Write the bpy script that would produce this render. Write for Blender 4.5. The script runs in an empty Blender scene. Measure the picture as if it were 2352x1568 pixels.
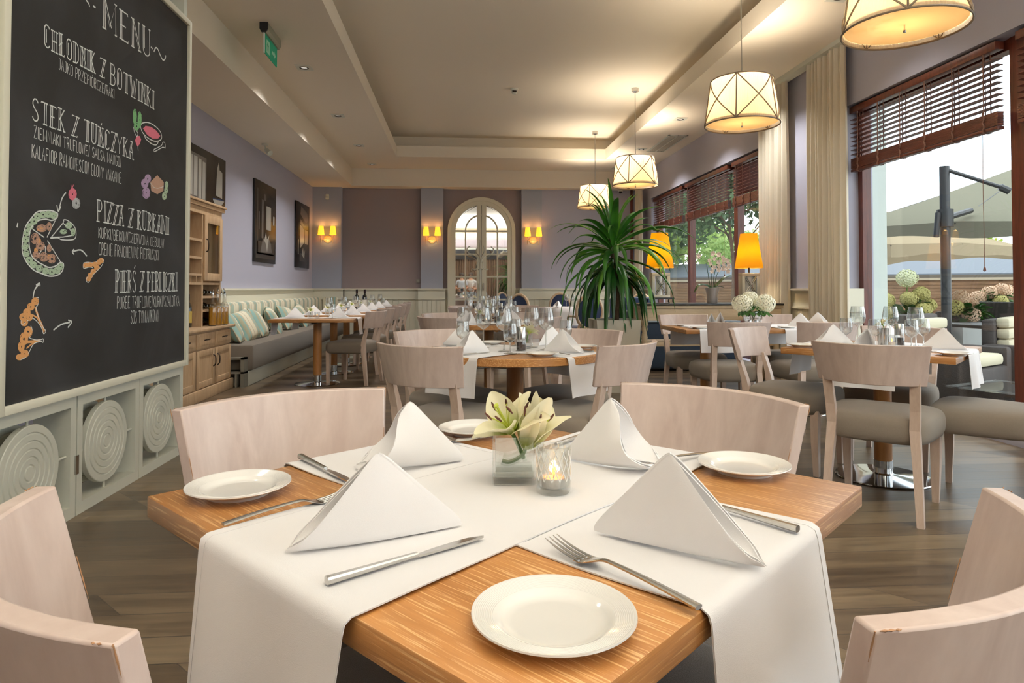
import bpy, bmesh, math, random
from mathutils import Vector, Matrix
random.seed(7)
S = bpy.context.scene
COL = S.collection
PI = math.pi
# ------------------------------------------------------------------ camera
CAMH, FPX, PCX, PCY = 1.09, 1515.0, 1176.0, 629.0
PITCH, YAW = math.radians(1.26), math.radians(-4.57)
cam_d = bpy.data.cameras.new('camera'); cam = bpy.data.objects.new('camera', cam_d); COL.objects.link(cam)
cam_d.sensor_width = 36.0; cam_d.lens = 36.0 * FPX / 2352.0
cam_d.shift_y = -(784.0 - PCY) / 2352.0
cam_d.clip_start = 0.02; cam_d.clip_end = 200
cam.location = (0, 0, CAMH); cam.rotation_euler = (PI / 2 + PITCH, 0, YAW)
S.camera = cam
S.view_settings.view_transform = 'Standard'; S.view_settings.look = 'None'
S.view_settings.gamma = 1.0; S.view_settings.use_curve_mapping = False
S.view_settings.exposure = 0.28
S.cycles.max_bounces = 12; S.cycles.diffuse_bounces = 5; S.cycles.glossy_bounces = 4
S.cycles.transmission_bounces = 10; S.cycles.transparent_max_bounces = 32
S.cycles.caustics_reflective = False; S.cycles.caustics_refractive = False
S.cycles.use_denoising = True; S.cycles.sample_clamp_indirect = 4.0

def ray(x, y):
    v = [(x - PCX) / FPX, 1.0, -(y - PCY) / FPX]
    v = [v[0], v[1]*math.cos(PITCH) - v[2]*math.sin(PITCH), v[1]*math.sin(PITCH) + v[2]*math.cos(PITCH)]
    c, s = math.cos(YAW), math.sin(YAW)
    return (c*v[0] - s*v[1], s*v[0] + c*v[1], v[2])
def atz(x, y, z): r = ray(x, y); t = (z - CAMH)/r[2]; return (r[0]*t, r[1]*t, z)
def atx(x, y, X): r = ray(x, y); t = X/r[0]; return (X, r[1]*t, CAMH + r[2]*t)
def aty(x, y, Y): r = ray(x, y); t = Y/r[1]; return (r[0]*t, Y, CAMH + r[2]*t)

# ------------------------------------------------------------------ world: bright overcast sky with thin cloud
W = bpy.data.worlds.new('world'); S.world = W; W.use_nodes = True
nt = W.node_tree; nt.nodes.clear()
wo = nt.nodes.new('ShaderNodeOutputWorld'); bg = nt.nodes.new('ShaderNodeBackground')
tc = nt.nodes.new('ShaderNodeTexCoord'); mp = nt.nodes.new('ShaderNodeMapping'); mp.inputs['Scale'].default_value = (1, 1, 4)
nz = nt.nodes.new('ShaderNodeTexNoise'); nz.inputs['Scale'].default_value = 2.2; nz.inputs['Detail'].default_value = 5
cr = nt.nodes.new('ShaderNodeValToRGB'); cr.color_ramp.elements[0].position = .35; cr.color_ramp.elements[0].color = (.72, .86, 1, 1)
cr.color_ramp.elements[1].position = .6; cr.color_ramp.elements[1].color = (1, 1, 1, 1)
nt.links.new(tc.outputs['Generated'], mp.inputs[0]); nt.links.new(mp.outputs[0], nz.inputs[0])
nt.links.new(nz.outputs[0], cr.inputs[0]); nt.links.new(cr.outputs[0], bg.inputs[0]); nt.links.new(bg.outputs[0], wo.inputs[0])
bg.inputs[1].default_value = 3.3

# room dimensions (metres), camera stands at x=0 y=0
XL, XR, YB, YF = -2.98, 3.84, 13.8, -5.0
H1, H2, H3 = 3.16, 3.515, 3.95
# ------------------------------------------------------------------ lamps
def lamp(name, kind, loc, energy, color, size=.1, rot=(0, 0, 0), **kw):
    d = bpy.data.lights.new(name, kind); d.energy = energy; d.color = color
    if kind == 'AREA':
        d.shape = 'RECTANGLE'; d.size, d.size_y = size
    else:
        d.shadow_soft_size = size
    for k, v in kw.items(): setattr(d, k, v)
    o = bpy.data.objects.new(name, d); o.location = loc; o.rotation_euler = rot; COL.objects.link(o); return o
WARM = (1.0, .80, .58); NEUT = (1.0, .985, .96); COOL = (.93, .97, 1.0)
# portals in the window openings guide the daylight
for (y0, y1) in ((8.1, 12.95), (2.0, 6.27), (-4.4, 1.2)):
    p = lamp('window_portal', 'AREA', (XR + .3, (y0 + y1)/2, 1.45), 1, (1, 1, 1), (2.8, y1 - y0), (0, PI/2, 0))
    p.data.cycles.is_portal = True
# linear lights behind the camera, hung low and aimed up as added ceiling fill
for x in (-.3, 1.9):
    lamp('ceiling_fill_uplight', 'AREA', (x, -1.7, 2.62), 450, COOL, (.16, 4.6), (PI, 0, 0))
DL_LEFT = [(-1.70, y) for y in (7.34, 9.36, 11.3, 13.0)] + [(-1.70, 5.2), (-1.7, 3.1)]
DL_RIGHT = [(3.15, y) for y in (5.2, 7.2, 9.17, 11.2, 13.0)] + [(3.15, 3.2)]
SPOT = 34
for i, (x, y) in enumerate(DL_LEFT + DL_RIGHT):
    if y > 12.5: continue
    lamp('downlight_lamp', 'SPOT', (x, y, H2 - .03), SPOT if y < 5.5 else 125, NEUT, .06, (0, 0, 0), spot_size=math.radians(125), spot_blend=.8)
# ------------------------------------------------------------------ materials
def lin(c):
    return tuple(((v/255)/12.92 if v/255 <= .04045 else ((v/255 + .055)/1.055)**2.4) for v in c) + (1,)
def newmat(name):
    m = bpy.data.materials.new(name); m.use_nodes = True
    n = m.node_tree; b = n.nodes['Principled BSDF']; return m, n, b
def mat(name, rgb, rough=.6, metal=0, bump=0, bscale=60, var=0, vscale=8, coat=0, sheen=0, spec=None):
    m, n, b = newmat(name)
    b.inputs['Base Color'].default_value = lin(rgb); b.inputs['Roughness'].default_value = rough; b.inputs['Metallic'].default_value = metal
    b.inputs['Coat Weight'].default_value = coat; b.inputs['Coat Roughness'].default_value = .1
    if sheen: b.inputs['Sheen Weight'].default_value = sheen
    if spec is not None: b.inputs['Specular IOR Level'].default_value = spec
    t = n.nodes.new('ShaderNodeTexCoord')
    if bump:
        z = n.nodes.new('ShaderNodeTexNoise'); z.inputs['Scale'].default_value = bscale; z.inputs['Detail'].default_value = 3
        bu = n.nodes.new('ShaderNodeBump'); bu.inputs['Strength'].default_value = bump; bu.inputs['Distance'].default_value = .002
        n.links.new(t.outputs['Object'], z.inputs[0]); n.links.new(z.outputs[0], bu.inputs['Height']); n.links.new(bu.outputs[0], b.inputs['Normal'])
    if var:
        z = n.nodes.new('ShaderNodeTexNoise'); z.inputs['Scale'].default_value = vscale; z.inputs['Detail'].default_value = 4
        mx = n.nodes.new('ShaderNodeMix'); mx.data_type = 'RGBA'; c = lin(rgb)
        mx.inputs[6].default_value = tuple(v*(1-var) for v in c[:3]) + (1,); mx.inputs[7].default_value = tuple(min(1, v*(1+var)) for v in c[:3]) + (1,)
        n.links.new(t.outputs['Object'], z.inputs[0]); n.links.new(z.outputs[0], mx.inputs[0]); n.links.new(mx.outputs[2], b.inputs['Base Color'])
    return m
def wood(name, dark, light, axis='X', scale=1.0, stretch=14, rough=.5, coat=0, ring=6, dist=3, grain=.35, streak=None):
    """long fibres along one object axis, broad cathedral figure plus fine streaks"""
    m, n, b = newmat(name); L = n.links.new
    b.inputs['Roughness'].default_value = rough; b.inputs['Coat Weight'].default_value = coat; b.inputs['Coat Roughness'].default_value = .25
    t = n.nodes.new('ShaderNodeTexCoord'); mp = n.nodes.new('ShaderNodeMapping')
    sc = [scale*stretch]*3; sc['XYZ'.index(axis)] = scale
    mp.inputs['Scale'].default_value = sc; L(t.outputs['Object'], mp.inputs[0])
    w = n.nodes.new('ShaderNodeTexNoise'); w.inputs['Scale'].default_value = ring*.25; w.inputs['Detail'].default_value = 3; w.inputs['Distortion'].default_value = dist*.3
    L(mp.outputs[0], w.inputs[0])
    f = n.nodes.new('ShaderNodeTexNoise'); f.inputs['Scale'].default_value = ring*2.2; f.inputs['Detail'].default_value = 6; f.inputs['Roughness'].default_value = .65
    L(mp.outputs[0], f.inputs[0])
    ad = n.nodes.new('ShaderNodeMix'); ad.data_type = 'FLOAT'; ad.inputs[0].default_value = grain
    L(w.outputs[0], ad.inputs[2]); L(f.outputs[0], ad.inputs[3])
    r = n.nodes.new('ShaderNodeValToRGB'); r.color_ramp.elements[0].position = .36; r.color_ramp.elements[0].color = lin(dark)
    r.color_ramp.elements[1].position = .64; r.color_ramp.elements[1].color = lin(light)
    L(ad.outputs[0], r.inputs[0]); out = r.outputs[0]
    if streak:
        m2 = n.nodes.new('ShaderNodeMapping'); s2 = [scale*300]*3; s2['XYZ'.index(axis)] = scale*11.0
        m2.inputs['Scale'].default_value = s2; L(t.outputs['Object'], m2.inputs[0])
        q = n.nodes.new('ShaderNodeTexNoise'); q.inputs['Scale'].default_value = 1.0; q.inputs['Detail'].default_value = 2
        L(m2.outputs[0], q.inputs[0])
        r2 = n.nodes.new('ShaderNodeValToRGB'); r2.color_ramp.elements[0].position = .53; r2.color_ramp.elements[1].position = .66
        L(q.outputs[0], r2.inputs[0])
        mu = n.nodes.new('ShaderNodeMath'); mu.operation = 'MULTIPLY'; mu.inputs[1].default_value = .6; L(r2.outputs[0], mu.inputs[0])
        mx = n.nodes.new('ShaderNodeMix'); mx.data_type = 'RGBA'; L(mu.outputs[0], mx.inputs[0]); L(out, mx.inputs[6]); mx.inputs[7].default_value = lin(streak)
        out = mx.outputs[2]
        bu = n.nodes.new('ShaderNodeBump'); bu.inputs['Strength'].default_value = .35; bu.inputs['Distance'].default_value = .0012; bu.invert = True
        L(q.outputs[0], bu.inputs['Height']); L(bu.outputs[0], b.inputs['Normal'])
    L(out, b.inputs['Base Color'])
    return m
def glassy(name, tint=(1, 1, 1), refl=.9, rough=0.0, ior=1.45):
    """thin clear glass: straight see-through plus fresnel mirror"""
    m = bpy.data.materials.new(name); m.use_nodes = True; n = m.node_tree; n.nodes.clear(); L = n.links.new
    o = n.nodes.new('ShaderNodeOutputMaterial'); tr = n.nodes.new('ShaderNodeBsdfTransparent'); gl = n.nodes.new('ShaderNodeBsdfGlossy')
    tr.inputs[0].default_value = (*tint, 1); gl.inputs['Roughness'].default_value = rough
    fr = n.nodes.new('ShaderNodeLayerWeight'); fr.inputs[0].default_value = .5
    pw = n.nodes.new('ShaderNodeMath'); pw.operation = 'POWER'; pw.inputs[1].default_value = 5; L(fr.outputs['Facing'], pw.inputs[0])
    mu = n.nodes.new('ShaderNodeMath'); mu.operation = 'MULTIPLY_ADD'; mu.inputs[1].default_value = .8*refl; mu.inputs[2].default_value = .045*refl; mu.use_clamp = True; L(pw.outputs[0], mu.inputs[0])
    mx = n.nodes.new('ShaderNodeMixShader'); L(mu.outputs[0], mx.inputs[0]); L(tr.outputs[0], mx.inputs[1]); L(gl.outputs[0], mx.inputs[2]); L(mx.outputs[0], o.inputs[0])
    return m
def solidglass(name, tint, mixt=.45):
    m = bpy.data.materials.new(name); m.use_nodes = True; n = m.node_tree; n.nodes.clear(); L = n.links.new
    o = n.nodes.new('ShaderNodeOutputMaterial'); tr = n.nodes.new('ShaderNodeBsdfTransparent'); gl = n.nodes.new('ShaderNodeBsdfGlass')
    tr.inputs[0].default_value = (*tint, 1); gl.inputs[0].default_value = (*tint, 1); gl.inputs['IOR'].default_value = 1.48; gl.inputs['Roughness'].default_value = 0
    mx = n.nodes.new('ShaderNodeMixShader'); mx.inputs[0].default_value = mixt; L(tr.outputs[0], mx.inputs[1]); L(gl.outputs[0], mx.inputs[2]); L(mx.outputs[0], o.inputs[0])
    return m
def glow(name, rgb, strength, base=None):
    m, n, b = newmat(name); b.inputs['Base Color'].default_value = lin(base or rgb); b.inputs['Roughness'].default_value = .8
    b.inputs['Emission Color'].default_value = lin(rgb); b.inputs['Emission Strength'].default_value = strength
    return m
def shade_mat(name, rgb, trans=.6, pleat=None):
    m = bpy.data.materials.new(name); m.use_nodes = True; n = m.node_tree; n.nodes.clear(); L = n.links.new
    o = n.nodes.new('ShaderNodeOutputMaterial'); d = n.nodes.new('ShaderNodeBsdfDiffuse'); t = n.nodes.new('ShaderNodeBsdfTranslucent')
    d.inputs[0].default_value = lin(rgb); t.inputs[0].default_value = lin(rgb)
    mx = n.nodes.new('ShaderNodeMixShader'); mx.inputs[0].default_value = trans; L(d.outputs[0], mx.inputs[1]); L(t.outputs[0], mx.inputs[2]); L(mx.outputs[0], o.inputs[0])
    return m
def leafmat(name, a, b_, rough=.45, trans=.25, scale=3):
    m, n, b = newmat(name); L = n.links.new
    t = n.nodes.new('ShaderNodeTexCoord'); z = n.nodes.new('ShaderNodeTexNoise'); z.inputs['Scale'].default_value = scale
    r = n.nodes.new('ShaderNodeValToRGB'); r.color_ramp.elements[0].position = .4; r.color_ramp.elements[1].position = .6
    r.color_ramp.elements[0].color = lin(a); r.color_ramp.elements[1].color = lin(b_)
    L(t.outputs['Object'], z.inputs[0]); L(z.outputs[0], r.inputs[0]); L(r.outputs[0], b.inputs['Base Color']); b.inputs['Roughness'].default_value = rough
    tl = n.nodes.new('ShaderNodeBsdfTranslucent'); L(r.outputs[0], tl.inputs[0])
    mx = n.nodes.new('ShaderNodeMixShader'); mx.inputs[0].default_value = trans
    L(b.outputs[0], mx.inputs[1]); L(tl.outputs[0], mx.inputs[2]); L(mx.outputs[0], n.nodes['Material Output'].inputs[0])
    return m

# ------------------------------------------------------------------ mesh collector
class MB:
    def __init__(s): s.v = []; s.f = []; s.M = Matrix()
    def add(s, vs, fs):
        o = len(s.v); M = s.M
        s.v += [tuple(M @ Vector(p)) for p in vs]; s.f += [tuple(o + i for i in f) for f in fs]; return s
    def box(s, x0, x1, y0, y1, z0, z1, b=0):
        if x0 > x1: x0, x1 = x1, x0
        if y0 > y1: y0, y1 = y1, y0
        if z0 > z1: z0, z1 = z1, z0
        if not b:
            vs = [(x, y, z) for z in (z0, z1) for y in (y0, y1) for x in (x0, x1)]
            return s.add(vs, [(0, 2, 3, 1), (4, 5, 7, 6), (0, 1, 5, 4), (2, 6, 7, 3), (0, 4, 6, 2), (1, 3, 7, 5)])
        bm = bmesh.new(); bmesh.ops.create_cube(bm, size=1)
        for v in bm.verts: v.co = Vector(((x0+x1)/2 + v.co.x*(x1-x0), (y0+y1)/2 + v.co.y*(y1-y0), (z0+z1)/2 + v.co.z*(z1-z0)))
        bmesh.ops.bevel(bm, geom=bm.edges[:], offset=b, segments=2, profile=.5, affect='EDGES')
        bm.verts.index_update(); s.add([v.co[:] for v in bm.verts], [[v.index for v in f.verts] for f in bm.faces]); bm.free(); return s
    def quadbar(s, pts, sizes):
        """square-section bar through points; sizes = (w_x, w_y) per point, section kept horizontal"""
        vs = []; fs = []
        for p, (a, b) in zip(pts, sizes):
            vs += [(p[0]-a/2, p[1]-b/2, p[2]), (p[0]+a/2, p[1]-b/2, p[2]), (p[0]+a/2, p[1]+b/2, p[2]), (p[0]-a/2, p[1]+b/2, p[2])]
        for k in range(len(pts)-1):
            o = 4*k
            for j in range(4): fs.append((o+j, o+(j+1) % 4, o+4+(j+1) % 4, o+4+j))
        fs.append((3, 2, 1, 0)); o = 4*(len(pts)-1); fs.append((o, o+1, o+2, o+3)); return s.add(vs, fs)
    def lathe(s, prof, seg=32, c=(0, 0, 0), close=False):
        vs = []; fs = []
        for r, z in prof:
            for k in range(seg):
                a = 2*PI*k/seg; vs.append((c[0]+r*math.cos(a), c[1]+r*math.sin(a), c[2]+z))
        for i in range(len(prof)-1):
            for k in range(seg):
                a, b = i*seg+k, i*seg+(k+1) % seg; fs.append((a, b, b+seg, a+seg))
        if close: # cap both ends
            fs.append(tuple(range(seg))[::-1]); o = (len(prof)-1)*seg; fs.append(tuple(o+k for k in range(seg)))
        return s.add(vs, fs)
    def cyl(s, c, r, h, seg=24, r2=None): return s.lathe([(r, 0), (r if r2 is None else r2, h)], seg, c, True)
    def tube(s, pts, r, seg=8, closed=False, caps=True, flat=1.0):
        pts = [Vector(p) for p in pts]; n = len(pts); rs = r if isinstance(r, (list, tuple)) else [r]*n
        vs = []; fs = []; up = None
        for i, p in enumerate(pts):
            t = (pts[(i+1) % n] - pts[i-1]) if closed else (pts[min(i+1, n-1)] - pts[max(i-1, 0)])
            t = t.normalized() if t.length > 1e-9 else Vector((0, 0, 1))
            if up is None: up = Vector((0, 0, 1)) if abs(t.z) < .9 else Vector((1, 0, 0))
            a = t.cross(up)
            if a.length < 1e-6: a = t.cross(Vector((1, .3, .2)))
            a.normalize(); b = a.cross(t); up = b
            for k in range(seg):
                q = 2*PI*k/seg; vs.append(tuple(p + a*math.cos(q)*rs[i] + b*math.sin(q)*rs[i]*flat))
        m = n if closed else n-1
        for i in range(m):
            j = (i+1) % n
            for k in range(seg): fs.append((i*seg+k, i*seg+(k+1) % seg, j*seg+(k+1) % seg, j*seg+k))
        if not closed and caps: fs.append(tuple(range(seg))[::-1]); fs.append(tuple((n-1)*seg+k for k in range(seg)))
        return s.add(vs, fs)
    def grid(s, f, nu, nv):
        vs = [f(i/nu, j/nv) for i in range(nu+1) for j in range(nv+1)]
        return s.add(vs, [(i*(nv+1)+j, (i+1)*(nv+1)+j, (i+1)*(nv+1)+j+1, i*(nv+1)+j+1) for i in range(nu) for j in range(nv)])
    def prism(s, poly, axis, a0, a1):
        """polygon in the two other axes extruded along axis"""
        n = len(poly); k = 'XYZ'.index(axis); vs = []
        for a in (a0, a1):
            for p in poly:
                q = list(p); q.insert(k, a); vs.append(tuple(q))
        fs = [tuple(range(n))[::-1], tuple(range(n, 2*n))] + [(i, (i+1) % n, n+(i+1) % n, n+i) for i in range(n)]
        return s.add(vs, fs)
    def mesh(s, name, m, smooth=True, ang=35, solid=0, fixn=True):
        me = bpy.data.meshes.new(name); me.from_pydata(s.v, [], s.f); me.update()
        if fixn or solid:
            bm = bmesh.new(); bm.from_mesh(me)
            if fixn: bmesh.ops.recalc_face_normals(bm, faces=bm.faces[:])
            if solid:
                bmesh.ops.solidify(bm, geom=bm.faces[:], thickness=solid)
            bm.to_mesh(me); bm.free()
        for x in (m if isinstance(m, (list, tuple)) else [m]): me.materials.append(x)
        if smooth:
            me.polygons.foreach_set('use_smooth', [True]*len(me.polygons)); me.set_sharp_from_angle(angle=math.radians(ang))
        return me
    def build(s, name, m, parent=None, **kw):
        o = bpy.data.objects.new(name, s.mesh(name, m, **kw)); COL.objects.link(o)
        if parent: o.parent = parent
        return o
def tag(o, label=None, cat=None, group=None, kind=None):
    for k, v in (('label', label), ('category', cat), ('group', group), ('kind', kind)):
        if v: o[k] = v
    return o
def empty(name, loc=(0, 0, 0), rz=0, label=None, cat=None, group=None):
    o = bpy.data.objects.new(name, None); o.empty_display_size = .05; o.location = loc; o.rotation_euler = (0, 0, rz); COL.objects.link(o)
    return tag(o, label, cat, group)
def struct(name, mb, m, **kw): o = mb.build(name, m, **kw); o['kind'] = 'structure'; return o
def copy_tree(o, parent=None):
    c = o.copy(); COL.objects.link(c); c.parent = parent
    for ch in list(o.children): copy_tree(ch, c)
    return c
class Proto:
    """first use places the source itself, later uses place copies of the thing and all its parts"""
    def __init__(s, root): s.root = root; s.used = False
    def put(s, loc, rz=0, label=None, cat=None, group=None, scale=None, rot=None):
        o = s.root if not s.used else copy_tree(s.root)
        s.used = True; o.location = loc; o.rotation_euler = rot or (0, 0, rz)
        if scale: o.scale = (scale,)*3 if not isinstance(scale, tuple) else scale
        return tag(o, label, cat, group)
def smooth_pts(pts, n=6):
    """Catmull-Rom"""
    P = [Vector(p) for p in pts]; out = []
    for i in range(len(P)-1):
        p0, p1, p2, p3 = P[max(i-1, 0)], P[i], P[i+1], P[min(i+2, len(P)-1)]
        for k in range(n):
            t = k/n; out.append(.5*((2*p1) + (p2-p0)*t + (2*p0-5*p1+4*p2-p3)*t*t + (3*p1-p0-3*p2+p3)*t**3))
    out.append(P[-1]); return out

M = {}
M['ceiling'] = mat('ceiling_paint', (232, 222, 204), .9, bump=.05, bscale=200)
M['wall_lilac'] = mat('lilac_grey_paint', (174, 174, 190), .85, bump=.1, bscale=300)
M['wall_taupe'] = mat('taupe_mauve_paint', (150, 138, 140), .85, bump=.1, bscale=300)
M['wall_blue'] = mat('blue_grey_paint', (162, 168, 184), .85, bump=.1, bscale=300)
M['sage'] = mat('sage_cream_paint', (222, 219, 200), .55)
M['white_paint'] = mat('white_paint', (206, 207, 194), .5)
M['chairwood'] = wood('washed_maple', (188, 168, 158), (206, 188, 178), 'Z', 1.3, 4, .42, .15, ring=6, dist=9, grain=.22)
M['chairleg'] = wood('washed_maple_leg', (190, 166, 150), (208, 188, 172), 'Z', 2, 6, .45, .1)
M['chip'] = mat('bare_chipped_wood', (146, 108, 76), .7, var=.3, vscale=90)
M['seatfab'] = mat('taupe_woven_fabric', (118, 107, 94), .9, bump=.8, bscale=900, var=.18, vscale=500, sheen=.2)
M['oak'] = wood('orange_oak', (138, 90, 44), (168, 117, 65), 'Y', 1.0, 8, .36, .2, ring=4, dist=1.5, grain=.4, streak=(226, 186, 134))
M['oakx'] = wood('orange_oak_edge', (140, 92, 46), (170, 120, 68), 'X', 1.0, 8, .36, .2, ring=4, dist=1.5, grain=.4, streak=(214, 172, 118))
M['oakplain'] = wood('oak_post', (152, 100, 50), (176, 124, 70), 'Z', 1.5, 10, .4, .15, ring=4)
M['linen'] = mat('white_linen', (238, 236, 236), .85, bump=.25, bscale=1400, sheen=.15)
M['napkin'] = mat('white_damask', (243, 241, 240), .8, bump=.2, bscale=1400, sheen=.2)
M['china'] = mat('cream_china', (240, 238, 233), .12, coat=.6)
M['steel'] = mat('stainless_steel', (190, 188, 184), .2, 1)
M['chrome'] = mat('polished_chrome', (205, 208, 210), .08, 1)
M['glass'] = glassy('clear_glass', (.97, .985, .98), 1.0)
M['winepane'] = glassy('wine_glass', (.95, .96, .96), 2.6, ior=1.5)
M['pane'] = glassy('window_glass', (.96, .98, .97), .8)
M['thick'] = solidglass('thick_green_tinted_glass', (.985, .997, .992), .32)
M['thinthick'] = solidglass('thick_clear_glass', (.97, .985, .98), .5)
M['black'] = mat('black_plastic', (18, 18, 20), .4)
M['darkmetal'] = mat('dark_bronze', (52, 40, 32), .4, .7)
M['redwood'] = wood('mahogany_stain', (72, 32, 22), (108, 52, 36), 'Z', 1.5, 12, .4, .2)
M['blindwood'] = wood('mahogany_slat', (84, 42, 32), (122, 66, 50), 'Y', 1.5, 16, .42, .2)
M['cord'] = mat('brown_cord', (118, 84, 70), .8)
# ================================================================== SETTING
def floor_mat():
    m, n, b = newmat('plank_floor'); L = n.links.new
    t = n.nodes.new('ShaderNodeTexCoord'); sp = n.nodes.new('ShaderNodeSeparateXYZ'); L(t.outputs['Object'], sp.inputs[0])
    ad = n.nodes.new('ShaderNodeMath'); ad.operation = 'MULTIPLY_ADD'; ad.inputs[1].default_value = 1.0
    L(sp.outputs['Y'], ad.inputs[0]); L(sp.outputs['X'], ad.inputs[2])
    cb = n.nodes.new('ShaderNodeCombineXYZ'); L(ad.outputs[0], cb.inputs[0]); L(sp.outputs['Y'], cb.inputs[1])
    br = n.nodes.new('ShaderNodeTexBrick'); br.offset = .37; br.offset_frequency = 3
    br.inputs['Scale'].default_value = 1; br.inputs['Brick Width'].default_value = 1.9; br.inputs['Row Height'].default_value = .155
    br.inputs['Mortar Size'].default_value = .0032; br.inputs['Mortar Smooth'].default_value = .3; br.inputs['Bias'].default_value = 0
    br.inputs['Color1'].default_value = (.0, .0, .0, 1); br.inputs['Color2'].default_value = (1, 1, 1, 1); br.inputs['Mortar'].default_value = (.5, .5, .5, 1)
    L(cb.outputs[0], br.inputs[0])
    mp = n.nodes.new('ShaderNodeMapping'); mp.inputs['Scale'].default_value = (1.2, 12, 1); L(cb.outputs[0], mp.inputs[0])
    z = n.nodes.new('ShaderNodeTexNoise'); z.noise_dimensions = '4D'; z.inputs['Scale'].default_value = 2.2; z.inputs['Detail'].default_value = 7; z.inputs['Distortion'].default_value = .6
    mw = n.nodes.new('ShaderNodeMath'); mw.operation = 'MULTIPLY'; mw.inputs[1].default_value = 13; L(br.outputs['Color'], mw.inputs[0]); L(mw.outputs[0], z.inputs['W'])
    L(mp.outputs[0], z.inputs[0])
    z2 = n.nodes.new('ShaderNodeTexNoise'); z2.inputs['Scale'].default_value = 1.6; z2.inputs['Detail'].default_value = 4; L(t.outputs['Object'], z2.inputs[0])
    r = n.nodes.new('ShaderNodeValToRGB'); e = r.color_ramp.elements
    e[0].position = .28; e[0].color = lin((54, 43, 32)); e[1].position = .72; e[1].color = lin((122, 105, 82))
    e2 = r.color_ramp.elements.new(.5); e2.color = lin((88, 73, 55))
    mxf = n.nodes.new('ShaderNodeMix'); mxf.data_type = 'FLOAT'; mxf.inputs[0].default_value = .36; L(z.outputs[0], mxf.inputs[2]); L(br.outputs['Color'], mxf.inputs[3])
    mx3 = n.nodes.new('ShaderNodeMix'); mx3.data_type = 'FLOAT'; mx3.inputs[0].default_value = .25; L(mxf.outputs[0], mx3.inputs[2]); L(z2.outputs[0], mx3.inputs[3])
    L(mx3.outputs[0], r.inputs[0])
    dk = n.nodes.new('ShaderNodeMix'); dk.data_type = 'RGBA'; L(br.outputs['Fac'], dk.inputs[0]); L(r.outputs[0], dk.inputs[6]); dk.inputs[7].default_value = lin((58, 48, 38))
    L(dk.outputs[2], b.inputs['Base Color'])
    rr = n.nodes.new('ShaderNodeMapRange'); rr.inputs[3].default_value = .22; rr.inputs[4].default_value = .42; L(z.outputs[0], rr.inputs[0]); L(rr.outputs[0], b.inputs['Roughness'])
    bu = n.nodes.new('ShaderNodeBump'); bu.inputs['Strength'].default_value = .3; bu.inputs['Distance'].default_value = .003; L(z.outputs[0], bu.inputs['Height']); L(bu.outputs[0], b.inputs['Normal'])
    return m
M['floor'] = floor_mat()
struct('floor', MB().box(XL-.2, XR+.25, YF-.2, YB+.2, -.1, 0), M['floor'], smooth=False)
# -- ceiling: ring with a raised tray and an outer lower bulkhead on the left and at the back
TX0, TX1, TY1 = -1.155, 2.74, 12.2   # tray opening
TY0 = -3.6
c = MB()
c.box(TX1, XR+.25, YF, YB, H2, H2+.2)                      # right part of the ring
c.box(-2.2, TX0, YF, YB, H2, H2+.2)                         # left part
c.box(TX0, TX1, TY1, YB, H2, H2+.2); c.box(TX0, TX1, YF, TY0, H2, H2+.2)
struct('ceiling', c, M['ceiling'], smooth=False)
c = MB(); lt = H2 + .19
c.box(TX0-.32, TX1+.32, TY0-.32, TY1+.32, H3, H3+.1)        # tray top
c.box(TX0-.34, TX0-.30, TY0-.32, TY1+.32, H2+.1, H3); c.box(TX1+.30, TX1+.34, TY0-.32, TY1+.32, H2+.1, H3)
c.box(TX0-.32, TX1+.32, TY1+.30, TY1+.34, H2+.1, H3); c.box(TX0-.32, TX1+.32, TY0-.34, TY0-.30, H2+.1, H3)
struct('ceiling_tray', c, M['ceiling'], smooth=False)
c = MB()
c.box(XL-.1, -2.16, YF, YB, H1, H2+.2); c.box(-2.16, XR+.1, 13.45, YB+.1, H1, H2+.2)
struct('ceiling_bulkhead', c, M['ceiling'], smooth=False)
# -- walls
struct('wall_left', MB().box(XL-.2, XL, YF, YB, 0, H2), M['wall_lilac'], smooth=False)
struct('wall_back', MB().box(XL-.2, XR+.3, YB, YB+.2, 0, H2), M['wall_taupe'], smooth=False)
struct('wall_front', MB().box(XL-.2, XR+.3, YF-.2, YF, 0, H2+.2), M['wall_taupe'], smooth=False)
w = MB(); WT = .28; ZT = 2.90; ZSILL = .12
w.box(XR, XR+WT, 12.95, YB, 0, H2+.2); w.box(XR, XR+WT, 6.27, 8.1, 0, H2+.2); w.box(XR, XR+WT, 1.2, 2.0, 0, H2+.2); w.box(XR, XR+WT, YF, -4.4, 0, H2+.2); w.box(XR, XR+WT, -4.4, 1.2, ZT, H2+.2); w.box(XR, XR+WT, -4.4, 1.2, 0, .05)
w.box(XR, XR+WT, 8.1, 12.95, ZT, H2+.2); w.box(XR, XR+WT, 2.0, 6.27, ZT, H2+.2)
w.box(XR, XR+WT, 8.1, 12.95, 0, ZSILL); w.box(XR, XR+WT, 2.0, 6.27, 0, .05)
struct('wall_right', w, M['wall_lilac'], smooth=False)
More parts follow.
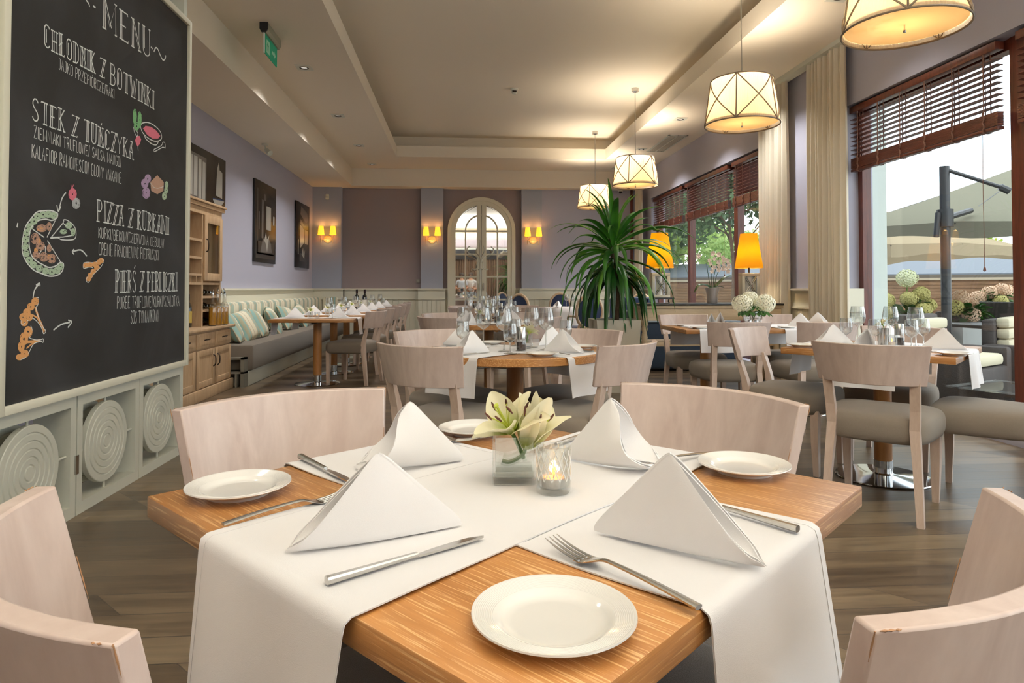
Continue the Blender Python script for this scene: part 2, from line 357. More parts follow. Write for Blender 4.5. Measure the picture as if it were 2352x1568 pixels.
# pilasters with their panelled pedestals
PIL = [(XL, -2.40), (-.79, -.334), (1.294, 1.72)]
for x0, x1 in PIL:
    struct('pilaster', MB().box(x0, x1, YB-.13, YB, 1.09, H1), M['wall_blue'], smooth=False)
struct('wall_back_right_bay', MB().box(1.72, XR, YB-.115, YB, 0, H1), M['wall_lilac'], smooth=False)
def wainscot(mb, p0, p1, thick, top=1.09, nrm=1, axis='X', pitch=.115):
    """beadboard dado with a frieze rail and a moulded cap. axis = the direction it runs along, p = (start, end, wall coordinate)"""
    a0, a1, wv = p0, p1, thick[0]; t = thick[1]
    def bx(u0, u1, d0, d1, z0, z1, b=0):
        if axis == 'X': mb.box(u0, u1, wv+nrm*d0, wv+nrm*d1, z0, z1, b)
        else: mb.box(wv+nrm*d0, wv+nrm*d1, u0, u1, z0, z1, b)
    n = max(1, round((a1-a0)/pitch)); w_ = (a1-a0)/n
    bx(a0, a1, 0, t-.012, 0, top-.03)
    for i in range(n): bx(a0+i*w_+.004, a0+(i+1)*w_-.004, 0, t, .12, top-.2)
    bx(a0, a1, 0, t+.012, 0, .13); bx(a0, a1, 0, t+.01, top-.21, top-.02); bx(a0, a1, 0, t+.022, top-.225, top-.205)
    bx(a0-.0, a1, 0, t+.045, top-.022, top); bx(a0, a1, 0, t+.028, top-.04, top-.022)
wb = MB(); wainscot(wb, -2.40, -.79, (YB, .03), nrm=-1)
struct('trim_1', wb, M['sage'], smooth=False)
for k, (x0, x1) in enumerate(PIL):
    wb = MB(); wainscot(wb, x0-(0 if k == 0 else .05), x1+.05, (YB, .175), nrm=-1, pitch=.1); struct('trim_%d' % (2+k), wb, M['sage'], smooth=False)
wb = MB(); wainscot(wb, 1.77, XR, (YB-.115, .03), nrm=-1); struct('trim_5', wb, M['sage'], smooth=False)
wb = MB(); wainscot(wb, -.334+.05, -.244, (YB, .03), nrm=-1); wainscot(wb, 1.166, 1.244, (YB, .03), nrm=-1); struct('trim_6', wb, M['sage'], smooth=False)
wb = MB(); wainscot(wb, 5.0, 13.6, (XL, .03), nrm=1, axis='Y'); struct('trim_7', wb, M['sage'], smooth=False)
wb = MB(); wainscot(wb, 6.27, 8.1, (XR, .03), nrm=-1, axis='Y'); wb.box(XR, XR+.12, 6.20, 6.27, 0, .86); wb.box(XR-.06, XR+.12, 6.18, 6.27, .86, 1.09); struct('trim_8', wb, M['sage'], smooth=False)
wb = MB(); wainscot(wb, 12.97, 13.6, (XR, .03), nrm=-1, axis='Y'); struct('trim_9', wb, M['sage'], smooth=False)
# -- arched mirrored door
DX0, DX1, DZS = -.244, 1.166, 2.285; DC = (DX0+DX1)/2; DR = (DX1-DX0)/2
def arc(cx, cz, r, a0, a1, n): return [(cx+r*math.cos(a0+(a1-a0)*i/n), cz+r*math.sin(a0+(a1-a0)*i/n)) for i in range(n+1)]
def archband(mb, cx, cz, r0, r1, y0, y1, a0=0, a1=PI, n=40):
    o, i_ = arc(cx, cz, r1, a0, a1, n), arc(cx, cz, r0, a0, a1, n)
    for k in range(n):
        mb.prism([o[k], o[k+1], i_[k+1], i_[k]], 'Y', y0, y1)
dfront = YB-.09
door = MB()
archband(door, DC, DZS, DR-.075, DR, dfront, YB, 0, PI)
door.box(DX0, DX0+.075, dfront, YB, 0, DZS); door.box(DX1-.075, DX1, dfront, YB, 0, DZS)
door_o = struct('door_1', door, M['sage'])
for sx in (-1, 1):
    leaf = MB(); yl = dfront+.012
    a0, a1 = (PI/2, PI) if sx < 0 else (0, PI/2)
    archband(leaf, DC, DZS, DR-.165, DR-.075, yl, YB, a0, a1)
    xo = DC+sx*(DR-.075); leaf.box(xo, xo-sx*.09, yl, YB, 0, DZS)
    leaf.box(DC+sx*.004, DC+sx*.1, yl+.0015, YB, 0, DZS+DR-.12)
    leaf.box(DC+sx*.1, xo, yl+.003, YB, 0, .55)
    # muntins
    for z in (.86, 1.335, 1.80, 2.285): leaf.box(DC+sx*.09, xo-sx*.02, yl+.01, YB-.036, z-.017, z+.017)
    xm = DC+sx*(.1+(DR-.165-.1)*.53); leaf.box(xm-.015, xm+.015, yl+.0115, YB-.037, .54, DZS)
    archband(leaf, DC, DZS, xm*sx-DC*sx-.015, xm*sx-DC*sx+.015, yl+.013, YB-.038, a0, a1, 20)
    lf = leaf.build('door_leaf', M['sage'], door_o)
    mm = MB(); r = DR-.15
    pts = [(DC+sx*.08, .5), (DC+sx*r, .5)] + [(DC+sx*r*math.cos(q*PI/2/16), DZS+r*math.sin(q*PI/2/16)) for q in range(17)]
    pts = [p for p in pts[:-1]] + [(DC+sx*.08, DZS+r*.99)]
    mm.prism(pts if sx > 0 else pts[::-1], 'Y', YB-.035, YB-.025)
    m_, n_, b_ = newmat('mirror_pane'); b_.inputs['Base Color'].default_value = (.82, .82, .8, 1); b_.inputs['Metallic'].default_value = 1; b_.inputs['Roughness'].default_value = .02
    tag(mm.build('mirror_pane', m_, lf, smooth=False), 'mirrored glass')
    hd = MB().box(DC+sx*.035, DC+sx*.05, yl-.03, yl, 1.05, 1.2); hd.build('door_handle', M['steel'], lf)
# -- windows: mahogany frames with panes
def window(idx, y0, y1, mull, zb):
    f = MB(); X = XR+.13
    f.box(X, X+.09, y0, y0+.07, zb, ZT); f.box(X, X+.09, y1-.07, y1, zb, ZT)
    f.box(X+.001, X+.089, y0+.001, y1-.001, ZT-.08, ZT-.001); f.box(X+.001, X+.089, y0+.001, y1-.001, zb+.001, zb+.09)
    for ym, wd in mull: f.box(X-.01, X+.09, ym-wd/2, ym+wd/2, zb, ZT)
    o = struct('window_%d' % idx, f, M['redwood'], smooth=False)
    ed = [y0+.07] + sum([[ym-wd/2, ym+wd/2] for ym, wd in mull], []) + [y1-.07]
    for a, b in zip(ed[::2], ed[1::2]): tag(MB().box(X+.04, X+.046, a, b, zb+.09, ZT-.08).build('pane', M['pane'], o, smooth=False), 'clear glass')
    return o
window(1, 2.0, 6.27, [(4.355, .15)], .05)
window(3, -4.4, 1.2, [(-1.6, .13)], .05)
window(2, 8.1, 12.95, [(9.17, .13), (11.12, .12)], ZSILL)
# far small return beside the plant: brown corner pipe strip
struct('trim_10', MB().box(XR-.25, XR-.2, 13.60, 13.66, 0, H1), M['redwood'], smooth=False)
# ---- venetian blinds, drawn half up
def blind(y0, y1, ztop, zstack, tapes, label, tilt=0):
    r = empty('venetian_blind', (XR+.055, (y0+y1)/2, zstack), 0, label, 'blind', 'mahogany venetian blinds in the windows')
    L = (y1-y0)/2; H = ztop-zstack
    MB().box(-.035, .035, -L, L, H-.06, H, .004).build('head_rail', M['redwood'], r)
    MB().box(-.028, .028, -L, L, 0, .025, .004).build('bottom_rail', M['redwood'], r)
    st = MB(); z = .03
    while z < .13: st.box(-.026, .026, -L, L, z, z+.006); z += .0085
    st.build('stacked_slats', M['blindwood'], r, smooth=False)
    n = int((H-.06-.15)/.043); sl = MB()
    for i in range(n):
        z = .15+.043*(i+.5)
        sl.M = Matrix.Translation((0, 0, z)) @ Matrix.Rotation(tilt, 4, 'Y'); sl.box(-.026, .026, -L, L, -.0022, .0022)
    sl.M = Matrix(); sl.build('slats', M['blindwood'], r, smooth=False)
    for k in range(tapes):
        y = -L+.12+(2*L-.24)*k/(tapes-1)
        t = MB()
        for dx in (-.029, .029): t.tube([(dx, y, H-.05), (dx, y, .14)], .0048, 5)
        t.tube([(dx, y+.05, H-.05), (dx, y+.05, .14)], .004, 5)
        wv = [(-.031, y+.008*math.sin(q*1.9), .15-.15*q/8) for q in range(9)]; t.tube(smooth_pts(wv, 3), .008, 6)
        t.tube([(-.03, y, -.002), (0, y, -.008), (.03, y, -.002)], .004, 6)
        t.build('cord', M['cord'], r)
    return r
blind(2.06, 4.27, ZT-.02, 2.24, 6, 'mahogany venetian blind past the window post at the right edge', .05)
blind(4.44, 6.23, ZT-.02, 2.24, 6, 'mahogany venetian blind with open slats across the nearest window', .05)
blind(8.14, 9.08, ZT-.02, 2.24, 4, 'narrow venetian blind half hidden behind the white curtain', .45)
blind(9.24, 11.04, ZT-.02, 2.24, 6, 'venetian blind over the middle pane of the far window', .3)
blind(11.2, 12.91, ZT-.02, 2.24, 6, 'venetian blind nearest the palm, in the far window', .12)
# pull cords with small acorns
for (y, lab, z) in ((4.56, 'thin blind cord with two wooden acorns beside the window post', 1.25), (9.34, 'thin blind cord with a small acorn left of the orchid blooms', 1.3), (12.3, 'thin blind cord hanging behind the left table lamp', 1.2)):
    r = empty('blind_cord', (XR+.015, y, z), 0, lab, 'cord')
    MB().tube([(0, 0, 0), (0, .004, .6), (0, 0, 2.26-z)], .0022, 5).build('string', M['cord'], r)
    MB().lathe([(0, 0), (.011, .008), (.008, .028), (.002, .036)], 12, (0, 0, -.036)).build('acorn', M['redwood'], r)
# ---- curtains
def curtain(x, y0, y1, z1, n, label, seed=0, amp=.045):
    rnd = random.Random(seed); ph = [rnd.uniform(.8, 1.2) for _ in range(40)]
    def f(u, v):
        y = y0+(y1-y0)*u; a = amp*(.55+.45*v)*ph[int(u*n) % 40]
        return (x+a*math.sin(u*n*2*PI)+.012*math.sin(u*17+v*3), y+.012*math.sin(v*3+u*9)*(v), z1*(1-v)+.02)
    o = MB().grid(f, n*14, 14).build('curtain', M['curtain'], solid=.002, ang=80)
    return tag(o, label, 'curtain', 'pleated cream curtains')
mm, n_, b_ = newmat('cream_voile'); b_.inputs['Base Color'].default_value = lin((232, 224, 206)); b_.inputs['Roughness'].default_value = .85
t_ = n_.nodes.new('ShaderNodeBsdfTranslucent'); t_.inputs[0].default_value = lin((238, 228, 206)); x_ = n_.nodes.new('ShaderNodeMixShader'); x_.inputs[0].default_value = .3
n_.links.new(b_.outputs[0], x_.inputs[1]); n_.links.new(t_.outputs[0], x_.inputs[2]); n_.links.new(x_.outputs[0], n_.nodes['Material Output'].inputs[0]); M['curtain'] = mm
curtain(3.72, 6.08, 6.74, H2-.04, 9, 'pleated cream curtain hanging between the two large windows, nearer one', 1)
curtain(3.72, 7.24, 7.86, H2-.04, 9, 'pleated cream curtain behind the right table lamp', 2)
curtain(3.66, 13.04, 13.42, H1-.02, 4, 'pleated cream curtain in the far corner behind the palm', 3)
for y0, y1 in ((2.0, 8.4),):
    struct('trim_11', MB().box(3.66, 3.78, y0, y1, H2-.045, H2), M['white_paint'], smooth=False)
# dark pleated curtains on the wall behind the camera, as the mirror shows
mc = mat('brown_curtain', (120, 98, 80), .9)
for i in range(6):
    x0 = XL+.05+i*1.13
    def f(u, v, x0=x0): return (x0+1.12*u, YF+.12+.05*math.sin(u*10*2*PI), 2.5*(1-v)+.02)
    tag(MB().grid(f, 140, 2).build('curtain', mc, solid=.002, ang=80), 'brown pleated curtain reflected in the mirrored door, %s of six from the left wall' % ('first', 'second', 'third', 'fourth', 'fifth', 'sixth')[i], 'curtain', 'brown curtains reflected in the mirror')
struct('trim_12', MB().box(XL, XR, YF+.01, YF+.2, 2.5, 3.0), mat('dark_pelmet', (24, 20, 20), .8), smooth=False)
struct('trim_13', MB().box(XL, XR, YF+.01, YF+.24, 3.0, 3.06), M['white_paint'], smooth=False)
# ================================================================== LEFT: divider, chalkboard, cabinet, bench, pictures
SX = -1.83
units = [(1.48, 2.095), (2.1, 2.715), (2.72, 3.335), (3.345, 3.96), (3.965, 4.56)]
dv = empty('room_divider', (SX, 3.0, 0), 0, 'tall cream wooden room divider carrying the chalk menu, ringed discs in its base', 'room divider')
def loc(mb): mb.M = Matrix.Translation((-SX, -3.0, 0)); return mb
for (y0, y1) in units:
    f = loc(MB())
    for (z0, z1) in ((0, .6), (2.86, H2)):
        for ys, ye in ((y0, y0+.045), (y1-.045, y1)):
            f.box(SX-.17, SX, ys, ye, z0, z1)
        f.box(SX-.17, SX, y0+.045, y1-.045, z0, z0+.055); f.box(SX-.17, SX, y0+.045, y1-.045, z1-.075, z1)
    f.box(SX-.17, SX-.03, y0, y1, .6, 2.86)
    f.build('panel_frame', M['white_paint'], dv, smooth=False)
    cy, cz = (y0+y1)/2-.02, .295
    for k, x in enumerate((SX-.035, SX-.13)):
        d = loc(MB()); prof = [(0, .028)]
        for i in range(6):
            r = .035+i*.034; prof += [(r-.006, .028), (r-.003, .023), (r+.001, .023), (r+.004, .028)] if i < 5 else [(.207-.003, .028), (.207, .025)]
        prof += [(.207, 0), (0, 0)]
        d.M = Matrix.Translation((-SX+x, -3.0+cy, cz)) @ Matrix.Rotation(PI/2, 4, 'Y')
        d.lathe(prof, 56); dd = d.build('disc', M['white_paint'], dv, ang=25)
        if k == 0:
            r_ = loc(MB())
            r_.tube([(x+.012, cy, .05), (x+.012, cy, .54)], .006, 8); r_.tube([(x+.012, y0+.03, cz), (x+.012, y1-.03, cz)], .006, 8)
            r_.build('rod', M['white_paint'], dv)
h = loc(MB()); h.box(SX-.001, SX+.006, 3.325, 3.352, .2, .29); h.build('hinge', M['steel'], dv)

# ---- chalkboard
BY0, BY1, BZ0, BZ1 = 2.785, 4.545, .615, 2.85
cb = empty('chalkboard', (SX, (BY0+BY1)/2, BZ0), 0, 'large black chalkboard menu in a cream frame with Polish dishes chalked by hand', 'chalkboard')
def cl(mb): mb.M = Matrix.Translation((-SX, -(BY0+BY1)/2, -BZ0)); return mb
m_, n_, b_ = newmat('chalkboard_slate'); L_ = n_.links.new
t_ = n_.nodes.new('ShaderNodeTexCoord'); z_ = n_.nodes.new('ShaderNodeTexNoise'); z_.inputs['Scale'].default_value = 1.7; z_.inputs['Detail'].default_value = 7; z_.inputs['Distortion'].default_value = .8
r_ = n_.nodes.new('ShaderNodeValToRGB'); r_.color_ramp.elements[0].position = .4; r_.color_ramp.elements[0].color = lin((22, 22, 23)); r_.color_ramp.elements[1].position = .75; r_.color_ramp.elements[1].color = lin((46, 47, 50))
L_(t_.outputs['Object'], z_.inputs[0]); L_(z_.outputs[0], r_.inputs[0]); L_(r_.outputs[0], b_.inputs['Base Color']); b_.inputs['Roughness'].default_value = .7
BX = SX+.012
cl(MB()).box(SX, BX, BY0, BY1, BZ0, BZ1).build('slate', m_, cb, smooth=False)
fr = cl(MB())
for a in ((BY0-.035, BY0+.004, BZ0-.035, BZ1+.035), (BY1-.004, BY1+.03, BZ0-.035, BZ1+.035), (BY0+.0045, BY1-.0045, BZ0-.035, BZ0+.002), (BY0+.0045, BY1-.0045, BZ1-.002, BZ1+.035)):
    fr.box(SX, SX+.03, a[0], a[1], a[2], a[3], .004)
fr.build('frame', M['sage'], cb)
def chalk(name, rgb): return mat(name, rgb, .95, var=.12, vscale=120)
M['chalk'] = chalk('white_chalk', (208, 212, 208)); CH = {k: chalk('chalk_'+k, v) for k, v in dict(pink=(205, 110, 128), green=(120, 176, 120), pale=(168, 188, 160), lilac=(170, 146, 176), brown=(176, 140, 120), orange=(214, 156, 98), grey=(170, 174, 176)).items()}
def B(px, py): p = atx(px, py, BX); return (p[1], p[2])
RC = [0]
def ribbon(mb, pts, w, x=None):
    """flat chalk line on the slate, pts in (y, z) metres"""
    x = BX+.0012 if x is None else x
    P = [Vector((p[0], p[1])) for p in pts]; n = len(P); Lf = []; Rt = []
    for i in range(n):
        t = P[min(i+1, n-1)]-P[max(i-1, 0)]; t = t.normalized() if t.length > 1e-9 else Vector((1, 0)); nn = Vector((-t.y, t.x))*w/2
        Lf.append(P[i]+nn); Rt.append(P[i]-nn)
    RC[0] = (RC[0]+1) % 40; x += RC[0]*1e-5
    for i in range(n-1):
        q = x+(i % 97)*1.1e-5
        mb.add([(q, Lf[i].x, Lf[i].y), (q, Lf[i+1].x, Lf[i+1].y), (q, Rt[i+1].x, Rt[i+1].y), (q, Rt[i].x, Rt[i].y)], [(0, 1, 2, 3)])
    return mb
def circ(cx, cy, rx, ry, a0=0, a1=360, n=12): return [(cx+rx*math.cos(math.radians(a0+(a1-a0)*i/n)), cy+ry*math.sin(math.radians(a0+(a1-a0)*i/n))) for i in range(n+1)]
G = {
 'A': [[(0, 0), (.5, 1), (1, 0)], [(.2, .38), (.8, .38)]], 'B': [[(.1, 0), (.1, 1)], [(.1, 1)]+circ(.5, .76, .38, .24, 80, -90, 6)+[(.1, .52)], [(.1, .52)]+circ(.5, .26, .46, .26, 90, -90, 6)+[(.1, 0)]],
 'C': [circ(.55, .8, .42, .2, 20, 180, 6)+circ(.55, .2, .42, .2, 180, 340, 6)], 'D': [[(.1, 0), (.1, 1)], [(.1, 1)]+circ(.35, .75, .58, .25, 80, 0, 4)+circ(.35, .25, .58, .25, 0, -80, 4)+[(.1, 0)]],
 'E': [[(.12, 0), (.12, 1)], [(.12, 1), (.92, 1), (.92, .93)], [(.12, .5), (.7, .5)], [(.12, 0), (.95, 0), (.95, .07)]], 'F': [[(.12, 0), (.12, 1)], [(.12, 1), (.95, 1), (.95, .93)], [(.12, .52), (.72, .52)]],
 'G': [circ(.52, .8, .42, .2, 20, 180, 6)+circ(.52, .2, .42, .2, 180, 360, 6)+[(.94, .45), (.6, .45)]], 'H': [[(.1, 0), (.1, 1)], [(.9, 0), (.9, 1)], [(.1, .5), (.9, .5)]],
 'I': [[(.5, 0), (.5, 1)]], 'J': [[(.4, 1), (.8, 1), (.8, .2)]+circ(.45, .18, .35, .18, 0, -150, 5)], 'K': [[(.1, 0), (.1, 1)], [(.92, 1), (.12, .45)], [(.3, .56), (.95, 0)]],
 'L': [[(.15, 1), (.15, 0), (.9, 0), (.9, .08)]], 'M': [[(.05, 0), (.05, 1), (.5, .15), (.95, 1), (.95, 0)]], 'N': [[(.1, 0), (.1, 1), (.9, 0), (.9, 1)]],
 'O': [circ(.5, .8, .42, .2, 0, 180, 8)+circ(.5, .2, .42, .2, 180, 360, 8)+[(.92, .8)]], 'P': [[(.1, 0), (.1, 1)], [(.1, 1)]+circ(.5, .74, .42, .26, 90, -90, 8)+[(.1, .48)]],
 'R': [[(.1, 0), (.1, 1)], [(.1, 1)]+circ(.5, .75, .4, .25, 90, -90, 8)+[(.1, .5)], [(.45, .5), (.95, 0)]],
 'S': [circ(.5, .78, .38, .22, 20, 190, 6)+[(.3, .6), (.75, .4)]+circ(.5, .2, .4, .2, 20, -170, 6)], 'T': [[(.5, 0), (.5, 1)], [(.02, .94), (.02, 1), (.98, 1), (.98, .94)]],
 'U': [[(.1, 1), (.1, .22)]+circ(.5, .2, .4, .2, 180, 360, 8)+[(.9, 1)]], 'W': [[(0, 1), (.27, 0), (.5, .85), (.73, 0), (1, 1)]], 'Y': [[(0, 1), (.5, .45), (1, 1)], [(.5, .45), (.5, 0)]],
 'Z': [[(.05, .93), (.05, 1), (.92, 1), (.06, 0), (.95, 0), (.95, .07)]], '/': [[(.1, -.05), (.85, 1.05)]], ' ': [],
}
for ch, base in (('Ł', 'L'), ('Ń', 'N'), ('Ó', 'O'), ('Ś', 'S'), ('Ć', 'C')):
    G[ch] = G[base] + ([[(-.05, .38), (.55, .62)]] if ch == 'Ł' else [[(.5, 1.12), (.72, 1.26)]])
NARROW = {'I': .35, '/': .55, ' ': .55, 'M': 1.35, 'W': 1.4, 'J': .8, 'L': .85}
def write(mb, text, p0, p1, ptop, w, double=False, seed=0):
    """text between two photo points on the baseline, cap height from the third"""
    rnd = random.Random(seed); a = Vector(B(*p0)); b = Vector(B(*p1)); h = (Vector(B(*ptop))-a).length
    tot = sum(NARROW.get(c, 1) for c in text); gap = .3; unit = (b-a).length/(tot+gap*(len(text)-1)); u = (b-a).normalized(); v = Vector((-u.y, u.x)); x = 0
    for c in text:
        cw = NARROW.get(c, 1)*unit; jy = rnd.uniform(-.015, .015)*h; hh = h*rnd.uniform(.96, 1.04)
        T = lambda q, dx=0: a+u*(x+q[0]*cw+dx)+v*(q[1]*hh+jy)
        for st in G[c]:
            ribbon(mb, [T(q) for q in st], w)
            if double:
                for i in range(len(st)-1):
                    q, r = st[i], st[i+1]
                    if abs(r[1]-q[1]) > .55:
                        left = (q[0]+r[0])/2 < .55
                        if left or c in 'IT': ribbon(mb, [T(q, w*2.1), T(r, w*2.1)], w*.9)
                        for e in (q, r):
                            if e[1] < .05 or e[1] > .95: ribbon(mb, [T(e, -w*1.6), T(e, w*(3.4 if left else 1.6))], w)
        x += cw+gap*unit
tq = cl(MB()); write(tq, 'MENU', (236, 62), (345, 134), (231, -12), .0075, True, 1); tq.build('dish_name', M['chalk'], cb, smooth=False, fixn=False)
tq = cl(MB()); write(tq, 'CHŁODNIK Z', (100, 106), (240, 180), (96, 54), .006, True, 2); tq.build('dish_name', M['chalk'], cb, smooth=False, fixn=False)
tq = cl(MB()); write(tq, 'BOTWINKI', (252, 192), (352, 250), (252, 144), .006, True, 3); tq.build('dish_name', M['chalk'], cb, smooth=False, fixn=False)
tq = cl(MB()); write(tq, 'STEK Z TUŃCZYKA', (72, 274), (305, 366), (68, 220), .006, True, 4); tq.build('dish_name', M['chalk'], cb, smooth=False, fixn=False)
tq = cl(MB()); write(tq, 'PIZZA Z KURKAMI', (222, 508), (386, 538), (224, 460), .006, True, 5); tq.build('dish_name', M['chalk'], cb, smooth=False, fixn=False)
tq = cl(MB()); write(tq, 'PIERŚ Z PERLICZKI', (264, 671), (405, 668), (265, 621), .006, True, 6); tq.build('dish_name', M['chalk'], cb, smooth=False, fixn=False)
tq = cl(MB()); write(tq, 'JAJKO PRZEPIÓRCZE/RAKI', (134, 158), (262, 227), (136, 134), .0032, False, 7); tq.build('dish_description', M['chalk'], cb, smooth=False, fixn=False)
tq = cl(MB()); write(tq, 'ZIEMNIAKI TRUFLOWE/ SALSA MANGO/', (77, 316), (278, 384), (77, 288), .0034, False, 8); tq.build('dish_description', M['chalk'], cb, smooth=False, fixn=False)
tq = cl(MB()); write(tq, 'KALAFIOR RAMONESCO/ GLONY WAKAME', (72, 361), (278, 422), (72, 330), .0036, False, 9); tq.build('dish_description', M['chalk'], cb, smooth=False, fixn=False)
tq = cl(MB()); write(tq, 'KURKI/BEKON/CZERWONA CEBULA/', (225, 546), (376, 569), (225, 521), .0032, False, 10); tq.build('dish_description', M['chalk'], cb, smooth=False, fixn=False)
tq = cl(MB()); write(tq, 'CREME FRAICHE/NAĆ PIETRUSZKI', (226, 585), (364, 598), (227, 557), .0032, False, 11); tq.build('dish_description', M['chalk'], cb, smooth=False, fixn=False)
tq = cl(MB()); write(tq, 'PUREE TRUFLOWE/KURKI/SZALOTKA', (268, 709), (411, 702), (268, 681), .0034, False, 12); tq.build('dish_description', M['chalk'], cb, smooth=False, fixn=False)
tq = cl(MB()); write(tq, 'SOS TYMIANKOWY', (299, 743), (364, 738), (299, 714), .0036, False, 13); tq.build('dish_description', M['chalk'], cb, smooth=False, fixn=False)
def PL(mb, pts, w=.005, x=None, sm_=4): ribbon(mb, [tuple(p) for p in smooth_pts([(a, b, 0) for a, b in [B(*q) for q in pts]], sm_)] if sm_ else [B(*q) for q in pts], w, x)
def PL3(mb, pts, w=.005, n=4): q = smooth_pts([(*B(*p), 0) for p in pts], n); ribbon(mb, [(v.x, v.y) for v in q], w)
def FILL(mb, pts, x=None):
    q = [B(*p) for p in pts]; x = BX+.0007 if x is None else x
    cx, cy = sum(p[0] for p in q)/len(q), sum(p[1] for p in q)/len(q); n = len(q)
    mb.add([(x, cx, cy)]+[(x, a, b) for a, b in q], [(0, i+1, (i+1) % n+1) for i in range(n)])
def scrib(mb, cx, cy, rx, ry, turns, w, seed, ang=0):
    rnd = random.Random(seed); pts = []; a = rnd.uniform(0, 6)
    for i in range(int(turns*10)):
        a += rnd.uniform(.9, 2.6); r = math.sqrt(rnd.uniform(.05, 1)); x, y = rx*r*math.cos(a), ry*r*math.sin(a)
        pts.append((cx+x*math.cos(ang)-y*math.sin(ang), cy+x*math.sin(ang)+y*math.cos(ang)))
    PL3(mb, pts, w, 3)
    PL3(mb, [(cx+rx*math.cos(t*.7), cy+ry*math.sin(t*.7)) for t in range(10)], w, 3)
def draw(name, m_, fn):
    q = cl(MB()); fn(q); return q.build(name, m_, cb, smooth=False, fixn=False)
W_ = M['chalk']
draw('flourish', W_, lambda g: (PL3(g, [(197, 0), (203, 8), (205, 16)], .008), PL3(g, [(213, 14), (219, 17)], .009, 2)))
draw('flourish', W_, lambda g: (PL3(g, [(346, 108), (350, 112)], .009, 2), PL3(g, [(353, 119), (357, 110), (362, 113), (368, 128), (374, 138), (379, 134), (380, 127)], .009)))
for arr in (([(151, 442), (142, 455), (134, 484)], [(130, 471), (133, 485), (139, 474)]), ([(199, 588), (185, 574), (166, 578)], [(170, 572), (165, 578), (170, 584)]),
            ([(75, 684), (79, 665), (89, 652)], [(82, 655), (90, 650), (91, 657)]), ([(122, 758), (140, 745), (160, 740)], [(156, 735), (164, 739), (155, 752)])):
    draw('chalk_arrow', W_, lambda g: [PL3(g, l, .007) for l in arr])
draw('chalk_mark', W_, lambda g: PL3(g, [(40, 512), (38, 522)], .007))
crust = [(132, 490), (118, 484), (100, 484), (84, 487), (72, 500), (58, 520), (52, 545), (50, 575), (56, 595), (68, 612), (80, 622), (95, 628), (112, 634), (130, 632), (142, 622), (145, 606), (136, 603), (128, 610), (112, 614), (98, 608), (84, 600), (72, 588), (66, 565), (66, 540), (72, 520), (86, 507), (104, 503), (118, 506), (130, 500), (132, 490)]
def pz_(g):
    PL3(g, crust, .006)
    for l in ([(126, 506), (107, 545)], [(74, 526), (101, 545)], [(101, 562), (86, 590)], [(103, 565), (105, 598)], [(108, 552), (140, 604)]): PL3(g, l, .005, 2)
po = draw('pizza_outline', W_, pz_)
def crf(g):
    for i, (x, y) in enumerate([(122, 495), (110, 492), (98, 493), (86, 497), (77, 508), (68, 520), (61, 534), (58, 550), (57, 566), (59, 582), (66, 597), (76, 608), (90, 616), (104, 622), (118, 624), (130, 621), (138, 612)]): scrib(g, x, y, 8, 7, 3.2, .0035, i)
draw('pizza_crust', CH['pale'], crf)
draw('pizza_topping', CH['brown'], lambda g: [scrib(g, x, y, rx, ry, 3, .003, 60+k) for k, (x, y, rx, ry) in enumerate([(95, 524, 12, 8), (112, 520, 6, 9), (80, 548, 10, 12), (92, 565, 10, 10), (82, 585, 8, 8), (100, 590, 10, 10), (118, 594, 10, 10), (112, 570, 5, 8)])])
draw('pizza_topping', CH['orange'], lambda g: [scrib(g, x, y, rx, ry, 2, .003, 80+k) for k, (x, y, rx, ry) in enumerate([(92, 527, 8, 4), (88, 553, 5, 6), (82, 575, 4, 6), (112, 590, 5, 5)])])
draw('pizza_slice', W_, lambda g: (PL3(g, [(115, 547), (144, 512), (145, 505), (152, 505), (160, 510), (170, 520), (174, 535), (171, 548), (158, 551), (140, 550), (132, 546), (115, 547)], .005), PL3(g, [(144, 512), (168, 540), (116, 545)], .005, 2)))
draw('slice_crust', CH['pale'], lambda g: (scrib(g, 157, 518, 8, 6, 3, .004, 30, .9), scrib(g, 167, 533, 5, 8, 3, .004, 35), scrib(g, 145, 532, 8, 5, 2, .003, 36)))
draw('soup_bowl', W_, lambda g: (PL3(g, [(322, 290), (326, 283), (338, 281), (352, 287), (366, 300), (371, 314), (367, 322), (354, 324), (338, 316), (326, 303), (322, 290)], .006), PL3(g, [(329, 306), (334, 318), (346, 329), (357, 333), (362, 328), (363, 324)], .006)))
draw('chalk_spoon', W_, lambda g: PL3(g, [(353, 343), (355, 348), (373, 338), (379, 340), (378, 328), (373, 327), (370, 334), (353, 343)], .005, 3))
draw('soup', CH['pink'], lambda g: FILL(g, [(328, 295), (334, 289), (346, 291), (358, 299), (368, 312), (363, 318), (350, 318), (338, 310)]))
draw('radish', CH['pink'], lambda g: FILL(g, [(310, 322), (313, 313), (320, 312), (324, 320), (321, 330), (316, 337), (312, 330)]))
draw('radish_stem', W_, lambda g: PL3(g, [(306, 292), (309, 306), (314, 313), (316, 306), (311, 298)], .005))
draw('radish_root', W_, lambda g: PL3(g, [(316, 334), (317, 346)], .005, 2))
draw('radish_leaf', CH['green'], lambda g: (scrib(g, 309, 268, 4, 17, 5, .006, 50), scrib(g, 320, 275, 4, 18, 5, .006, 51, .1), scrib(g, 313, 290, 6, 9, 3, .005, 52)))
draw('onion', CH['pink'], lambda g: (scrib(g, 166, 446, 9, 13, 6, .004, 2), PL3(g, [(162, 424), (164, 434), (168, 424)], .005)))
draw('onion_half', CH['grey'], lambda g: scrib(g, 174, 467, 9, 12, 5, .0035, 6))
draw('potato', CH['lilac'], lambda g: (scrib(g, 339, 410, 7, 9, 5, .005, 3), scrib(g, 332, 421, 8, 10, 5, .005, 4)))
